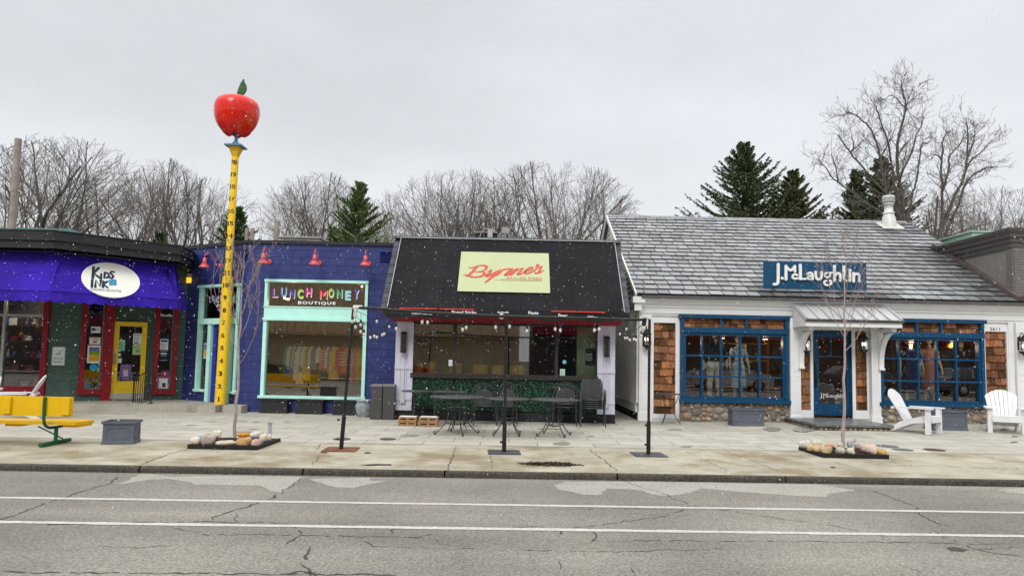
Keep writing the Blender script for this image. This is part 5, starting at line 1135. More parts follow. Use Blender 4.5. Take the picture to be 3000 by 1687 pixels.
gn = gooseneck(); gl_ = [(FBf, 'c2', 600, 243, 0, 'red gooseneck lamp above the left end of the large mint window'), (FBf, 'c2', 903, 250, 0, 'red gooseneck lamp above the middle of the large mint window'), (FBf, 'c2', 1203, 256, 0, 'red gooseneck lamp above the right end of the large mint window'), (FA, 'c2', 298, 266, 1, 'red gooseneck lamp on the angled wall left of the giant yellow ruler')]
for i, (fr, k, x, y, an, lb) in enumerate(gl_):
    u, z = fr.uz(*C(k, x, y)); p = fr.P(u, z, 0); rz = math.atan2(fr.t.y, fr.t.x)
    if i == 0: gn.location = p; gn.rotation_euler = (0, 0, rz); gn['label'] = lb
    else: dup(gn, p, rz, lb)
flame = M('lantern_bulb', (1.0, .90, .72), .4, emit=9.0)
lglass = glass('lantern_glass', (.95, .95, .93), .01)
def coach(scale=1):
    o = thing('wall_lantern', 'x', 'wall lantern', group='black coach lanterns on the clothing shop')
    MB().box(-.05, .05, -.015, 0, -.12, .22).build('back_plate', blkm, o)
    P, _ = smooth2([Vector(p) for p in [(0, -.01, .15), (0, -.05, .30), (0, -.13, .33), (0, -.17, .25)]], [1]*4, False); MB().tube(P, .011, 8).build('arm', blkm, o)
    q = MB(); q.lathe([(.02, .26), (.05, .22), (.05, .20), (.12, .13), (.13, .12), (.12, .10)], (0, -.17, 0), 8, smooth=False); q.lathe([(.11, -.16), (.12, -.18), (.09, -.21), (.03, -.25), (.02, -.29), (.001, -.32)], (0, -.17, 0), 8, smooth=False)
    for i in range(8): a = math.pi*(i+.5)/4; x, y = .11*math.cos(a), .11*math.sin(a); q.tube([(x*.95, -.17+y*.95, .11), (x, -.17+y, -.17)], .007, 4)
    q.build('cage', blkm, o)
    MB().lathe([(.095, .10), (.098, -.16)], (0, -.17, 0), 8, smooth=False).build('glass', lglass, o)
    q = MB(); [q.ell((x, -.17, -.02), (.014, .014, .045), 8, 6) for x in (-.035, .035)]; q.build('bulb', flame, o); 
    q = MB(); [q.tube([(x, -.17, -.17), (x, -.17, -.06)], .012, 6) for x in (-.035, .035)]; q.build('candle', M('candle_sleeve', (.6, .58, .5), .5), o)
    return o
co = coach(); lanterns = [(MF, .04, 'm4', 247, 460, 'lit black coach lantern on the shingles left of the blue door'), (MF, .04, 'm4', 757, 450, 'lit black coach lantern on the shingles right of the blue door'), (MF, .09, 'c4', 262, 715, 'black coach lantern with amber bulbs on the white pilaster behind the right string light post'), (MF, .12, 'k8', 945, 1180, 'black coach lantern cut off by the right edge of the view')]
for i, (fr, d, k, x, y, lb) in enumerate(lanterns):
    u, z = fr.uz(*C(k, x, y), d+.17); p = fr.P(u, z+.03, d)
    if i == 0: co.location = p; co['label'] = lb
    else: dup(co, p, 0, lb)
def tubelamp():
    o = thing('cylinder_lamp', 'x', 'wall lamp', group='black cylinder lamps on the pale boards')
    MB().box(-.045, .045, -.02, 0, -.20, .20).build('back_plate', blkm, o)
    q = MB(); q.lathe([(.001, .27), (.06, .255), (.082, .23), (.082, .19), (.07, .19)], (0, -.085, 0), 16); q.lathe([(.07, -.22), (.078, -.22), (.078, -.26), (.001, -.27)][::1], (0, -.085, 0), 16)
    for i in range(10): a = math.pi*i/5; q.tube([(.072*math.cos(a), -.085+.072*math.sin(a), -.23), (.072*math.cos(a), -.085+.072*math.sin(a), .2)], .004, 4)
    q.build('cage', blkm, o); MB().lathe([(.06, -.22), (.06, .2)], (0, -.085, 0), 14).build('glass', M('smoked_glass', (.04, .04, .04), .1, spec=.6), o); return o
tl = tubelamp()
for i, (x, y, lb) in enumerate(((160, 680, 'black cylinder lamp on the left pale board of the restaurant'), (1308, 705, 'black cylinder lamp on the right pale board with a plug hanging below'))):
    u, z = PF.uz(*C('c3', x, y), .1); p = PF.P(u, z, .055)
    if i == 0: tl.location = p; tl['label'] = lb
    else: dup(tl, p, 0, lb)
# sockets, conduits, cables on the boards
for i, (k, x, y, x2, y2, lb) in enumerate((('c3', 153, 1007, 165, 740, 'weatherproof socket box with conduit on the left pale board'), ('c3', 1302, 1035, 1306, 790, 'weatherproof socket box with conduit on the right pale board'))):
    u, z = PF.uz(*C(k, x, y), .05); o = thing('socket_box', lb, 'socket', wpos(PF, u, z, .05), 'socket boxes on the pale boards')
    zt2 = PF.uz(*C(k, x2, y2), .05)[1]; MB().fb(PF, u-.055, u+.055, z-.075, z+.075, .052, .09).fb(PF, u-.03, u+.03, z-.045, z+.045, .0902, .097).build('box', M('socket_grey', (.5, .5, .5), .5), o)
    MB().tube([PF.P(u+.02, z+.07, .06), PF.P(u+.02, zt2, .06)], .009, 6).build('conduit', lil, o)
cab = [PF.P(*PF.uz(*C('c3', x, y), .08), .08) for x, y in ((1298, 790), (1292, 870), (1280, 930), (1284, 1000), (1300, 1030))]; P, _ = smooth2(cab, [1]*5, False)
tag(MB().tube(P, .007, 5).build('power_cable', M('white_cable', (.65, .65, .65), .5), loc=tuple(cab[-1])), 'thin white power cable hanging down the right pale board', 'cable')
# amber alarm light and red bracket between the shops
p = AX.P(AX.w-.12, 0, .0); zz = AX.uz(*C('m1', 75, 510), .1)[1]
ax_u = AX.uz(*C('m1', 75, 510), .1)[0]
o = thing('amber_light', 'glowing amber warning light on a red bracket between the green and navy shops', 'warning light', wpos(AX, ax_u, zz, 0))
MB().fb(AX, ax_u-.07, ax_u+.07, zz-.10, zz+.05, .02, .14).build('lens', M('amber_lens', (1.0, .55, .03), .3, emit=1.0), o)
MB().fb(AX, ax_u-.07, ax_u+.07, zz+.055, zz+.17, .02, .15).build('housing', M('amber_housing', (.35, .28, .12), .5), o); MB().fb(AX, ax_u+.09, ax_u+.22, zz-.25, zz+.42, -.02, .06).build('bracket', redt, o)
# ================================================================== giant ruler with apple
pb0 = onZ(*C('c2', 297, 1148), ZS); PYp = pb0.y; Pp_ = XY(pb0.x, PYp, ZS)
ruler = thing('giant_ruler_pole', 'giant yellow ruler pole numbered up to twenty carrying a red apple', 'sculpture', tuple(Pp_))
yr = M('ruler_yellow', sg(222, 184, 30), .4, .06, 2, .08, 30, spec=.4)
def pxz(k, x, y): p = onY(*C(k, x, y), PYp); return p.x, p.z
x1_, z1_ = pxz('m1', 655, 470); x2_, z2_ = pxz('t2', 232, 675); xb4, zb4 = pxz('c2', 320, 858)
ax_b = pb0.x; 
def axis_x(z): return ax_b+(x2_-ax_b)*(z-ZS)/(z2_-ZS)
r0, r1, r2 = .215*.95, .165, .118
wl_ = abs(pxz('c2', 287, 1000)[0]-pxz('c2', 353, 1000)[0])/2; wl1 = abs(pxz('c2', 308, 600)[0]-pxz('c2', 372, 600)[0])/2; wl2 = abs(pxz('t2', 205, 760)[0]-pxz('t2', 257, 760)[0])/2
q = MB()
for (ra_, za, zb) in ((wl_, ZS, zb4), (wl1, zb4, z1_), (wl2, z1_, z2_)):
    q.tube([(axis_x(za), PYp, za), (axis_x(zb), PYp, zb)], [ra_*1.0, ra_*.985], 72)
q.build('pole', yr, ruler)
tk = MB(); zt1 = pxz('c2', 300, 1072)[1]; zt20 = pxz('t2', 235, 720)[1]; ft = (zt20-zt1)/19
def rad_at(z): return wl_ if z < zb4 else (wl1 if z < z1_ else wl2)
for k in range(0, 20*8+6):
    z = zt1+(k/8-1)*ft+ft*.0
    if z < ZS+.1 or z > z2_-.05: continue
    r_ = rad_at(z)+.003; cxn_ = axis_x(z); ln = .50 if k % 8 == 0 else (.36 if k % 4 == 0 else .22)
    hh = .006 if k % 8 else .008; n = 4; a0 = math.pi+.12; a1 = math.pi+.12+ln*1.1
    for i in range(n):
        aa, ab = a0+(a1-a0)*i/n, a0+(a1-a0)*(i+1)/n
        tk.face([(cxn_+r_*math.cos(t_), PYp+r_*math.sin(t_), zz_) for t_, zz_ in ((aa, z-hh), (ab, z-hh), (ab, z+hh), (aa, z+hh))])
tk.build('ruler_marks', dark, ruler)
for n_ in range(1, 21):
    nmq = MB(); z = zt1+(n_-1)*ft; r_ = rad_at(z)+.0035; cxn_ = axis_x(z); V, F = textm(str(n_), .045); xs = [v[0] for v in V]; ys = [v[1] for v in V]; h_ = .125; 
    wdt = h_*.70*(1 if n_ < 10 else 1.75)*(.8 if n_ in (1, 11) else 1)
    wdt = min(wdt, r_*1.6) if n_ != 1 else .032; W = []
    for x, y in V:
        fx = (x-min(xs))/(max(xs)-min(xs))-.5; fy = (y-min(ys))/(max(ys)-min(ys))-.5; a = -math.pi/2+.12+fx*wdt/r_
        W.append((cxn_+r_*math.cos(a), PYp+r_*math.sin(a), z+fy*h_))
    nmq.mesh(W, F, 0, (1, 1, 1), False)
    if '4' in str(n_):
        for s_ in (-1, 1): nmq.mesh([(x+s_*.006, y-.0012-.0006*s_, z_+s_*.003) for x, y, z_ in W], F, 0, (1, 1, 1), False)
    if n_ in (1, 10, 11, 12, 13, 14, 15, 16, 17, 18, 19):   # slab feet of the numeral one
        for zz_ in (z-h_/2+.007,):
            ac = -math.pi/2+.12-(wdt/2/r_ if n_ > 9 else 0)+(.03 if n_ > 9 else 0)
            nmq.face([(cxn_+(r_+.0005)*math.cos(ac+s_*.022/r_), PYp+(r_+.0005)*math.sin(ac+s_*.022/r_), zz_+dz_) for s_, dz_ in ((-1, -.007), (1, -.007), (1, .007), (-1, .007))])
    nmq.build('numeral', dark, ruler)
ztp = z2_; xt = axis_x(ztp); zcap = pxz('t2', 240, 598)[1]
q = MB(); ycap = M('ruler_yellow_cap', sg(205, 165, 30), .4, .1, 3)
for a0_, s_ in ((0, 1),): q.lathe([(wl2*1.0, -.002), (.21, zcap-ztp-.02)], (xt, PYp, ztp), 4, axis=(0, 0, 1), smooth=False)
q.build('flared_cap', ycap, ruler)
blq = M('dull_blue_metal', sg(84, 124, 150), .45, .12, 5)
q = MB(); q.box(xt-.23, xt+.23, PYp-.23, PYp+.23, zcap-.015, zcap+.025); zap = pxz('t2', 240, 540)[1]; q.lathe([(.17, .026), (.05, .16), (.045, .62)], (xt, PYp, zcap), 4, smooth=False); q.build('top_plate', blq, ruler)
# apple
aL, aR = pxz('t2', 75, 350)[0], pxz('t2', 413, 350)[0]; azt, azb = pxz('t2', 243, 212)[1], pxz('t2', 243, 543)[1]; ar = (aR-aL)/2*.965; acx = (aL+aR)/2; azt -= .09; H_ = (azt-azb)*.885; azb = azt-H_
prof_ = [(.03, .12), (.12, .05), (.24, .01), (.36, -.01), (.50, .03), (.66, .12), (.84, .26), (.95, .42), (.995, .56), (1.005, .68), (.985, .80), (.91, .91), (.78, .98), (.58, 1.005), (.36, .985), (.18, .94), (.06, .90), (.001, .89)]
V = []; F = []; nn = 56; PP = [Vector(p) for p in prof_]; PP, _ = smooth2(PP, [1]*len(PP), False, 1)
for p in PP:
    for i in range(nn):
        a = 2*math.pi*i/nn; k = 1+.035*math.cos(5*a+.6)*max(0, (.6-p[1]))*1.6
        zz = azb+H_*p[1]+(.035*math.cos(5*a+.6) if p[1] < .12 else 0)*H_; V.append((acx+ar*p[0]*k*math.cos(a), PYp+ar*p[0]*k*math.sin(a), zz))
for j in range(len(PP)-1):
    for i in range(nn): F.append((j*nn+i, j*nn+(i+1) % nn, (j+1)*nn+(i+1) % nn, (j+1)*nn+i))
am = M('apple_paint', (.70, .012, .002), .28, .18, 1.4, .05, 12, spec=.3, dirt=((.62, .10, .01), 1.1, .56)); am.node_tree.nodes['Principled BSDF'].inputs['Coat Weight'].default_value = .25; am.node_tree.nodes['Principled BSDF'].inputs['Coat Roughness'].default_value = .12
MB().mesh(V, F).build('apple', am, ruler)
q = MB(); LFp = [(243,212),(255,165),(272,122),(298,84),(300,105),(315,130),(317,160),(305,190),(280,210)]
q.poly(Frame((0, PYp, 0), t=(1, 0, 0)), [pxz('t2', x, y) for x, y in LFp], -.03, .03)
q.build('leaf', M('leaf_green', sg(38, 84, 40), .4, .3, 5), ruler)
MB().tube([(acx-.0, PYp, azt-.1), (acx+.02, PYp, azt+.10)], .03, 8).build('stem', M('leaf_green', (0, 0, 0)), ruler)
# ================================================================== string light frames
SY = 11.35
rg = random.Random(77); q = MB()
for _ in range(420):
    x = rg.uniform(-11, 13); y = rg.choice((rg.uniform(9.9, 17.0), rg.gauss(16.9, .2), rY(9.45, x)-rg.random()*.25)); z = gz(x, y) if y > rY(9.7, x) else .0
    if y > 17.0 or (y > rY(9.5, x) and y < rY(9.7, x)): continue
    s_ = rg.uniform(.006, .02); a = rg.uniform(0, 6.28); d1, d2 = Vector((math.cos(a), math.sin(a), 0))*s_, Vector((-math.sin(a), math.cos(a), .3))*s_*.55; p = Vector((x, y, z+.006)); k = rg.uniform(.5, 1.8)
    q.face([p-d1, p-d2*.8+XY(0, 0, .003), p+d1, p+d2], 0, (k, k*.9, k*.8))
tag(q.build('leaf_litter', M('leaf_litter', (.09, .055, .03), .9, .3, tint=True)), 'tiny scattered dead leaf bits on the pavement', 'litter', kind='stuff')
def plate_post(bx, by, tx, ty, lbl, rust, first=None):
    p = G(bx, by); t_ = onY(tx, ty, p.y)
    o = thing('string_light_post', lbl, 'post', (p.x, p.y, ZS), 'black posts on steel plates carrying the string lights')
    q = MB(); q.fb(Frame((p.x, p.y, ZS), t=(math.cos(.05), math.sin(.05), 0)), -.27, .27, .0, .014, -.26, .26)
    q.build('base_plate', rust, o); q = MB(); q.tube([(p.x, p.y, ZS+.01), (p.x+(t_.x-p.x)*.25, p.y, ZS+.55)], .036, 8); q.tube([(p.x-.03, p.y-.04, ZS+.18), (p.x-.07, p.y-.05, ZS+.18)], .018, 8); q.tube([(p.x-.03, p.y-.04, ZS+.50), (p.x-.07, p.y-.05, ZS+.50)], .018, 8); q.build('sleeve', blkm, o)
    MB().tube([(p.x, p.y, ZS+.02), (t_.x, p.y, t_.z)], .024, 8).build('post', blkm, o)
    return o, t_
rusty = M('rusty_plate', (.16, .06, .03), .7, .45, 6, .3, 40); steelp = M('dark_steel_plate', (.06, .06, .065), .5, .3, 6, .2, 40)
s1_, T_1 = plate_post(858, 1131, 889, 776, 'black post on a rusty square plate at the left end of the string light rail', rusty)
s2_, T_2 = plate_post(1268, 1138, 1275, 797, 'black post on a steel plate under the middle of the string light rail', steelp)
s3_, T_3 = plate_post(1631, 1144, 1634, 803, 'black post on a steel plate at the right end of the string light rail', steelp)
rail = thing('string_light_rail', 'long black pipe rail over the cafe tables resting on three posts', 'rail', (T_2.x, T_2.y, T_2.z))
P = [onY(*C('D', x, y), SY-.0) for x, y in ((892, 771), (1000, 780), (1120, 789), (1280, 796), (1440, 800), (1632, 802))]; P[0].y = T_1.y; P[-1].y = T_3.y
P2_, _ = smooth2(P, [1]*6, False, 1); MB().tube(P2_, .024, 8).build('pipe', blkm, rail)
q = MB(); q.tube([P[0]-XY(.06, 0, 0), P[0]+XY(.09, 0, 0)], .034, 8); q.tube([P[0]-XY(.03, 0, -.02), P[0]-XY(.03, 0, .16)], .034, 8); q.build('elbow', M('white_tape', (.6, .6, .6), .5), rail)
q = MB(); q.tube([P[-1]-XY(.02, 0, .1), P[-1]+XY(0, 0, .03)], .034, 8); q.build('elbow', blkm, rail)
bulbm = glass('bulb_glass', (.93, .90, .84), .16); bfil = M('bulb_core', (.72, .68, .58), .4)
def bulb_at(parent, x, y, Y, k):
    p = onY(*C(k, x, y), Y); b = MB()
    b.lathe([(.001, -.042), (.015, -.036), (.024, -.015), (.024, 0), (.018, .020), (.014, .034)], p, 12); o = b.build('bulb', M('bulb_glass_milky', (.62, .61, .55), .15, .05, spec=.6), parent)
    MB().lathe([(.019, .026), (.019, .075), (.010, .088)], p, 8).build('socket', blkm, o)
    return p
def wire(parent, pts, r_=.005):
    P, _ = smooth2([Vector(p) for p in pts], [1]*len(pts), False, 2); MB().tube(P, r_, 4).build('wire', blkm, parent)
def yi(k, x, y):  # depth between rail line and awning corner, by horizontal position
    X = C(k, x, y)[0]
    if X < 1005: f = min(1, max(0, (X-884)/(995-884))); return 11.3+f*4.9
    if X > 1556: f = min(1, max(0, (X-1556)/(1634-1556))); return 16.3-f*4.95
    return None
cor_l, cor_r = XY(ax0-.12, BYA+.1, zb_-.35), XY(ax1+.1, BYA+.1, zb_-.35)
sL = thing('string_lights', 'string of clear bulbs looping from the left post to the awning corner', 'string lights', tuple(T_1), 'strings of bulbs hung from the rail')
def string(par, k, bl, Yf, drop=.10):
    tops = []
    for x, y in bl:
        Y = Yf(k, x, y); p = bulb_at(par, x, y, Y, k); tp = p+XY(0, 0, .085+drop); MB().tube([p+XY(0, 0, .08), tp], .005, 4).build('pendant_wire', blkm, par); tops.append(tp)
    return tops
t1_ = string(sL, 'k3', [(210,530),(275,430),(275,640),(375,730),(435,780),(560,840),(637,815),(688,835),(790,790),(830,770),(925,635)], yi)
wire(sL, [T_1, t1_[0], t1_[2], t1_[3], t1_[4], t1_[5], t1_[6], t1_[7], t1_[8], t1_[9], t1_[10], cor_l])
t2_ = string(sL, 'k3', [(375,600),(685,530)], yi, .12); wire(sL, [T_1, t2_[0], onY(*C('k3', 650, 488), 13.8), onY(*C('k3', 1000, 495), 14.5), onY(*C('k3', 1400, 430), 12.5), onY(*C('k3', 1560, 390), 11.4)])
wire(sL, [T_1, t2_[1], onY(*C('k3', 1100, 385), 12), onY(*C('k3', 1500, 385), 11.4)], .004)
sC = thing('string_lights', 'string of clear bulbs hanging along the long rail in front of the restaurant awning', 'string lights', tuple(T_2), 'strings of bulbs hung from the rail')
fY = lambda k, x, y: 11.45
t3_ = string(sC, 'k3', [(1060,670),(1560,545),(1665,550)], fY, .05)+string(sC, 'k4', [(25,480),(73,455),(470,450),(657,440),(890,500),(1272,475),(1342,490),(1800,490),(1865,475)], fY, .06)
for a, c in zip(t3_[:-1], t3_[1:]): wire(sC, [a, (a+c)/2+XY(0, 0, .06 if (a-c).length > .3 else 0), c], .004)
wire(sC, [onY(*C('k3', 1800, 395), 11.42), onY(*C('k4', 150, 345), 11.42), onY(*C('k4', 380, 340), 11.42), onY(*C('k4', 530, 318), 11.42)], .004); wire(sC, [onY(*C('k4', 640, 318), 11.42), onY(*C('k4', 900, 385), 11.42), onY(*C('k4', 1300, 385), 11.42), onY(*C('k4', 1520, 340), 11.42)], .004); wire(sC, [onY(*C('k4', 1600, 335), 11.42), onY(*C('k4', 1850, 372), 11.42), onY(*C('k4', 2200, 350), 11.42)], .004)
sR = thing('string_lights', 'string of clear bulbs looping from the awning corner to the right post', 'string lights', tuple(T_3), 'strings of bulbs hung from the rail')
t4_ = string(sR, 'k4', [(2145,540),(2212,595),(2243,595),(2277,620),(2334,610),(2363,620),(2432,565),(2465,460)], yi); wire(sR, [cor_r]+t4_+[T_3])
t5_ = string(sR, 'k4', [(2232,475)], yi, .1); wire(sR, [cor_r, t5_[0], onY(*C('k4', 2265, 380), 12.5), onY(*C('k4', 2280, 335), 11.4)])
MB().ell(onY(*C('k4', 548, 308), 11.4), (.045, .045, .05), 12, 8).build('bulb', M('bulb_glass_milky', (0, 0, 0)), sC)
# ================================================================== bench
bench = thing('park_bench', 'yellow plank bench on green pipe legs seen from behind', 'bench', (-8.4, 11.4, ZS))
yb = M('bench_yellow', sg(228, 182, 10, 1.05), .42, .07, 2.5, .15, 25, spec=.4); grn = M('bench_green', sg(20, 88, 52), .45, .15, 8, .1, 60)
bR = onY(*C('D', 182, 1020), 11.22).x; zbt = onY(*C('D', 150, 998), 11.22).z; zbb = onY(*C('D', 150, 1047), 11.22).z
bL = bR-2.45
def bev(o, w_=.006): md = o.modifiers.new('b', 'BEVEL'); md.width = w_; md.segments = 2; md.limit_method = 'ANGLE'; return o
o = MB().box(bL, bR, 11.20, 11.25, zbb, zbt).build('backrest', yb, bench); bev(o, .008)
zse = .475; o = MB().box(bL-.03, bR+.02, 11.30, 11.80, zse-.045, zse).build('seat', yb, bench); bev(o, .01)
q = MB()
for xx in (onY(*C('k5', 95, 1200), 11.2).x, onY(*C('k5', 812, 1200), 11.2).x, bL+.12): MB().box(xx-.065, xx+.065, 11.155, 11.197, zbb+.03, zbt-.01).build('back_block', yb, bench)
q = MB()
for x in (185, 880): xx = onY(*C('k5', x, 1400), 11.4).x; MB().box(xx-.12, xx+.12, 11.34, 11.74, zse-.085, zse-.046).build('seat_cleat', M('bench_yellow_dark', sg(200, 150, 20), .6), bench)
for xx in (onY(*C('k5', 552, 1200), 11.2).x, bL+.45):
    P, _ = smooth2([Vector(p) for p in [(xx, 11.17, zbt+.0), (xx, 11.17, zbb+.05), (xx, 11.19, zse-.01), (xx, 11.27, zse-.085), (xx, 11.40, zse-.105), (xx, 11.72, zse-.10)]], [1]*6, False); MB().tube(P, .024, 8).build('strap', grn, bench)
    q = MB(); xl = xx+.05; q.tube([(xl, 11.43, ZS+.03), (xl, 11.43, zse-.1)], .03, 10); q.tube([(xl, 11.06, ZS+.04), (xl, 11.80, ZS+.04)], .034, 10); q.tube([(xl-.30, 11.43, zse-.09), (xl+.10, 11.46, ZS+.10)], .012, 6); q.build('leg', grn, bench)
# ================================================================== planters, pots, cabinets
lead = M('lead_grey', sg(84, 88, 98), .55, .14, 3, .25, 50); soil = M('dark_soil', (.02, .017, .014), .95, .3, 20)
def planter(name, label, cx, cy, wx, wy, h, mt, panel=True, taper=.04, rz=0, cat='planter', group=None):
    z0 = gz(cx, cy); o = thing(name, label, cat, (cx, cy, z0), group); b = MB(); t_ = taper
    def ring(x, y, z): return [(-x, -y, z), (x, -y, z), (x, y, z), (-x, y, z)]
    def loft(r): 
        for A_, B_ in zip(r[:-1], r[1:]):
            for i in range(4): j = (i+1) % 4; b.face([A_[i], A_[j], B_[j], B_[i]])
    hx, hy = wx/2, wy/2
    loft([ring(hx*(1-t_), hy*(1-t_), 0), ring(hx*(1-t_)+.0, hy*(1-t_), .04), ring(hx*(1-t_)-.012, hy*(1-t_)-.012, .05), ring(hx-.025, hy-.025, h-.05), ring(hx, hy, h-.04), ring(hx, hy, h), ring(hx-.03, hy-.03, h), ring(hx-.035, hy-.035, h-.10)])
    if panel:
        for sgn_, axf in (((0, -1), Frame((0, -hy+.012, 0), t=(1, 0, 0))), ((1, 0), Frame((hx-.012, 0, 0), t=(0, 1, 0))), ((-1, 0), Frame((-hx+.012, 0, 0), t=(0, -1, 0)))):
            ww_ = (hx if sgn_[0] == 0 else hy)-.08; q = [(-ww_, .12), (-ww_+.05, .09), (ww_-.05, .09), (ww_, .12), (ww_, h-.15), (ww_-.05, h-.11), (-ww_+.05, h-.11), (-ww_, h-.15)]
            q = [(u, z) for u, z in q]; b.stroke(axf, q, .012, -.012-t_*.1, .012, closed=True, sm=False)
    ob = [Vector(v) for v in b.v]; b.v = [(v.x*math.cos(rz)-v.y*math.sin(rz)+cx, v.x*math.sin(rz)+v.y*math.cos(rz)+cy, v.z+z0) for v in ob]
    b.build('box', mt, o)
    s_ = MB(); s_.face([(cx+math.cos(rz)*x*(hx-.036)-math.sin(rz)*y*(hy-.036), cy+math.sin(rz)*x*(hx-.036)+math.cos(rz)*y*(hy-.036), z0+h-.09) for x, y in ((-1, -1), (1, -1), (1, 1), (-1, 1))]); s_.build('soil', soil, o)
    return o
pA, pB = G(*C('c1', 625, 1348)), G(*C('c1', 735, 1350)); 
pA, pB = G(*C('D', 259, 1117)), G(*C('D', 305, 1118)); pt_ = onY(*C('D', 300, 1060), (pA.y+pB.y)/2)
planter('square_planter', 'square lead grey planter standing alone between the bench and the left tree', (G(261, 1117).x+G(337, 1113).x)/2, pB.y+.21, .52, .44, pt_.z-ZS, lead, rz=.22)
for i, (xl, xr, y0, lb) in enumerate(((540, 700, 1158, 'black trough planter nearest the young tree under the mint window'), (757, 915, 1163, 'black trough planter in the middle under the mint window'), (982, 1130, 1170, 'black trough planter behind the glazed pot under the mint window'))):
    a, c = G(*C('c2', xl, y0)), G(*C('c2', xr, y0+4)); planter('trough_planter', lb, (a.x+c.x)/2, a.y+.17, c.x-a.x+.03, .34, .37, M('black_plastic', (.02, .02, .022), .5, .15, 3, .15, 50), False, .01, group='black trough planters under the mint window')
a, c = G(*C('c4', 715, 1172)), G(*C('c4', 908, 1178)); planter('trough_planter', 'long lead grey trough before the fieldstones under the left blue window', (a.x+c.x)/2, a.y+.22, c.x-a.x, .42, .42, lead, group='lead grey troughs under the blue windows')
a, c = G(*C('c5', 780, 1195)), G(*C('c5', 980, 1198)); planter('trough_planter', 'long lead grey trough behind the slanted white garden chair', (a.x+c.x)/2, c.y+.22, c.x-a.x, .42, .46, lead, group='lead grey troughs under the blue windows')
# glazed pot
p = G(*C('c2', 1162, 1184)); pot = thing('glazed_pot', 'pale blue glazed round pot beside the dark cabinets', 'pot', (p.x, p.y+.2, ZS))
pm = M('blue_glaze', sg(128, 138, 148), .25, .30, 9, .2, 20, spec=.6, dirt=(sg(172, 168, 158), 5, .5))
MB().lathe([(.14, 0), (.15, .02), (.20, .10), (.225, .22), (.22, .30), (.19, .36), (.195, .38), (.22, .40), (.225, .43), (.20, .43), (.18, .36)], (p.x, p.y+.2, ZS), 28).build('pot_body', pm, pot); MB().lathe([(.185, .37), (.001, .38)], (p.x, p.y+.2, ZS), 20).build('soil', soil, pot)
cabm = M('cabinet_grey', sg(66, 66, 66), .6, .1, 4, .1, 40)
for i, (xl, xr, y0, y1, lb) in enumerate(((1208, 1280, 1190, 985, 'tall dark grey slatted bin nearer the glazed pot'), (1283, 1355, 1190, 985, 'tall dark grey slatted bin nearer the pale board'))):
    Yb = 16.95; a, c = onY(*C('c2', xl, y0), Yb), onY(*C('c2', xr, y0), Yb); zt3 = onY(*C('c2', xl, y1), Yb).z
    o = thing('tall_bin', lb, 'bin', ((a.x+c.x)/2, Yb+.2, ZS), 'pair of tall dark bins'); q = MB(); q.box(a.x, c.x-.012, Yb, Yb+.42, ZS, zt3-.05)
    n = 8; [q.box(a.x+.01, c.x-.022, Yb-.008, Yb-.001, ZS+.02+(zt3-ZS-.1)*j/n, ZS+(zt3-ZS-.1)*(j+1)/n) for j in range(0)]
    q.build('box', cabm, o); q = MB(); q.box(a.x-.005, c.x-.007, Yb-.01, Yb+.43, zt3-.048, zt3); q.build('lid', M('cabinet_lid', (.2, .2, .2), .5, .1), o)
# pallet crates used as steps
wood = M('pallet_wood', (.33, .19, .09), .75, .28, 5, .4, 50)
for i, (k, l, t, r, bb, lb) in enumerate((('k1', 38, 955, 415, 1148, 'stack of two small wooden crates at the foot of the left pale board'), ('k1', 455, 962, 838, 1165, 'stack of two small wooden crates nearer the cafe tables'))):
    a, c = G(*C(k, l, bb)), G(*C(k, r, bb)); Y = min(a.y, c.y); zt3 = onY(*C(k, l, t+15), Y).z
    o = thing('wooden_crate', lb, 'crate', ((a.x+c.x)/2, Y+.15, ZS), 'wooden crates on the paving'); hh = (zt3-ZS)/2
    for lv in range(2):
        z0 = ZS+hh*lv; q = MB(); fr = Frame((a.x+.008*lv, Y, 0), t=(1, 0, 0)); w_ = c.x-a.x
        holes = [(w_*.10, w_*.44, z0+hh*.38, z0+hh*.66), (w_*.56, w_*.90, z0+hh*.38, z0+hh*.66)]
        wall_with_holes(q, fr, 0, w_, z0+.003, z0+hh-.02, holes, -.03, 0); q.fb(fr, .03, w_-.03, z0+.004, z0+hh-.022, -.33, -.30); q.fb(fr, .001, .03, z0+.004, z0+hh-.022, -.30, -.031); q.fb(fr, w_-.03, w_-.001, z0+.004, z0+hh-.022, -.30, -.031)
        for s_ in range(3): q.fb(fr, -.006, w_+.006, z0+hh-.019, z0+hh-.003, -.11-.11*s_-.0, -.005-.11*s_)
        q.build('crate_tier', wood, o)
    MB().fb(Frame((a.x, Y, 0), t=(1, 0, 0)), .02, c.x-a.x-.02, zt3-.001, zt3+.006, -.3, -.02).build('snow_dusting', M('thin_snow', (.7, .7, .7), .8), o)
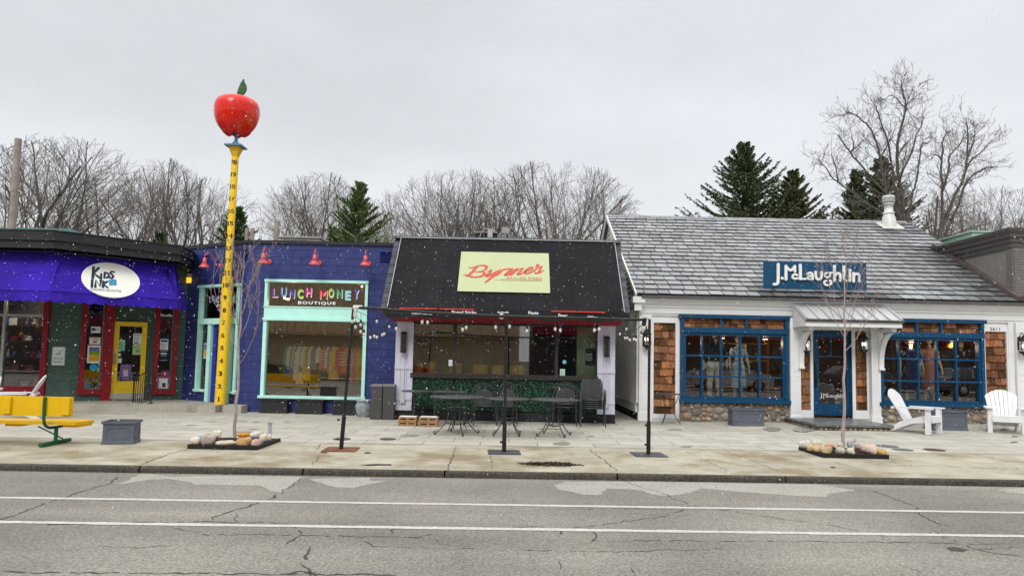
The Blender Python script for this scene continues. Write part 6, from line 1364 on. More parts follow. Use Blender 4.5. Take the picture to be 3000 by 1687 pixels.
# handrail
hr = thing('stair_handrail', 'black iron handrail with balusters at the bookshop step', 'handrail', tuple(G(*C('k6', 510, 1445)))); iron = M('wrought_iron', (.022, .02, .02), .5, .2, 10)
b0 = G(*C('k6', 510, 1448)); b1 = onZ(*C('k6', 680, 1392), STEP); tp0 = onY(*C('k6', 516, 1150), b0.y); tp1 = onY(*C('k6', 705, 1066), b1.y)
tp0 = XY(b0.x, b0.y, tp0.z); tp1 = XY(b1.x, b1.y, tp1.z)
q = MB(); q.obox(b0, tp0, .03, .03, up=(1, 0, 0)); q.obox(b1, tp1, .03, .03, up=(1, 0, 0)); q.obox(tp0, tp1, .035, .02); dr_ = (tp1-tp0).normalized(); q.obox(b0+XY(0, 0, .14), b1+XY(0, 0, .10), .02, .02); q.ell(tp0+XY(0, 0, .03), (.03, .03, .03), 8, 6); q.obox(tp1, tp1+XY(.1, .03, 0), .035, .02); q.box(b1.x-.06, b1.x+.06, b1.y-.06, b1.y+.06, STEP, STEP+.012); q.box(b0.x-.05, b0.x+.05, b0.y-.05, b0.y+.05, ZS, ZS+.012)
q.build('rail_frame', iron, hr)
for i in range(1, 8): f = i/8; a = (b0+XY(0, 0, .14)).lerp(b1+XY(0, 0, .10), f); c = tp0.lerp(tp1, f); MB().obox(a, c, .014, .014, up=(1, 0, 0)).build('baluster', iron, hr)
# ================================================================== cafe furniture
ptm = M('patio_metal', (.032, .032, .035), .45, .25, 7, .15, 60, spec=.5); ptt = M('patio_top', (.042, .042, .043), .5, .4, 5, .2, 120, spec=.5, dirt=((.085, .05, .03), 3, .60))
def mesh_top(r_, z, h=.025, n=36): return MB().lathe([(.001, z), (r_-.02, z), (r_, z-.008), (r_, z-h), (r_-.02, z-h), (.001, z-h*.6)], (0, 0, 0), n)
def cafe_table(label, cx, cy, r_, zt, nleg=4, ring=None, a0=.4, name='cafe_table', group='black cafe tables'):
    o = thing(name, label, 'table', (0, 0, 0), group); mesh_top(r_, zt).build('tabletop', ptt, o)
    for i in range(nleg):
        a = a0+2*math.pi*i/nleg; ca, sa = math.cos(a), math.sin(a); rb_ = r_*.78
        pts = [(r_*.42, zt-.03), (r_*.36, zt*.72), (r_*.30, zt*.5), (r_*.42, zt*.28), (rb_*.80, zt*.12), (rb_, .015), (rb_+.04, .03), (rb_+.03, .06), (rb_, .055)]
        P, _ = smooth2([Vector((p[0]*ca, p[0]*sa, p[1])) for p in pts], [1]*len(pts), False); MB().tube(P, .011, 6).lathe([(.022, 0), (.022, .008)], (rb_*ca, rb_*sa, 0), 8).build('leg', ptm, o)
    q = MB()
    if ring: q.lathe([(r_*.38, zt*ring), (r_*.38, zt*ring-.03), (r_*.36, zt*ring-.03), (r_*.36, zt*ring), (r_*.38, zt*ring)], (0, 0, 0), 24); q.lathe([(.001, zt*ring-.006), (r_*.37, zt*ring-.006)], (0, 0, 0), 20)
    else:
        for i in range(nleg):
            a, c = a0+2*math.pi*i/nleg, a0+2*math.pi*(i+1)/nleg; P, _ = smooth2([Vector((r_*.42*math.cos(a), r_*.42*math.sin(a), zt*.3)), Vector((.03*math.cos((a+c)/2), .03*math.sin((a+c)/2), zt*.24)), Vector((r_*.42*math.cos(c), r_*.42*math.sin(c), zt*.3))], [1]*3, False); q.tube(P, .008, 5)
    q.build('stretcher', ptm, o); o.location = (cx, cy, gz(cx, cy)); return o
def tpos(k, x, y, zt):  # centre of a table top seen at pixel
    p = onZ(*C(k, x, y), ZS+zt); return p.x, p.y
ZTB = .74
xa, ya = tpos('k1', 1245, 555, .77); ra = abs(onY(*C('k1', 680, 555), ya).x-xa); cafe_table('large round black table nearest the wooden crates', xa, ya, ra, .77, 4, None, .35)
xb_, yb_ = onZ(*C('D', 1277, 1001.5), ZS+.75).to_2d(); rb0 = abs(onY(*C('k2', 690, 575), yb_).x-xb_); cafe_table('round black table beside the middle string light post', xb_, yb_, rb0, .75, 4, .50, .75)
xc_, yc_ = onZ(*C('D', 1395, 1003.5), ZS+.75).to_2d(); rc_ = abs(onY(*C('k2', 1665, 590), yc_).x-xc_); cafe_table('round black table with a rusty patch nearest the stacked chairs', xc_, yc_, rc_, .75, 4, None, .5)
Y4 = 16.5; p = onY(*C('k1', 435, 440), Y4); r4 = abs(onY(*C('k1', 110, 440), Y4).x-p.x); cafe_table('small round black table against the left pale board', p.x, Y4, r4, p.z-ZS, 3, .5, .2)
# square table behind the large one
Y5 = 16.15; p = onY(*C('k1', 1110, 455), Y5); o = thing('cafe_table', 'square black table behind the large round table', 'table', (p.x, Y5, ZS), 'black cafe tables'); hw = abs(onY(*C('k1', 1440, 450), Y5).x-p.x); zt5 = p.z
MB().box(p.x-hw, p.x+hw, Y5-.36, Y5+.36, zt5-.025, zt5).build('tabletop', ptt, o)
for sx in (-1, 1):
    for sy in (-1, 1): MB().tube([(p.x+sx*(hw-.06), Y5+sy*.30, zt5-.02), (p.x+sx*(hw-.04), Y5+sy*.31, ZS)], .014, 6).build('leg', ptm, o)
# round stool under the large table
st_ = thing('round_stool', 'round black stool tucked under the large cafe table', 'stool', (0, 0, 0)); mesh_top(.235, .50).build('seat', ptt, st_)
for i in range(4):
    a = .5+i*math.pi/2; MB().tube([(.17*math.cos(a), .17*math.sin(a), .48), (.12*math.cos(a), .12*math.sin(a), .25), (.22*math.cos(a), .22*math.sin(a), 0)], .01, 6).build('leg', ptm, st_)
p = onZ(*C('k1', 1255, 775), ZS+.5); st_.location = (p.x, p.y, ZS)
# arm chairs with arched mesh backs
meshm = M('chair_mesh', (.036, .036, .038), .6, .2, 40, .5, 200)
def armchair(label, wide=.56, arch=True, group='black patio chairs behind the tables'):
    o = thing('patio_chair', label, 'chair', (0, 0, 0), group); w2 = wide/2
    # faces -Y
    q = MB(); n = 14
    if arch:
        outl = [(-w2*.62, .46)]+[(-w2*.80*math.cos(math.pi*i/n), .62+.20*math.sin(math.pi*i/n)+.0) for i in range(n+1)]+[(w2*.62, .46)]
    else:
        outl = [(-w2*.78, .50), (-w2*.86, .80), (-w2*.70, .93), (-w2*.28, .94), (-w2*.16, .90), (w2*.16, .90), (w2*.28, .94), (w2*.70, .93), (w2*.86, .80), (w2*.78, .50)]
    BF = Frame((0, .19, 0), t=(1, 0, 0), up=(0, .16, 1)); q.poly(BF, outl, -.006, .006); q.build('backrest', meshm, o)
    q = MB(); q.stroke(BF, outl, .018, -.009, .018, closed=True, sm=False)
    if arch: arc = [(-w2, .62)]+[(-w2*math.cos(math.pi*i/n), .70+.26*math.sin(math.pi*i/n)) for i in range(n+1)]+[(w2, .62)]; q.tube([BF.P(u, z, 0) for u, z in arc], .011, 6); arc2 = [(-w2*.94*math.cos(math.pi*i/n), .68+.235*math.sin(math.pi*i/n)) for i in range(n+1)]; q.tube([BF.P(u, z, .0) for u, z in arc2], .008, 5)
    q.build('back_frame', ptm, o)
    MB().lathe([(.001, .445), (.24, .45), (.255, .44), (.255, .425), (.24, .42), (.001, .43)], (0, -.03, 0), 24).build('seat', meshm, o)
    for s_ in (-1, 1):
        q = MB(); P, _ = smooth2([Vector(p) for p in [(s_*w2, .27, .66), (s_*w2*1.02, .05, .66), (s_*w2*1.02, -.20, .65), (s_*w2*.98, -.27, .60), (s_*w2*.9, -.25, .45)]], [1]*5, False); q.tube(P, .011, 6); q.build('armrest', ptm, o)
        q = MB(); P, _ = smooth2([Vector(p) for p in [(s_*w2*.9, -.24, .46), (s_*w2*.92, -.25, .25), (s_*w2*.98, -.28, 0)]], [1]*3, False); q.tube(P, .011, 6); q.lathe([(.02, 0), (.02, .008)], (s_*w2*.98, -.28, 0), 8); q.build('leg', ptm, o)
        q = MB(); P, _ = smooth2([Vector(p) for p in [(s_*w2, .28, .68), (s_*w2*.95, .24, .40), (s_*w2*.98, .33, 0)]], [1]*3, False); q.tube(P, .011, 6); q.lathe([(.02, 0), (.02, .008)], (s_*w2*.98, .33, 0), 8); q.build('leg', ptm, o)
    return o
def chair_px(o, px, top_y, base_y, rz=0):
    p = G(px, base_y); o.location = (p.x, p.y+.1, gz(p.x, p.y)); o.rotation_euler = (0, 0, rz); return p
ch1 = armchair('black arched back patio chair between the large and middle tables'); chair_px(ch1, 1217, 972, 1067, .12)
ch2 = dup(ch1, label='black patio chair behind the middle string light post'); chair_px(ch2, 1275, 966, 1069, 0); ch2.scale = (.86, 1, 1.03)
ch3 = dup(ch1, label='black arched back patio chair behind the rusty round table'); p3 = chair_px(ch3, 1421, 967, 1069, -.1); ch3.scale = (1.05, 1, 1)
ch4 = dup(ch1, ch3.location+Vector((.01, .03, .075)), -.1, label='patio chair nested on top of the one behind the rusty table'); ch4.scale = (1.03, 1, .98)
sq = armchair('x', .60, False, 'stacked mesh patio chairs by the right pale board'); ps = G(1491, 1073)
ords = ['bottom chair', 'second chair from the bottom', 'middle chair', 'second chair from the top', 'top chair']
for i in range(5):
    o = sq if i == 0 else dup(sq); o.location = (ps.x, ps.y+.1+.012*i, ZS+.075*i*.62); o.rotation_euler = (0, 0, -.06); o.scale = (1, 1, 1); o['label'] = ords[i]+' of the mesh patio chair stack by the right pale board'
# bistro table at the clothing shop
Y6 = 17.3; p = onY(*C('c4', 377, 1000), Y6); r6 = abs(onY(*C('c4', 447, 1000), Y6).x-p.x)
bt6 = thing('bistro_table', 'small round bistro table before the cedar shingle panel', 'table', (0, 0, 0)); zz6 = p.z-gz(p.x, Y6); mesh_top(r6, zz6, .018).build('tabletop', ptt, bt6)
for i in range(3):
    a = -.3+i*2.094; ca, sa = math.cos(a), math.sin(a); P, _ = smooth2([Vector((r_*ca, r_*sa, z)) for r_, z in ((r6*.8, zz6-.02), (r6*.45, zz6*.6), (r6*.35, zz6*.45), (r6*.5, zz6*.25), (r6*.92, 0))], [1]*5, False); MB().tube(P, .009, 6).build('leg', ptm, bt6)
MB().lathe([(r6*.42, zz6*.52), (r6*.42, zz6*.52-.012), (r6*.38, zz6*.52-.012), (r6*.38, zz6*.52), (r6*.42, zz6*.52)], (0, 0, 0), 20).build('stretcher', ptm, bt6); bt6.location = (p.x, Y6, gz(p.x, Y6))
# ================================================================== adirondack chairs
adw = M('white_plastic_lumber', (.70, .705, .71), .5, .05, 3, .1, 40, spec=.35, dirt=((.50, .50, .47), 5, .58))
def adirondack(label):
    o = thing('adirondack_chair', label, 'garden chair', (0, 0, 0), 'white adirondack garden chairs')
    ang = math.radians(28); BK = Frame((0, .22, .27), t=(1, 0, 0), up=(0, math.sin(ang), math.cos(ang))); n = 7
    for i in range(n):
        f0, f1 = i/n, (i+1)/n; wb_, wt_ = .24, .33; ub0, ub1 = -wb_+2*wb_*f0+.004, -wb_+2*wb_*f1-.004; ut0, ut1 = -wt_+2*wt_*f0+.005, -wt_+2*wt_*f1-.005
        top = lambda f: .80-.16*(2*f-1)**2*1.1
        MB().poly(BK, [(ub0, -.04), (ub1, -.04), (ut1, top(f1)), ((ut0+ut1)/2, top((f0+f1)/2)+.004), (ut0, top(f0))], -.01, .012).build('back_slat', adw, o)
    q = MB()
    for s_ in (-1, 1): q.poly(Frame((s_*.27, 0, 0), t=(0, -1, 0), up=(0, 0, 1)), [(.36, .26), (.36, .37), (.15, .38), (-.30, .24), (-.62, .0), (-.48, .0), (-.25, .12), (.0, .22)], -.012, .012)
    q.build('side_rail', adw, o)
    q = MB()
    for i in range(6): y = -.34+i*.095; z = .385-.0*i-(max(0, y+.15))*.32; q.obox((-.285, y, z), (.285, y, z), .08, .018, 0, (0, .25, 1))
    q.build('seat', adw, o); MB().box(-.285, .285, -.40, -.375, .26, .38).build('apron', adw, o)
    for s_ in (-1, 1):
        MB().box(s_*.325-.045, s_*.325+.045, -.37, -.27, 0, .56).build('leg', adw, o)
        MB().poly(Frame((0, 0, .575), t=(1, 0, 0), up=(0, 1, 0)), [(s_*.26, -.42), (s_*.34, -.45), (s_*.42, -.40), (s_*.42, -.1), (s_*.37, .30), (s_*.30, .30), (s_*.27, -.1)], -.012, .012).build('armrest', adw, o)
    q = MB(); q.obox((-.36, .43, .56), (.36, .43, .56), .05, .05); q.obox((-.27, .30, .17), (.27, .30, .17), .02, .09); q.build('cross_rail', adw, o)
    return o
ad = adirondack('white slatted garden chair turned sideways before the right blue window')
fl_ = G(*C('k7', 815, 1295)); f2_ = G(*C('k7', 1060, 1250))
axv = (f2_-fl_); hd = math.atan2(axv.y, axv.x); # +X axis of chair runs near->far leg ; facing -Y rotated
mid = (fl_+f2_)/2; rz = hd; fwd = Vector((math.sin(rz), -math.cos(rz), 0)); c_ = mid-fwd*.32; ad.location = (c_.x, c_.y, gz(c_.x, c_.y)); ad.rotation_euler = (0, 0, rz)
p = G(*C('k7', 1975, 1252)); a2 = dup(ad, (p.x+.44, p.y+.20, gz(p.x, p.y)), -.50, 'white slatted garden chair facing the street at the right edge of the view')
a3 = dup(ad, (-11.0, 15.2, ZS), -1.10, 'white slatted garden chair with its back toward the green wall behind the yellow bench')
a4 = dup(ad, (-12.75, 16.6, ZS), .55, 'white slatted garden chair cut by the left edge behind the yellow bench')
# ================================================================== tree pits, rocks and young trees
def rocks(k, lst, z, labels, group, ymin):
    for i, (x, y, a, b_, c) in enumerate(lst):
        ctr = onZ(*C(k, x, y+b_*.7), z); s_ = CR[k][2]*a/FPX*ctr.y; ctr.y = max(ctr.y, ymin+.04+s_*.40); h_ = CR[k][2]*b_/FPX*ctr.y
        mtc = M('rock_%d_%d_%d' % c, sg(*c, 1.2), .75, .22, 9, .6, 35)
        speckle(mtc, 60, .35, .65, .15) if not mtc.get('sp') else None; mtc['sp'] = 1
        tag(MB().ell((ctr.x, ctr.y+s_*.25, z+h_*1.05), (s_, s_*.62, h_*1.12), 16, 10, 0, (1, 1, 1), .09, i+int(x), .15*i, .80).build('rock', mtc, loc=(ctr.x, ctr.y+s_*.25, z)), labels[i], 'rock', group)
def pit(name, x0, x1, y0, y1, label, seed):
    q = MB(); em = M('edging_black', (.016, .014, .013), .6, .2, 6); t_ = .02; h = .075
    q.box(x0, x1, y0, y0+t_, ZS-.01, ZS+h); q.box(x0, x1, y1-t_, y1, ZS-.01, ZS+h*.6); q.box(x0, x0+t_, y0+t_+.001, y1-t_-.001, ZS-.01, ZS+h-.01); q.box(x1-t_, x1, y0+t_+.001, y1-t_-.001, ZS-.01, ZS+h-.01)
    tag(q.build('planting_bed_edging', em, loc=((x0+x1)/2, (y0+y1)/2, ZS)), label, 'edging', 'square black edgings round the young trees')
    b = mulch_heap('m', ((x0+x1)/2, (y0+y1)/2), (x1-x0)/2*.8, (y1-y0)/2*.8, 1500, ZS+.05, seed, .05); b.face([(x0+t_, y0+t_, ZS+.055), (x1-t_, y0+t_, ZS+.055), (x1-t_, y1-t_, ZS+.055), (x0+t_, y1-t_, ZS+.055)], 0, (.8, .8, .8))
    tag(b.build('mulch', mulcht), 'dark mulch inside the '+('left' if x0 < 0 else 'right')+' tree edging', 'mulch', kind='stuff')
FL_, FR_, BR_ = G(470, 1129), G(647, 1132), G(693, 1110); pit('l', FL_.x, FR_.x, (FL_.y+FR_.y)/2, BR_.y, 'square black edging round the young tree by the ruler', 1)
FL2, FR2, BL2 = G(2072, 1151), G(2238, 1155), G(2006, 1131); pit('r', (FL2.x+BL2.x)/2, FR2.x, (FL2.y+FR2.y)/2, BL2.y, 'square black edging round the young tree by the blue door', 2)
rl = [(240,530,125,82,(222,214,190)),(545,515,165,112,(186,168,160)),(380,440,120,70,(188,196,198)),(750,350,125,68,(224,216,198)),(940,585,245,58,(196,188,166)),(1360,570,185,95,(190,152,104)),(1385,375,155,50,(205,140,32)),(1700,375,165,68,(206,204,190)),(1640,590,115,85,(212,176,164)),(1790,540,70,70,(178,176,170)),(1850,470,125,95,(222,208,186)),(2000,445,70,75,(224,214,196))]
rln = ['yellowish white rock at the front left corner of the left edging', 'large pinkish grey rock second from the left in the left edging', 'bluish grey rock behind the corner rock in the left edging', 'creamy rock at the back left of the left edging', 'long flat grey rock at the front of the left edging', 'tan rounded rock at the front of the left edging', 'orange rock behind the trunk of the left young tree', 'long pale rock at the back right of the left edging', 'pink white rock at the front right corner of the left edging', 'small grey rock behind the pink one in the left edging', 'cream rock on the right side of the left edging', 'small pale rock at the right end of the left edging']
rocks('m3', rl, ZS+.04, rln, 'rocks round the left young tree', (FL_.y+FR_.y)/2)
rr_ = [(108,1280,30,20,(214,208,196)),(172,1275,28,15,(208,200,170)),(150,1298,30,14,(200,178,120)),(188,1303,36,18,(196,172,134)),(222,1312,34,20,(190,168,124)),(238,1286,32,10,(196,128,100)),(295,1282,20,14,(206,196,160)),(298,1314,38,18,(184,180,166)),(372,1322,34,18,(204,196,180)),(345,1278,22,14,(150,156,162)),(395,1286,30,16,(198,176,168)),(432,1292,26,14,(196,184,170)),(455,1308,48,24,(214,190,172)),(510,1320,34,14,(190,148,84))]
rrn = ['large white rock at the back left corner of the right edging', 'pale rock second along the back of the right edging', 'yellow rock on the left side of the right edging', 'tan rock left of centre in the right edging', 'rounded sandy rock at the front of the right edging', 'flat orange rock behind the sandy one in the right edging', 'small cream rock just left of the right young tree', 'grey oval rock at the front centre of the right edging', 'pale flat rock right of the grey oval one', 'small slate blue rock behind the right young tree', 'pinkish rock behind right in the right edging', 'small grey pink rock at the back right of the right edging', 'big pink white rock at the right of the right edging', 'brown orange rock at the front right corner of the right edging']
rocks('c5', rr_, ZS+.04, rrn, 'rocks round the right young tree', (FL2.y+FR2.y)/2)
p = G(*C('m3', 2010, 440)); tag(MB().box(p.x-.03, p.x+.03, p.y-.015, p.y+.015, ZS, ZS+.28).box(p.x-.04, p.x+.04, p.y-.025, p.y+.02, ZS+.281, ZS+.30).build('outlet_post', M('zinc', (.33, .34, .35), .5, .1), loc=(p.x, p.y, ZS)), 'short grey metal outlet post behind the rocks of the left edging', 'outlet post')
p = G(*C('c5', 345, 1290)); tag(MB().tube([(p.x, p.y, ZS+.1), (p.x+.1, p.y, ZS+.17)], .035, 10).tube([(p.x+.02, p.y, ZS), (p.x+.03, p.y, ZS+.12)], .012, 6).build('ground_spotlight', M('zinc', (0, 0, 0)), loc=(p.x, p.y, ZS)), 'small grey ground spotlight among the rocks of the right edging', 'spotlight')
# ================================================================== trees
bark = M('bark', (.095, .082, .07), .9, .3, 3, .5, 20); twigm = M('twigs', (.165, .14, .12), .9, .25, 2)
def seg_mesh(name, segs, mt, parent, nside):
    n = len(segs); A = np.array([s[0] for s in segs]); B = np.array([s[1] for s in segs]); ra = np.array([s[2] for s in segs])[:, None]; rb = np.array([s[3] for s in segs])[:, None]
    d = B-A; d /= np.maximum(np.linalg.norm(d, axis=1, keepdims=True), 1e-9); ref = np.where(np.abs(d[:, 2:3]) > .9, np.array([[1., 0, 0]]), np.array([[0, 0, 1.]]))
    e1 = np.cross(d, ref); e1 /= np.linalg.norm(e1, axis=1, keepdims=True); e2 = np.cross(d, e1); V = []
    for k in range(nside):
        a = 2*math.pi*k/nside; o = e1*math.cos(a)+e2*math.sin(a); V.append(A+o*ra); V.append(B+o*rb)
    V = np.stack(V, 1).reshape(-1, 3); base = (np.arange(n)*2*nside)[:, None]; F = []
    for k in range(nside):
        k2 = (k+1) % nside; F.append(base+np.array([[2*k, 2*k2, 2*k2+1, 2*k+1]]))
    F = np.concatenate(F, 1).reshape(-1, 4)
    me = bpy.data.meshes.new(name); me.vertices.add(len(V)); me.vertices.foreach_set('co', V.astype(np.float32).ravel())
    me.loops.add(F.size); me.loops.foreach_set('vertex_index', F.astype(np.int32).ravel()); me.polygons.add(len(F))
    me.polygons.foreach_set('loop_start', np.arange(0, F.size, 4, dtype=np.int32)); me.update(calc_edges=True); me.validate()
    me.materials.append(mt); me.polygons.foreach_set('use_smooth', [True]*len(me.polygons)); o = bpy.data.objects.new(name, me); COL.objects.link(o); o.parent = parent; return o
def nrm(v): l = math.sqrt(v[0]**2+v[1]**2+v[2]**2) or 1; return (v[0]/l, v[1]/l, v[2]/l)
def turn(d, a, az):
    h = Vector(d); o1 = h.orthogonal().normalized(); o2 = h.cross(o1); return tuple(h*math.cos(a)+(o1*math.cos(az)+o2*math.sin(az))*math.sin(a))
def grow_tree(seed, H=13, trunk=.36, limbs=7, LR=(.40, .26, .17, .11, .07), kids=(4, 4, 3, 2), ang=(22, 48), lang=(15, 60), up=.05, wob=.09, r0=.34, rmin=.007, R=.34, zc=.66, Rz=.36):
    """forked tree whose crown fills a dome; branches stop at the dome"""
    rg = random.Random(seed); big, fine = [], []; lob = [rg.uniform(0, 6.28) for _ in range(3)]
    def inside(p):
        a = math.atan2(p[1], p[0]); k = 1+.16*math.sin(2*a+lob[0])+.12*math.sin(5*a+lob[1]+p[2])+.08*math.sin(7*p[0]+3*p[1]+lob[2])
        return (p[0]**2+p[1]**2)/(R*H*k)**2+((p[2]-zc*H)/(Rz*H*(.9+.1*k)))**2 < 1 or p[2] < zc*H*.8
    def branch(p, d, lv, r, Ls):
        Ln = H*LR[lv]*Ls; ns = (9, 7, 5, 4, 3)[lv]; tgt = big if lv < 1 else fine; nodes = []; rr = r
        for i in range(ns):
            d = nrm((d[0]+rg.gauss(0, wob), d[1]+rg.gauss(0, wob), d[2]+rg.gauss(0, wob*.7)+up*(1 if lv < 3 else .3))); q = (p[0]+d[0]*Ln/ns, p[1]+d[1]*Ln/ns, p[2]+d[2]*Ln/ns)
            r2_ = max(rmin, rr*(1-.60/ns)); tgt.append((p, q, rr, r2_)); nodes.append((q, d, r2_)); p = q; rr = r2_
            if lv and not inside(p): break
        if lv >= len(LR)-1: return
        m_ = len(nodes)
        for k in range(kids[lv]):
            f = .2+.8*(k+rg.random())/kids[lv]; q, dd, r_ = nodes[min(m_-1, int(f*m_))]
            if inside(q): branch(q, turn(dd, math.radians(rg.uniform(*ang)), rg.uniform(0, 6.283)), lv+1, max(rmin, r_*rg.uniform(.45, .65)), rg.uniform(.75, 1.25)*(1.15-.35*f))
        if inside(nodes[-1][0]): branch(nodes[-1][0], nodes[-1][1], lv+1, max(rmin, nodes[-1][2]*.9), 1.0)
    p = (0, 0, -.2); d = (rg.gauss(0, .03), rg.gauss(0, .03), 1); r = r0; nt_ = 6; top = H*trunk
    for i in range(nt_):
        d = nrm((d[0]+rg.gauss(0, .03), d[1]+rg.gauss(0, .03), d[2])); q = (p[0]+d[0]*top/nt_, p[1]+d[1]*top/nt_, p[2]+d[2]*top/nt_); big.append((p, q, r, r*.94)); p = q; r *= .94
    for k in range(limbs):
        a = math.radians(rg.uniform(*lang)) if k else .08; branch((p[0], p[1], p[2]-rg.uniform(0, .2)*top*(k > 1)), turn(d, a, 6.283*k/max(1, limbs)+rg.uniform(-.5, .5)), 0, r*rg.uniform(.5, .75), rg.uniform(.85, 1.15))
    o = thing('bare_tree', 'x', 'tree', (0, 0, 0), 'bare trees behind the shops'); seg_mesh('trunk', big, bark, o, 7); seg_mesh('crown', fine, twigm, o, 3); o['h'] = max(s[1][2] for s in fine); return o
protos = [grow_tree(11, R=.36), grow_tree(24, limbs=6, lang=(12, 50), R=.28, r0=.28), grow_tree(36, trunk=.30, limbs=8, lang=(18, 66), R=.42, LR=(.46, .28, .17, .11, .07), r0=.30, kids=(4, 4, 4, 3)), grow_tree(49, trunk=.42, limbs=5, lang=(8, 40), R=.24, r0=.24)]
def limb_tree(label, k, Y, limbs, base, seed, r0, group='bare trees behind the shops'):
    """tree whose main limbs follow measured lines, spread in depth, with spur twigs grown along them"""
    rg = random.Random(seed); b = onY(*C(k, *base), Y); o = thing('bare_tree', label, 'tree', (b.x, Y, 0), group); big, fine = [], []
    def L_(p): return (p[0]-b.x, p[1]-Y, p[2])
    for pts, ra in limbs:
        dy = rg.uniform(-1, 1)*.22; y0_ = Y; st0 = None
        if pts[0][1] < 1060 and big:
            s0_ = onY(*C(k, *pts[0]), Y); nb_ = min(big, key=lambda q: (q[0][0]+b.x-s0_.x)**2+(q[0][2]-s0_.z)**2); y0_ = nb_[0][1]+Y; st0 = Vector((nb_[0][0]+b.x, y0_, nb_[0][2]))
        P = [onY(*C(k, x, y), y0_+dy*i) for i, (x, y) in enumerate(pts)]
        if st0: P[0] = st0
        if pts[0][1] > 1060: P = [XY(b.x, Y, -.1), XY(b.x+(P[0].x-b.x)*.3, Y, 2.5)]+P
        Q, _ = smooth2([Vector(p) for p in P], [1]*len(P), False, 2); n = len(Q)
        for i in range(n-1):
            ja = Vector((rg.gauss(0, .014), rg.gauss(0, .014), rg.gauss(0, .012))); Q[i+1] = Q[i+1]+ja; r1, r2_ = r0*ra*(1-.90*i/n)+.008, r0*ra*(1-.90*(i+1)/n)+.008
            big.append((L_(Q[i]), L_(Q[i+1]), r1, r2_)); f = i/n; L0 = (Q[i+1]-Q[i]).length
            if Q[i].z > 5.5:
                for _ in range(rg.choice((0, 1, 1, 2))*(2 if L0 > .35 else 1)):
                    st = Q[i].lerp(Q[i+1], rg.random()); d = turn(tuple((Q[i+1]-Q[i]).normalized()), math.radians(rg.uniform(28, 70)), rg.uniform(0, 6.28))
                    def spur(p, d, Ln, r, lv):
                        ns = 5
                        for q_ in range(ns):
                            d = nrm((d[0]+rg.gauss(0, .13), d[1]+rg.gauss(0, .13), d[2]+rg.gauss(0, .1)+.06)); q = (p[0]+d[0]*Ln/ns, p[1]+d[1]*Ln/ns, p[2]+d[2]*Ln/ns); fine.append((p, q, r, max(.006, r*.85))); p = q; r = max(.006, r*.85)
                            if lv < 2 and rg.random() < (.75 if lv == 0 else .5): spur(p, turn(d, math.radians(rg.uniform(25, 60)), rg.uniform(0, 6.28)), Ln*rg.uniform(.35, .6), max(.006, r*.6), lv+1)
                    spur(L_(st), d, rg.uniform(.4, 1.5)*(1-.3*f), max(.008, r2_*.4), 0)
    seg_mesh('trunk', big, bark, o, 7); seg_mesh('crown', fine, twigm, o, 3); return o
limb_tree('tallest bare tree with sparse long limbs behind the roof flue', 't4', 30, [([(1565,1080),(1550,900),(1525,760),(1510,600),(1530,480),(1560,370),(1580,280),(1560,180),(1545,110)], 1), ([(1565,1100),(1500,850),(1480,700),(1450,500),(1400,380),(1365,270)], .75), ([(1560,1100),(1480,920),(1350,800),(1270,700),(1190,610),(1130,520),(1100,470)], .7),
  ([(1560,1090),(1440,900),(1400,640),(1380,540),(1330,430),(1270,370),(1210,320),(1160,318)], .7), ([(1550,1100),(1400,1020),(1280,950),(1200,880),(1100,810),(1050,770),(1010,700),(960,660)], .6), ([(1580,1080),(1605,980),(1625,900),(1660,760),(1680,600),(1700,520),(1730,540)], .7), ([(1590,740),(1620,600),(1650,480),(1690,400),(1700,350)], .4), ([(1400,640),(1440,560),(1470,500)], .3), ([(1190,610),(1215,540),(1195,480)], .3), ([(1100,810),(1080,700),(1050,600)], .3), ([(1580,300),(1600,200),(1640,130)], .2), ([(1540,250),(1480,180),(1430,220)], .2)], (1575, 1110), 5, .10)
limb_tree('second sparse bare tree right of the roof flue', 't4', 31, [([(1800,1200),(1870,1050),(1920,900),(1990,790),(2010,650),(2020,500),(2010,380)], 1), ([(1830,1230),(1830,1050),(1840,850),(1825,720),(1840,600),(1835,500),(1890,440)], .8), ([(1850,1200),(1900,1080),(1960,950),(2000,800),(2080,740),(2160,700),(2230,700)], .8), ([(1990,800),(2030,650),(2090,620),(2160,540)], .5), ([(1850,850),(1885,720),(1880,620),(1950,560),(2000,450)], .5), ([(2010,600),(2070,500),(2060,420)], .35), ([(1780,1190),(1790,1050),(1805,900)], 1.0), ([(1850,1230),(1960,1150),(2190,1095)], .5), ([(1835,620),(1780,600),(1760,650)], .25)], (1830, 1230), 6, .105)
used = set()
def place_tree(pi, px, top, dist, ws, label, rz=0, zs=1):
    pr = protos[pi]; k = onY(px, top, dist); hh = k.z; sc_ = hh/pr['h']
    loc = (k.x, dist, -.02)
    if pi in used: o = dup(pr, loc, rz, label)
    else: used.add(pi); o = pr; o.location = loc; o.rotation_euler = (0, 0, rz); o['label'] = label
    o.scale = (sc_*ws, sc_*ws, sc_); return o
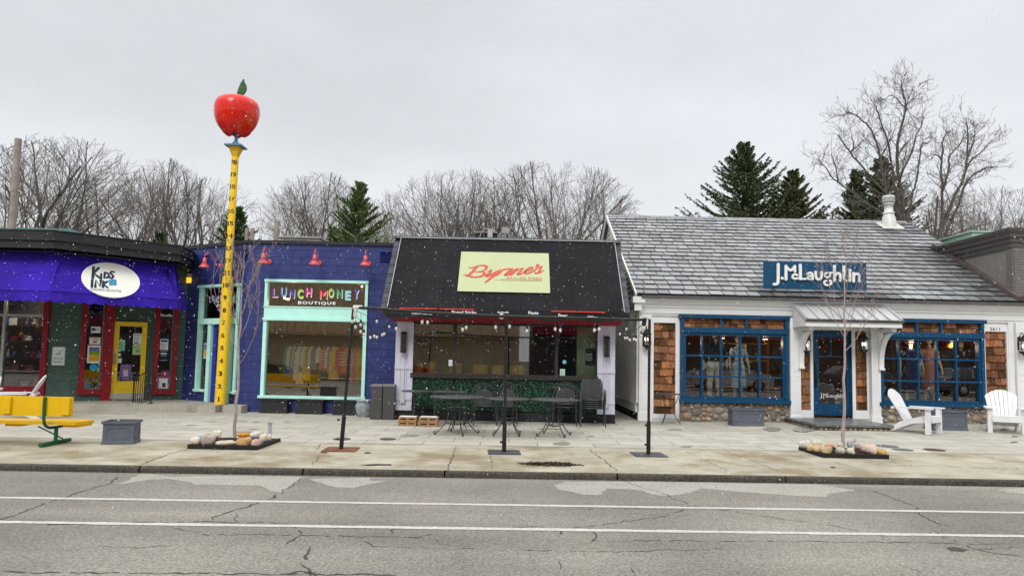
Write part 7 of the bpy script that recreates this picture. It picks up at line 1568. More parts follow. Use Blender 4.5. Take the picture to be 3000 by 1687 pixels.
TR = [(0, 150, 345, 38, 1.15, 'large bare oak with wide crown right of the tall wooden pole'), (1, 15, 365, 36, 1.0, 'bare tree at the left edge behind the tall wooden pole'), (3, 75, 440, 50, 1.0, 'thin bare tree between the wooden pole and the large oak'),
      (3, 262, 432, 50, 1.1, 'bare tree just right of the large oak'), (1, 322, 428, 54, 1.0, 'second bare tree right of the large oak'), (0, 425, 402, 44, .85, 'tall bare tree above the right end of the bookshop parapet'),
      (1, 480, 440, 46, .8, 'bare tree above the gap between the green and navy shops'), (3, 543, 440, 43, 1.0, 'bare tree close to the left side of the giant ruler'),
      (1, 690, 470, 50, 1.0, 'bare tree right of the giant ruler over the navy shop'), (0, 800, 432, 46, .85, 'tallest bare tree over the navy shop'),
      (3, 850, 455, 55, 1.0, 'bare tree touching the left side of the pine'), (2, 955, 520, 60, .9, 'low bare tree right of the pine'),
      (2, 1090, 470, 40, 1.15, 'low fanning bare tree at the left of the black awning'), (2, 1185, 425, 39, 1.0, 'dense fanning bare tree over the left half of the black awning'), (1, 1290, 450, 44, 1.0, 'bare tree behind the rooftop floodlight'), (0, 1395, 405, 38, 1.05, 'tall bare tree over the right half of the black awning'),
      (3, 1480, 470, 44, 1.1, 'bare tree right of the tallest one behind the black awning'), (1, 1500, 520, 60, 1.2, 'small far bare tree beside the slate gable'), 
      (2, 2440, 470, 50, 1.0, 'far bare tree behind the pale green rooftop unit'), (1, 2560, 498, 42, 1.3, 'bare tree at the right edge behind the grey brick building'), (3, 2120, 530, 60, 1.2, 'far bare tree top between the two dark spruce groups'), (3, 2505, 520, 60, 1.0, 'far bare tree over the taupe cornice')]
for i, (pi, px, top, dist, ws, lb) in enumerate(TR): place_tree(pi, px, top, dist, ws, lb, rz=i*1.7)
# evergreens
needle = M('needles', (.105, .135, .07), .8, .35, 3, tint=True, spec=.2)
def conifer(label, seed, H, W, style='spruce', tintc=(1, 1, 1)):
    rg = random.Random(seed); V = []; F = []; T = []; segs = []
    o = thing('spruce_tree' if style == 'spruce' else 'pine_tree', label, 'tree', (0, 0, 0), 'evergreen trees behind the shops')
    segs.append(((0, 0, -.2), (0, 0, H), H*.022, .02)); nb = int(H*30) if style == 'spruce' else int(H*22)
    for i in range(nb):
        f = (i+rg.random())/nb; z = H*(.12+.87*f); Lm = min(4.5, W/2*.75*(1-f)+.15)*rg.uniform(.6, 1.12)*(1 if style == 'spruce' else rg.uniform(.55, 1.25))+.05; az = rg.uniform(0, 6.283)
        el = (-.22+.62*f if style == 'spruce' else .10+.5*f)+rg.uniform(-.12, .12); n = 6; p = Vector((0, 0, z)); d = Vector((math.cos(az)*math.cos(el), math.sin(az)*math.cos(el), math.sin(el)))
        for s_ in range(n):
            q = p+d*(Lm/n); segs.append((tuple(p), tuple(q), .022*(1-s_/n)+.008, .02*(1-s_/n)+.005)); d = (d+Vector((0, 0, .10 if style == 'spruce' else .06))).normalized()
            side = Vector((-d.y, d.x, 0)).normalized(); br = (.35+.65*s_/n)
            for t_ in range(int(34 if style == 'spruce' else 30)):
                if s_ == 0 and rg.random() < .6: continue
                b_ = p.lerp(q, rg.random()); sg_ = rg.choice((-1, 1)); l_ = min(rg.uniform(.14, .50)*(.5+.5*Lm/max(.5, W/2))*(1.15-.6*s_/n), .10+Lm*.6)
                dr_ = (d*rg.uniform(.3, 1.0)+side*sg_*rg.uniform(.2, 1.0)+Vector((0, 0, rg.uniform(-.75, .0) if style == 'spruce' else rg.uniform(-.1, .7)))).normalized()
                tip = b_+dr_*l_; w_ = dr_.cross(Vector((rg.uniform(-1, 1), rg.uniform(-1, 1), rg.uniform(.2, 1)))).normalized()*rg.uniform(.018, .042); k0 = len(V)
                V += [tuple(b_-w_*.5), tuple(b_+dr_*l_*.5-w_), tuple(tip), tuple(b_+dr_*l_*.5+w_)]; F.append((k0, k0+1, k0+2, k0+3))
                kk = rg.choice((.55, .8, 1.0, 1.3, 1.7)); T.append((kk*tintc[0], kk*tintc[1], kk*tintc[2]))
            p = q
    seg_mesh('trunk', segs, bark, o, 5)
    me = bpy.data.meshes.new('crown'); me.from_pydata(V, [], F); me.materials.append(needle); ca = me.color_attributes.new('tint', 'FLOAT_COLOR', 'CORNER'); a = np.repeat(np.array([(*t, 1) for t in T]), 4, axis=0); ca.data.foreach_set('color', a.ravel().tolist())
    c = bpy.data.objects.new('crown', me); COL.objects.link(c); c.parent = o; return o
def place_con(label, px, top, dist, wpx, seed, style='spruce', tintc=(1, 1, 1)):
    k = onY(px, top, dist); H = k.z; W = wpx/FPX*dist*3.7; o = conifer(label, seed, H, W, style, tintc); o.location = (k.x, dist, 0); return o
place_con('broad dark spruce, taller of the pair over the slate roof', 1872, 356, 34, 300, 1, tintc=(1.0, 1.05, .95)); place_con('smaller dark spruce right of the tall one over the slate roof', 1995, 428, 33, 230, 2, tintc=(1.15, 1.1, .9))
place_con('dark spruce behind the sparse bare limbs left of the roof flue', 2215, 395, 40, 230, 3, tintc=(.9, .9, .9)); place_con('narrow dark spruce left of the one behind the bare limbs', 2155, 425, 41, 150, 4, tintc=(.9, .9, .9))
place_con('green pine with loose crown over the right end of the navy shop', 905, 458, 33, 190, 5, 'pine', (1.4, 1.55, 1.05)); place_con('dark spruce tip behind the giant ruler', 598, 520, 36, 150, 6, tintc=(1.2, 1.5, 1.0)); place_con('small evergreen low over the right end of the bookshop parapet', 402, 585, 42, 45, 7, tintc=(1, 1.1, .9))
place_con('low evergreen left of the pine over the navy shop', 838, 575, 36, 80, 8, 'pine', (1.3, 1.5, 1.0))
# young street trees
sbark = M('pale_bark', (.34, .29, .27), .8, .2, 12, .3, 60); stw = M('reddish_twigs', (.30, .225, .205), .8, .15, 10)
def sapling(label, base, top, seed, forks, nb=11, spread=.30):
    rg = random.Random(seed); b = G(*base); t_ = onY(*top, b.y); H = t_.z-ZS; o = thing('young_tree', label, 'tree', (b.x, b.y, ZS), 'young trees planted in the pavement'); tr, cr = [], []
    n = 16; p = (0, 0, 0); dx = (t_.x-b.x)/n; r_ = .034; nodes = []
    for i in range(n): q = (dx*(i+1)+rg.gauss(0, .012), rg.gauss(0, .012), H*(i+1)/n); r2_ = max(.006, .034*(1-.85*(i+1)/n)); tr.append((p, q, r_, r2_)); nodes.append((q, r2_)); p = q; r_ = r2_
    def bud(p, d, Ln, r, lv):
        ns = 8 if lv == 0 else 5
        for i in range(ns):
            d = (d+Vector((rg.gauss(0, .07), rg.gauss(0, .07), .13 if lv == 0 else .10))).normalized(); q = p+d*(Ln/ns); r2_ = max(.0028, r*(1-.8/ns)); cr.append((tuple(p), tuple(q), r, r2_)); p, r = q, r2_
            if lv < 2 and i > 0 and rg.random() < (.62 if lv == 0 else .5): 
                o1 = d.orthogonal().normalized(); o1.rotate(Matrix.Rotation(rg.uniform(0, 6.28), 3, d)); bud(p, (d*.85+o1*.55).normalized(), Ln*rg.uniform(.22, .45), max(.0028, r*.6), lv+1)
            if rg.random() < .7: e_ = Vector((rg.gauss(0, 1), rg.gauss(0, 1), rg.gauss(.6, 1))).normalized()*.022; cr.append((tuple(p), tuple(p+e_), .0045, .003))
    for k in range(nb):
        f = forks[0]+(forks[1]-forks[0])*k/(nb-1); q, r_ = nodes[min(n-1, int(f*n))]; az = 2.4*k+rg.uniform(-.4, .4); a = rg.uniform(.45, .75)
        bud(Vector(q), Vector((math.cos(az)*math.sin(a), math.sin(az)*math.sin(a), math.cos(a))), H*spread*rg.uniform(.8, 1.25)*(1.3-.9*(f-forks[0])/(forks[1]-forks[0])), max(.0045, r_*.42), 0)
    seg_mesh('trunk', tr, sbark, o, 8); seg_mesh('crown', cr, stw, o, 4); return o
sapling('young bare tree in front of the giant ruler', (591, 1104), (614, 616), 5, (.36, .86), 13, .34); sapling('young bare tree in front of the blue door and roof sign', (2121, 1126), (2129, 582), 9, (.40, .86), 13, .29)
# ================================================================== poles and rooftop things
pw = M('weathered_pole', (.30, .265, .225), .9, .22, 5, .4, 30)
Yp = 23.0; a = onY(*C('t1', 118, 1145), Yp); b_ = onY(*C('t1', 185, 198), Yp); r_ = abs(onY(*C('t1', 152, 400), Yp).x-onY(*C('t1', 218, 400), Yp).x)/2
tp_ = (b_.x-a.x)/(b_.z-a.z); o = thing('utility_pole', 'tall bare wooden pole rising behind the bookshop roof', 'pole', (a.x-tp_*a.z, Yp, 0)); MB().tube([(a.x-tp_*a.z, Yp, 0), (b_.x, Yp, b_.z)], [r_*1.25, r_*.95], 14).build('pole_shaft', pw, o)
Yp = 30; a = onY(*C('t2', 545, 1320), Yp); b_ = onY(*C('t2', 550, 1160), Yp); o = thing('utility_pole', 'short wooden pole with a crossarm behind the navy shop roof', 'pole', (a.x, Yp, 0)); MB().tube([(a.x, Yp, 0), (b_.x, Yp, b_.z)], .12, 10).build('pole_shaft', pw, o)
cx_ = onY(*C('t2', 470, 1203), Yp), onY(*C('t2', 600, 1212), Yp); MB().obox(cx_[0], cx_[1], .1, .12).build('crossarm', M('grey_crossarm', (.4, .4, .38), .8), o)
q = MB(); [q.lathe([(.05, 0), (.06, .06), (.03, .16)], cx_[0].lerp(cx_[1], f)+XY(0, 0, .05), 8) for f in (.03, .5, .97)]; q.build('insulator', M('grey_crossarm', (0, 0, 0)), o)
Yp = 26; a = onY(*C('t2', 342, 1310), Yp); b_ = onY(*C('t2', 342, 1215), Yp); o = thing('utility_pole', 'stubby double wooden pole beside the giant ruler above the navy parapet', 'pole', (a.x, Yp, 0)); MB().tube([(a.x-.1, Yp, 0), (b_.x-.1, Yp, b_.z)], .085, 8).tube([(a.x+.1, Yp, 0), (b_.x+.1, Yp, b_.z)], .085, 8).build('pole_shaft', pw, o)
Ya = 22.0; a, c, e_ = onY(*C('c2', 662, 130), Ya), onY(*C('c2', 828, 130), Ya), onY(*C('c2', 905, 130), Ya); zt5 = onY(*C('c2', 740, 88), Ya).z
o = thing('air_conditioner', 'grey rooftop air unit with louvred side above the navy parapet', 'air conditioner', (c.x, Ya+1, 4.5)); hm = M('hvac_grey', (.33, .31, .29), .55, .12, 3)
q = MB(); q.box(a.x, e_.x, Ya+.02, Ya+2.2, 4.4, zt5-.05); q.build('casing', hm, o); q = MB(); q.box(a.x-.04, e_.x+.04, Ya-.03, Ya+2.24, zt5-.048, zt5); q.build('top_panel', M('hvac_top', (.42, .41, .38), .5), o)
q = MB(); [q.fb(Frame((a.x+.12, Ya+.02, 0), t=(1, 0, 0)), 0, c.x-a.x-.15, 4.55+.05*i, 4.58+.05*i, .002, .03) for i in range(int((zt5-4.65)/.05))]; q.build('louvre', M('hvac_dark', (.10, .10, .10), .6), o)
Yr = 19.6; f_ = lambda x, y: onY(*C('t3', x, y), Yr); a, c = f_(942, 862), f_(1145, 862); z5 = f_(1040, 808).z
o = thing('rooftop_box', 'dark box with a cable and small pale case on the restaurant roof', 'rooftop unit', ((a.x+c.x)/2, Yr+.3, 4.8)); MB().box(a.x, c.x, Yr, Yr+.6, 4.7, z5-.02).build('box', dwall, o); MB().box(a.x-.02, c.x+.02, Yr-.03, Yr+.62, z5-.019, z5+.01).build('lid', hm, o)
P, _ = smooth2([f_(x, y)-XY(0, .1, 0) for x, y in ((985, 860), (1000, 815), (1030, 785), (1060, 775), (1078, 800))], [1]*5, False); MB().tube(P, .014, 5).build('cable', hm, o); p = f_(1082, 822); MB().box(p.x-.07, p.x+.07, Yr-.12, Yr-.04, p.z-.12, p.z+.12).tube([(p.x, Yr-.08, 4.7), (p.x, Yr-.08, p.z)], .01, 5).build('case', M('hvac_top', (0, 0, 0)), o)
p = f_(1222, 750); o = thing('floodlight', 'round grey floodlight on a bracket at the middle of the restaurant roof', 'floodlight', (p.x, Yr, 4.8)); MB().lathe([(.001, .16), (.06, .14), (.12, .04), (.13, 0), (.12, .005), (.001, .02)], p, 16, axis=(0, 1, .1)).build('lamp_head', M('hvac_dark', (0, 0, 0)), o); p2 = f_(1225, 792); MB().box(p2.x-.11, p2.x+.09, Yr-.03, Yr+.06, p2.z-.08, p2.z+.09).tube([(p2.x, Yr, 4.7), (p2.x, Yr, p2.z)], .02, 6).build('bracket', hm, o)
# dark green hipped roof far left
o = thing('green_roof_house', 'house with dark green hipped roof just showing behind the wooden pole', 'house', (-21.5, 30, 0)); q = MB(); q.box(-28, -17.5, 28, 34, 0, 5.6); q.build('wall', taupe, o); a = onY(62, 590, 28)
q = MB(); zr_ = onY(8, 572, 31).z; q.face([(-28.3, 27.7, 5.6), (-17.3, 27.7, 5.6), (-20.3, 31, zr_), (-25.3, 31, zr_)]).face([(-17.3, 27.7, 5.6), (-17.3, 34.3, 5.6), (-20.3, 31, zr_)]).face([(-17.3, 34.3, 5.6), (-28.3, 34.3, 5.6), (-25.3, 31, zr_), (-20.3, 31, zr_)]).face([(-28.3, 34.3, 5.6), (-28.3, 27.7, 5.6), (-25.3, 31, zr_)]); q.build('roof', M('green_shingle', (.03, .09, .075), .7), o)
# small dark utility lamp between restaurant and slate roof
p = onY(*C('k4', 2140, 115), 16.9); MB(); tag(MB().lathe([(.001, .12), (.05, .10), (.09, 0), (.08, 0)], (p.x+.02, 16.9, p.z-.05), 12).tube([(p.x+.02, 16.9, p.z+.06), (p.x-.1, 17.1, p.z+.1)], .015, 5).build('side_lamp', M('hvac_dark', (0, 0, 0)), loc=(p.x, 16.9, p.z)), 'small dark lamp on the right side of the black awning', 'wall lamp')
# ================================================================== inside the shops
rg = random.Random(21); CL = {'red': (.5, .05, .05), 'orange': (.7, .22, .03), 'yellow': (.65, .45, .08), 'green': (.08, .3, .10), 'blue': (.06, .15, .45), 'white': (.6, .6, .58), 'purple': (.2, .1, .35), 'brown': (.22, .12, .07), 'pink': (.6, .25, .3), 'grey': (.25, .25, .25)}
def itm(n): return M('item_'+n, CL[n], .6, .1, 9)
sh = thing('display_shelves', 'dark shelves of books and toys behind the large bookshop window', 'shelves', (-13.6, 19.6, STEP)); q = MB(); q.box(-17.5, -12.2, 19.7, 19.76, STEP, 3.1); shz = [STEP+.25, 1.0, 1.4, 1.85, 2.3]; [q.box(-17.5, -12.2, 19.2, 19.7, z-.03, z) for z in shz]; q.build('shelf_boards', M('dark_shelf', (.03, .026, .024), .7), sh)
snm = ['lowest', 'second', 'third', 'fourth', 'highest']
for zi, z in enumerate(shz):
    x = -15.6; k = 0
    while x < -12.3:
        cn_ = rg.choice(list(CL)); w_ = rg.uniform(.05, .22); h_ = rg.uniform(.12, .28); kind = rg.choice(['book', 'book', 'toy'])
        b = MB(); y = rg.uniform(19.25, 19.45); tlt = rg.uniform(-.04, .10)
        if kind == 'book': b.obox((x, y, z+.001), (x+rg.uniform(-.02, .02), y+.05+tlt, z+h_), w_, .03, 0, (0, 1, 0))
        else: b.ell((x, y, z+h_*.3), (w_*.5, w_*.45, h_*.32), 10, 7, 0, (1, 1, 1), .05, k).ell((x+.01, y, z+h_*.75), (w_*.33, w_*.33, h_*.2), 10, 7)
        tag(b.build(kind+'_on_shelf' if 0 else kind, itm(cn_), loc=(x, y, z)), '%s %s on the %s shelf of the bookshop window display' % (cn_, kind, snm[zi]), kind, '%s %ss on the %s display shelf' % (cn_, kind, snm[zi])); x += w_+rg.uniform(.03, .16); k += 1
for (k_, x, y, c, n_) in (('k5', 465, 232, 'orange', 'orange paper lantern hanging high in the bookshop window'), ('k5', 258, 333, 'orange', 'small orange paper lantern hanging left of the other in the bookshop window')):
    p = onY(*C(k_, x, y), 18.8); tag(MB().ell(p, (.055, .055, .06), 10, 8).tube([p, p+XY(0, 0, .5)], .003, 4).build('paper_lantern', itm(c), loc=tuple(p)), n_, 'lantern')
p = AX.uz(*C('k5', 1062, 950), -.25); pp = AX.P(p[0], p[1]-.08, -.25); tag(MB().lathe([(.045, 0), (.07, .16), (.065, .16), (.04, .01)], pp, 16).build('blue_bucket', itm('blue'), loc=tuple(pp)), 'small bright blue bucket behind the narrow bookshop window', 'bucket')
q = MB(); cbm = M('carton_print', (.3, .25, .2), .7, .5, 12)
# garments on a rail in the boutique
gr_ = thing('clothes_rail', 'long rail of clothes behind the large mint framed window', 'clothes rail', (-5.4, 19.2, 2.1)); zr_ = FBf.uz(*C('m2', 900, 455), -1.0)[1]; MB().tube([(C1.x+.3, BY+1.0, zr_+.06), (-3.2, BY+1.0, zr_+.06)], .012, 6).build('rail', blkm, gr_)
GA = [(500,.42,'green'),(530,.45,'blue'),(565,.30,'white'),(600,.34,'grey'),(635,.32,'white'),(670,.36,'grey'),(700,.50,'white'),(735,.55,'white'),(770,.38,'grey'),(800,.30,'white'),(845,.50,'yellow'),(890,.30,'grey'),(925,.28,'white'),(965,.34,'grey'),(1050,.24,'white'),(1150,.34,'orange'),(1180,.36,'red'),(1220,.32,'white'),(1260,.34,'grey'),(1300,.38,'pink'),(1330,.48,'yellow'),(1370,.34,'yellow'),(1430,.34,'red'),(1480,.40,'red'),(1540,.36,'orange'),(1600,.26,'red'),(1640,.34,'grey'),(1690,.52,'pink'),(1740,.50,'orange'),(1790,.50,'yellow')]
cnt = {}
for i, (x, ln, cn_) in enumerate(GA):
    u = FBf.uz(*C('m2', x, 600), -1.0)[0]; X = C1.x+u; Yg = BY+1.0; rg2 = random.Random(i); L_ = ln*1.9; w_ = rg2.uniform(.055, .11); b = MB(); n = 10
    for s_ in (-1, 1):
        for j in range(n):
            f0, f1 = j/n, (j+1)/n; wid = lambda f: w_*(.35+.65*min(1, f*5))*(1+.35*f); yy = lambda f: .02+.03*min(1, f*6)
            b.face([(X-wid(f1), Yg+s_*yy(f1), zr_-L_*f1), (X+wid(f1), Yg+s_*yy(f1)*.4, zr_-L_*f1), (X+wid(f0), Yg+s_*yy(f0)*.4, zr_-L_*f0), (X-wid(f0), Yg+s_*yy(f0), zr_-L_*f0)][::s_], 0, (1, 1, 1), True)
    if cn_ in ('red', 'orange') and i % 2: [b.box(X-w_, X+w_, Yg-.06, Yg-.055, zr_-L_*(.2+.12*j), zr_-L_*(.2+.12*j)+.025, 1) for j in range(5)]
    b.tube([(X, Yg, zr_), (X, Yg, zr_+.07)], .004, 4, 1); tag(b.build('garment', [M('cloth_'+cn_, tuple(v*1.0 for v in CL[cn_]), .9, .3, 18), itm('white')], loc=(X, Yg, zr_)), '%s garment hanging on the rail in the mint framed window' % cn_, 'garment', '%s garments on the clothes rail' % cn_)
# yellow chairs in the restaurant
ycm = M('mustard_shell', (.62, .36, .04), .4, .08, 3)
yl = ['leftmost yellow shell chair inside the restaurant window', 'second yellow shell chair from the left inside the restaurant', 'yellow shell chair behind the left window bar of the restaurant', 'yellow shell chair left of the middle window bar', 'yellow shell chair hidden partly by the middle window bar', 'rightmost yellow shell chair inside the restaurant window']
for i, (l, r, t_) in enumerate(((212, 268, 827), (286, 342, 823), (412, 488, 830), (545, 637, 836), (655, 735, 841), (758, 848, 840))):
    Yc = PY+.55+.1*(i % 2); a = onY(*C('c3', l, t_), Yc); c = onY(*C('c3', r, t_), Yc); X = (a.x+c.x)/2; w_ = (c.x-a.x)/2; o = thing('shell_chair', yl[i], 'chair', (X, Yc, .1), 'yellow shell chairs inside the restaurant'); b = MB(); n = 12; zs0 = a.z-.22
    rows = [(0, .8, 0), (.15, .98, -.02), (.30, 1, -.04), (.36, .86, -.05)]
    for (h0, k0, d0_), (h1_, k1_, d1_) in zip(rows[:-1], rows[1:]):
        for j in range(n):
            a0, a1 = math.pi*(j/n), math.pi*((j+1)/n); g_ = lambda a_, k_, h_, d_: (X-w_*k_*math.cos(a_), Yc-.16*math.sin(a_)*k_-d_+.1, zs0+h_)
            b.face([g_(a0, k0, h0, d0_), g_(a1, k0, h0, d0_), g_(a1, k1_, h1_, d1_), g_(a0, k1_, h1_, d1_)], 0, (1, 1, 1), True)
    b.ell((X, Yc+.15, zs0+.02), (w_*.85, .22, .04), 12, 6); b.build('shell', ycm, o); q = MB(); [q.tube([(X+sx*.12, Yc+.15+sy*.12, zs0), (X+sx*.2, Yc+.15+sy*.2, .1)], .012, 5) for sx in (-1, 1) for sy in (-1, 1)]; q.build('leg', blkm, o)
# mannequins
skinm = M('mannequin_skin', (.56, .55, .42), .4, .05)
def mannequin(label, k, head, foot, Y, top, bottom, kind, head_on=True, rz=0):
    t_ = onY(*C(k, *head), Y); f_ = onY(*C(k, *foot), Y); H = (t_.z-f_.z); s_ = H/1.78; o = thing('mannequin', label, 'mannequin', (f_.x, Y, f_.z), 'mannequins in the shop windows'); o.rotation_euler = (0, 0, rz); o.scale = (s_,)*3
    def part(name, chains, mt, n=14, squash=.62):
        b = MB()
        for ch in chains:
            V = []; F = []
            for i, (x, y, z, rx, ry) in enumerate(ch):
                for j in range(n): a = 2*math.pi*j/n; V.append((x+rx*math.cos(a), y+ry*math.sin(a), z))
            for i in range(len(ch)-1):
                for j in range(n): F.append((i*n+j, i*n+(j+1) % n, (i+1)*n+(j+1) % n, (i+1)*n+j))
            b.mesh(V, F); b.mesh(V[-n:], [tuple(range(n))], smooth=False)
        ob = b.build(name, mt); ob.parent = o; return ob
    # skin body: neck/head, lower arms and hands, lower legs
    b = MB(); b.lathe([(.045, 1.40), (.045, 1.52)], (0, 0, 0), 12)
    if head_on: b.ell((0, -.01, 1.64), (.075, .092, .115), 14, 12)
    for sx in (-1, 1):
        b.tube([(sx*.19, 0, 1.40), (sx*.26, .02, 1.12), (sx*.29, -.05, .90), (sx*.28, -.07, .84)], [.045, .038, .027, .022], 10)
        b.ell((sx*.285, -.075, .79), (.018, .036, .045), 10, 8)
        for fi in range(4): b.tube([(sx*.285, -.10+.017*fi, .77), (sx*.287, -.105+.017*fi, .73), (sx*.28, -.10+.016*fi, .70-.006*(fi % 2))], [.008, .0075, .006], 6)
        b.tube([(sx*.275, -.105, .80), (sx*.265, -.125, .77), (sx*.262, -.13, .745)], [.010, .009, .007], 6)
        b.tube([(sx*.09, 0, .5), (sx*.10, .02, .3), (sx*.12, .0, .07)], [.055, .05, .032], 10); b.ell((sx*.12, -.05, .035), (.035, .10, .035), 10, 6)
    ob = b.build('body', skinm); ob.parent = o
    if kind == 'trousers':
        part('trousers', [[(-.09, 0, 1.0, .10, .10), (-.09, 0, .85, .10, .105), (-.10, 0, .5, .075, .08), (-.12, 0, .06, .065, .075)], [(.09, 0, 1.0, .10, .10), (.09, 0, .85, .10, .105), (.10, 0, .5, .075, .08), (.12, 0, .06, .065, .075)], [(0, 0, .84, .15, .10), (0, 0, 1.02, .16, .11), (0, 0, 1.06, .155, .105)]], bottom)
        part('jacket', [[(0, 0, .90, .20, .135), (0, 0, 1.1, .18, .125), (0, 0, 1.3, .20, .13), (0, 0, 1.42, .17, .10), (0, 0, 1.47, .06, .06)]], top)
        b = MB(); [b.tube([(sx*.16, 0, 1.42), (sx*.25, .02, 1.14), (sx*.285, -.05, .93)], [.07, .058, .046], 12) for sx in (-1, 1)]; ob = b.build('sleeve', top); ob.parent = o
        b = MB(); b.face([(-.05, -.125, 1.44), (0, -.135, 1.28), (.05, -.125, 1.44)]); ob = b.build('shirt', itm('white')); ob.parent = o
    else:
        part('dress', [[(0, 0, .32, .23, .19), (0, 0, .6, .21, .17), (0, 0, .92, .175, .135), (0, 0, 1.08, .125, .10), (0, 0, 1.25, .16, .12), (0, 0, 1.38, .17, .10), (0, 0, 1.46, .07, .06)]], bottom)
        b = MB(); [b.tube([(sx*.15, 0, 1.40), (sx*.23, .02, 1.20)], [.07, .065], 12) for sx in (-1, 1)]; ob = b.build('sleeve', top); ob.parent = o
    return o
YM = MY+.55
nav = M('navy_knit', (.012, .014, .026), .9, .2, 20); crm = M('cream_trousers', (.60, .57, .48), .8, .08, 8); prt = M('printed_dress', (.35, .45, .55), .8, .8, 26); blg = M('blue_gown', (.012, .03, .12), .7, .2, 10)
mannequin('mannequin in a navy jacket and cream trousers in the left blue window', 'c4', (628, 640), (620, 1022), YM, nav, crm, 'trousers'); mannequin('mannequin in a blue and white printed dress in the left blue window', 'c4', (735, 690), (748, 1030), YM+.1, prt, prt, 'dress', rz=.2)
mannequin('mannequin in a long dark blue gown in the right blue window', 'c5', (665, 700), (672, 1050), YM, blg, blg, 'dress', rz=-.2); mannequin('mannequin in a dusty pink dress in the right blue window', 'c5', (765, 690), (770, 1050), YM+.5, M('dusty_pink', (.35, .18, .15), .8), M('dusty_pink', (0, 0, 0)), 'dress')
mannequin('mannequin in dark clothes near the right side of the right blue window', 'c5', (945, 720), (940, 1040), YM+.7, nav, M('dark_trousers', (.05, .05, .06), .8), 'trousers')
rk = [('purple_hat', (.16, .06, .2), 'c5', 660, 725, 'purple floral headpiece on the gown mannequin', .16, .08), ('round_bag', (.5, .45, .38), 'c4', 775, 750, 'pair of round hat shapes beside the printed dress', .08, .07), ('orange_bag', (.6, .25, .06), 'c5', 875, 745, 'orange bag on the wooden shelf in the right blue window', .10, .07)]
for nm, c, k, x, y, lb, rx, rz_ in rk: p = onY(*C(k, x, y), YM+.1); tag(MB().ell(p, (rx, rx*.7, rz_), 14, 9, 0, (1, 1, 1), .08, 3).build(nm, M(nm, c, .8, .4, 20), loc=tuple(p)), lb, nm.split('_')[1])
q = thing('wooden_shelf_unit', 'warm wooden shelf unit deep inside the right blue window', 'shelf', (12.3, 20.5, .3)); b = MB(); [b.box(11.6, 13.1, 20.3, 20.8, z, z+.05) for z in (.5, 1.1, 1.7, 2.2, 2.8)]; [b.box(x, x+.05, 20.3, 20.8, .3, 2.85) for x in (11.55, 12.3, 13.1)]; b.build('boards', M('honey_wood', (.35, .17, .06), .5, .2, 5), q)
q = thing('wooden_shelf_unit', 'warm wooden wall unit at the right side of the left blue window', 'shelf', (7.0, 20.5, .3)); b = MB(); [b.box(6.3, 7.6, 20.3, 20.8, z, z+.05) for z in (.5, 1.1, 1.7, 2.2, 2.8)]; [b.box(x, x+.05, 20.3, 20.8, .3, 2.85) for x in (6.25, 7.6)]; b.build('boards', M('honey_wood', (0, 0, 0)), q)
# ================================================================== other side of the street (seen in the glass)
ob_ = thing('facing_building', 'long tan building with ribbed metal mansard across the street', 'building', (-14, -12, 0)); tanw = M('tan_wall', (.38, .30, .19), .85, .08, 2); tanr = M('tan_metal_roof', (.36, .25, .14), .5, .1, 3)
q = MB(); q.box(-26, .5, -22, -10, 0, 3.3); q.build('wall', tanw, ob_); q = MB(); q.face([(-26, -9.4, 3.1), (.5, -9.4, 3.1), (.5, -11.2, 7.2), (-26, -11.2, 7.2)][::-1]); x = -26
while x < .5: q.obox((x, -9.38, 3.1), (x, -11.18, 7.2), .03, .07); x += .45
q.box(-26, .5, -9.6, -9.35, 2.9, 3.1); q.build('roof', tanr, ob_)
ob2 = thing('facing_dark_building', 'dark fronted buildings across the street', 'building', (14, -13, 0)); q = MB(); q.box(1.5, 40, -22, -11, 0, 4.2); q.build('wall', M('dark_brick_front', (.07, .05, .045), .8, .2, 2), ob2)
MB().box(-48, -26.5, -22, -11, 0, 6.5).build('added_dark_block', M('dark_brick_front', (0, 0, 0)), ob2)  # unseen block added to darken the reflection in the bookshop window
for i in range(7): MB().box(3+5*i, 6.6+5*i, -10.98, -10.9, .6, 2.8).build('window', M('dark_window', (.02, .025, .03), .1, spec=.6), ob2)
q = MB(); q.box(1.4, 40, -11.2, -10.4, 3.2, 3.9); q.build('canopy', M('maroon_canopy', (.16, .01, .03), .8), ob2)
tyre = M('tyre', (.02, .02, .02), .8); rimm = M('alloy', (.45, .45, .46), .3, metal=.6); cgl = M('car_glass', (.02, .025, .03), .05, spec=.7); tlm = M('tail_lamp', (.5, .01, .01), .2)
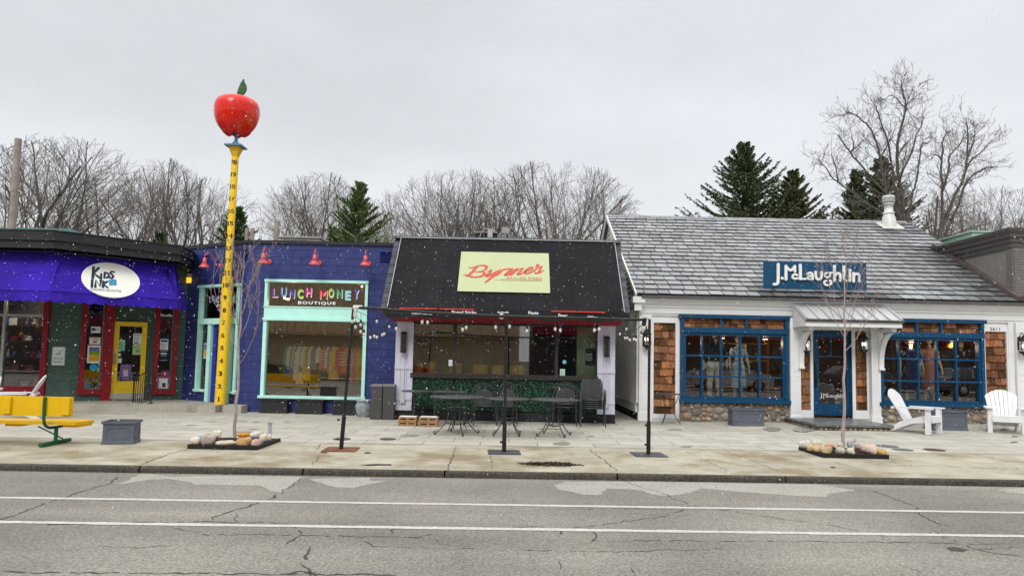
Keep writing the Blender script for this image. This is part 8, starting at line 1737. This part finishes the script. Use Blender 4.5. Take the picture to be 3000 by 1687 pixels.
def car(label, colr, nm):
    o = thing('parked_car', label, 'car', (0, 0, 0), 'cars parked across the street'); cp_ = M('car_paint_'+nm, colr, .25, .03, spec=.6); cp_.node_tree.nodes['Principled BSDF'].inputs['Coat Weight'].default_value = .7
    side = [(-2.3, .35), (-2.32, .75), (-2.2, 1.0), (-2.0, 1.12), (-1.4, 1.60), (-.2, 1.66), (.5, 1.58), (1.15, 1.12), (2.1, .98), (2.32, .75), (2.32, .35)]
    wy = [.86, .90, .90, .88, .66, .64, .66, .84, .84, .84, .84]; b = MB()
    P1_ = [Vector((x, -w_, z)) for (x, z), w_ in zip(side, wy)]; P2__ = [Vector((x, w_, z)) for (x, z), w_ in zip(side, wy)]
    for i in range(len(side)-1): b.face([P1_[i], P2__[i], P2__[i+1], P1_[i+1]], 0, (1, 1, 1), True)
    b.face([P1_[0]]+[P1_[-1]]+[P1_[i] for i in range(9, 6, -1)]+[P1_[3], P1_[2], P1_[1]]); b.face(([P2__[0]]+[P2__[-1]]+[P2__[i] for i in range(9, 6, -1)]+[P2__[3], P2__[2], P2__[1]])[::-1])
    b.face([P1_[3], P1_[7], P1_[6], P1_[5], P1_[4]]); b.face([P2__[7], P2__[3], P2__[4], P2__[5], P2__[6]]); b.build('body', cp_, o); q = MB()
    for s_ in (-1, 1):
        q.face([Vector((-1.75, s_*.875, 1.16)), Vector((.95, s_*.855, 1.16)), Vector((.45, s_*.70, 1.50)), Vector((-1.3, s_*.69, 1.53))][::s_])
    q.face([(1.10, -.72, 1.18), (1.10, .72, 1.18), (.58, .60, 1.53), (.58, -.60, 1.53)]); q.face([(-1.96, .76, 1.18), (-1.96, -.76, 1.18), (-1.5, -.60, 1.53), (-1.5, .60, 1.53)]); q.build('windows', cgl, o)
    for x in (-1.4, 1.4):
        for s_ in (-1, 1): w = MB().lathe([(.20, -.10), (.33, -.10), (.35, -.05), (.35, .05), (.33, .10), (.20, .10)], (x, s_*.80, .35), 24, axis=(0, s_, 0)).build('wheel', tyre, o); MB().lathe([(.001, .10), (.20, .105), (.22, .08)], (x, s_*.80, .35), 20, axis=(0, s_, 0)).build('rim', rimm, w)
    for s_ in (-1, 1): MB().box(-2.335, -2.2, s_*.75-.12, s_*.75+.12, .78, .98).build('tail_light', tlm, o); MB().box(2.2, 2.335, s_*.68-.16, s_*.68+.16, .68, .82).build('headlight', M('headlamp', (.7, .7, .7), .1), o)
    return o
c1_ = car('black car parked across the street at the far left', (.012, .012, .013), 'black'); c1_.location = (-15.6, -3.4, 0); c2_ = car('dark red car parked across the street', (.28, .01, .015), 'red'); c2_.location = (-6.4, -3.4, 0)
c3_ = car('silver car parked across the street facing the clothing shop', (.35, .36, .38), 'silver'); c3_.location = (12.6, -3.4, 0); dup(c1_, (19.6, -3.4, 0), math.pi, 'black car parked across the street at the far right'); c5_ = car('dark blue car parked across the street', (.03, .045, .08), 'blue'); c5_.location = (27.0, -3.4, 0)
# ================================================================== falling snow
rg = np.random.default_rng(4); NS = 34000
Y = 3.2+np.sqrt(rg.random(NS))*17; X = (rg.random(NS)*2-1)*Y*.78+0; Z = rg.random(NS)*10.5+.1
ok_ = (Z < 1.69+Y*.52+.4) & ~((Y > 15.6)); X, Y, Z = X[ok_], Y[ok_], Z[ok_]
rad = np.clip(rg.lognormal(math.log(.0020), .45, len(X)), .0012, .008); rad *= np.clip(Y/8, .6, 1.3)
base = np.array([(1, 0, 0), (-.5, .87, 0), (-.5, -.87, 0), (0, 0, 1.1), (0, 0, -1.1)]); fc = np.array([(0, 1, 3), (1, 2, 3), (2, 0, 3), (1, 0, 4), (2, 1, 4), (0, 2, 4)])
ctr_ = np.stack([X, Y, Z], 1); VV = (ctr_[:, None, :]+base[None]*rad[:, None, None]*np.array([1, 1, 1])*(1+.8*rg.random((len(X), 1, 3)))).reshape(-1, 3); FF = (fc[None]+(np.arange(len(X))*5)[:, None, None]).reshape(-1, 3)
me = bpy.data.meshes.new('snowfall'); me.from_pydata(VV.tolist(), [], FF.tolist()); me.materials.append(M('snowflake', (.78, .78, .8), .7, .02)); so_ = bpy.data.objects.new('snowfall', me); COL.objects.link(so_); tag(so_, 'light scattered snowflakes falling over the street', 'snow', kind='stuff')
for pr in protos:
    for key in ('h', 'w'):
        if key in pr: del pr[key]
for o in list(bpy.data.objects):
    for key in ('h', 'w'):
        if key in o.keys(): del o[key]
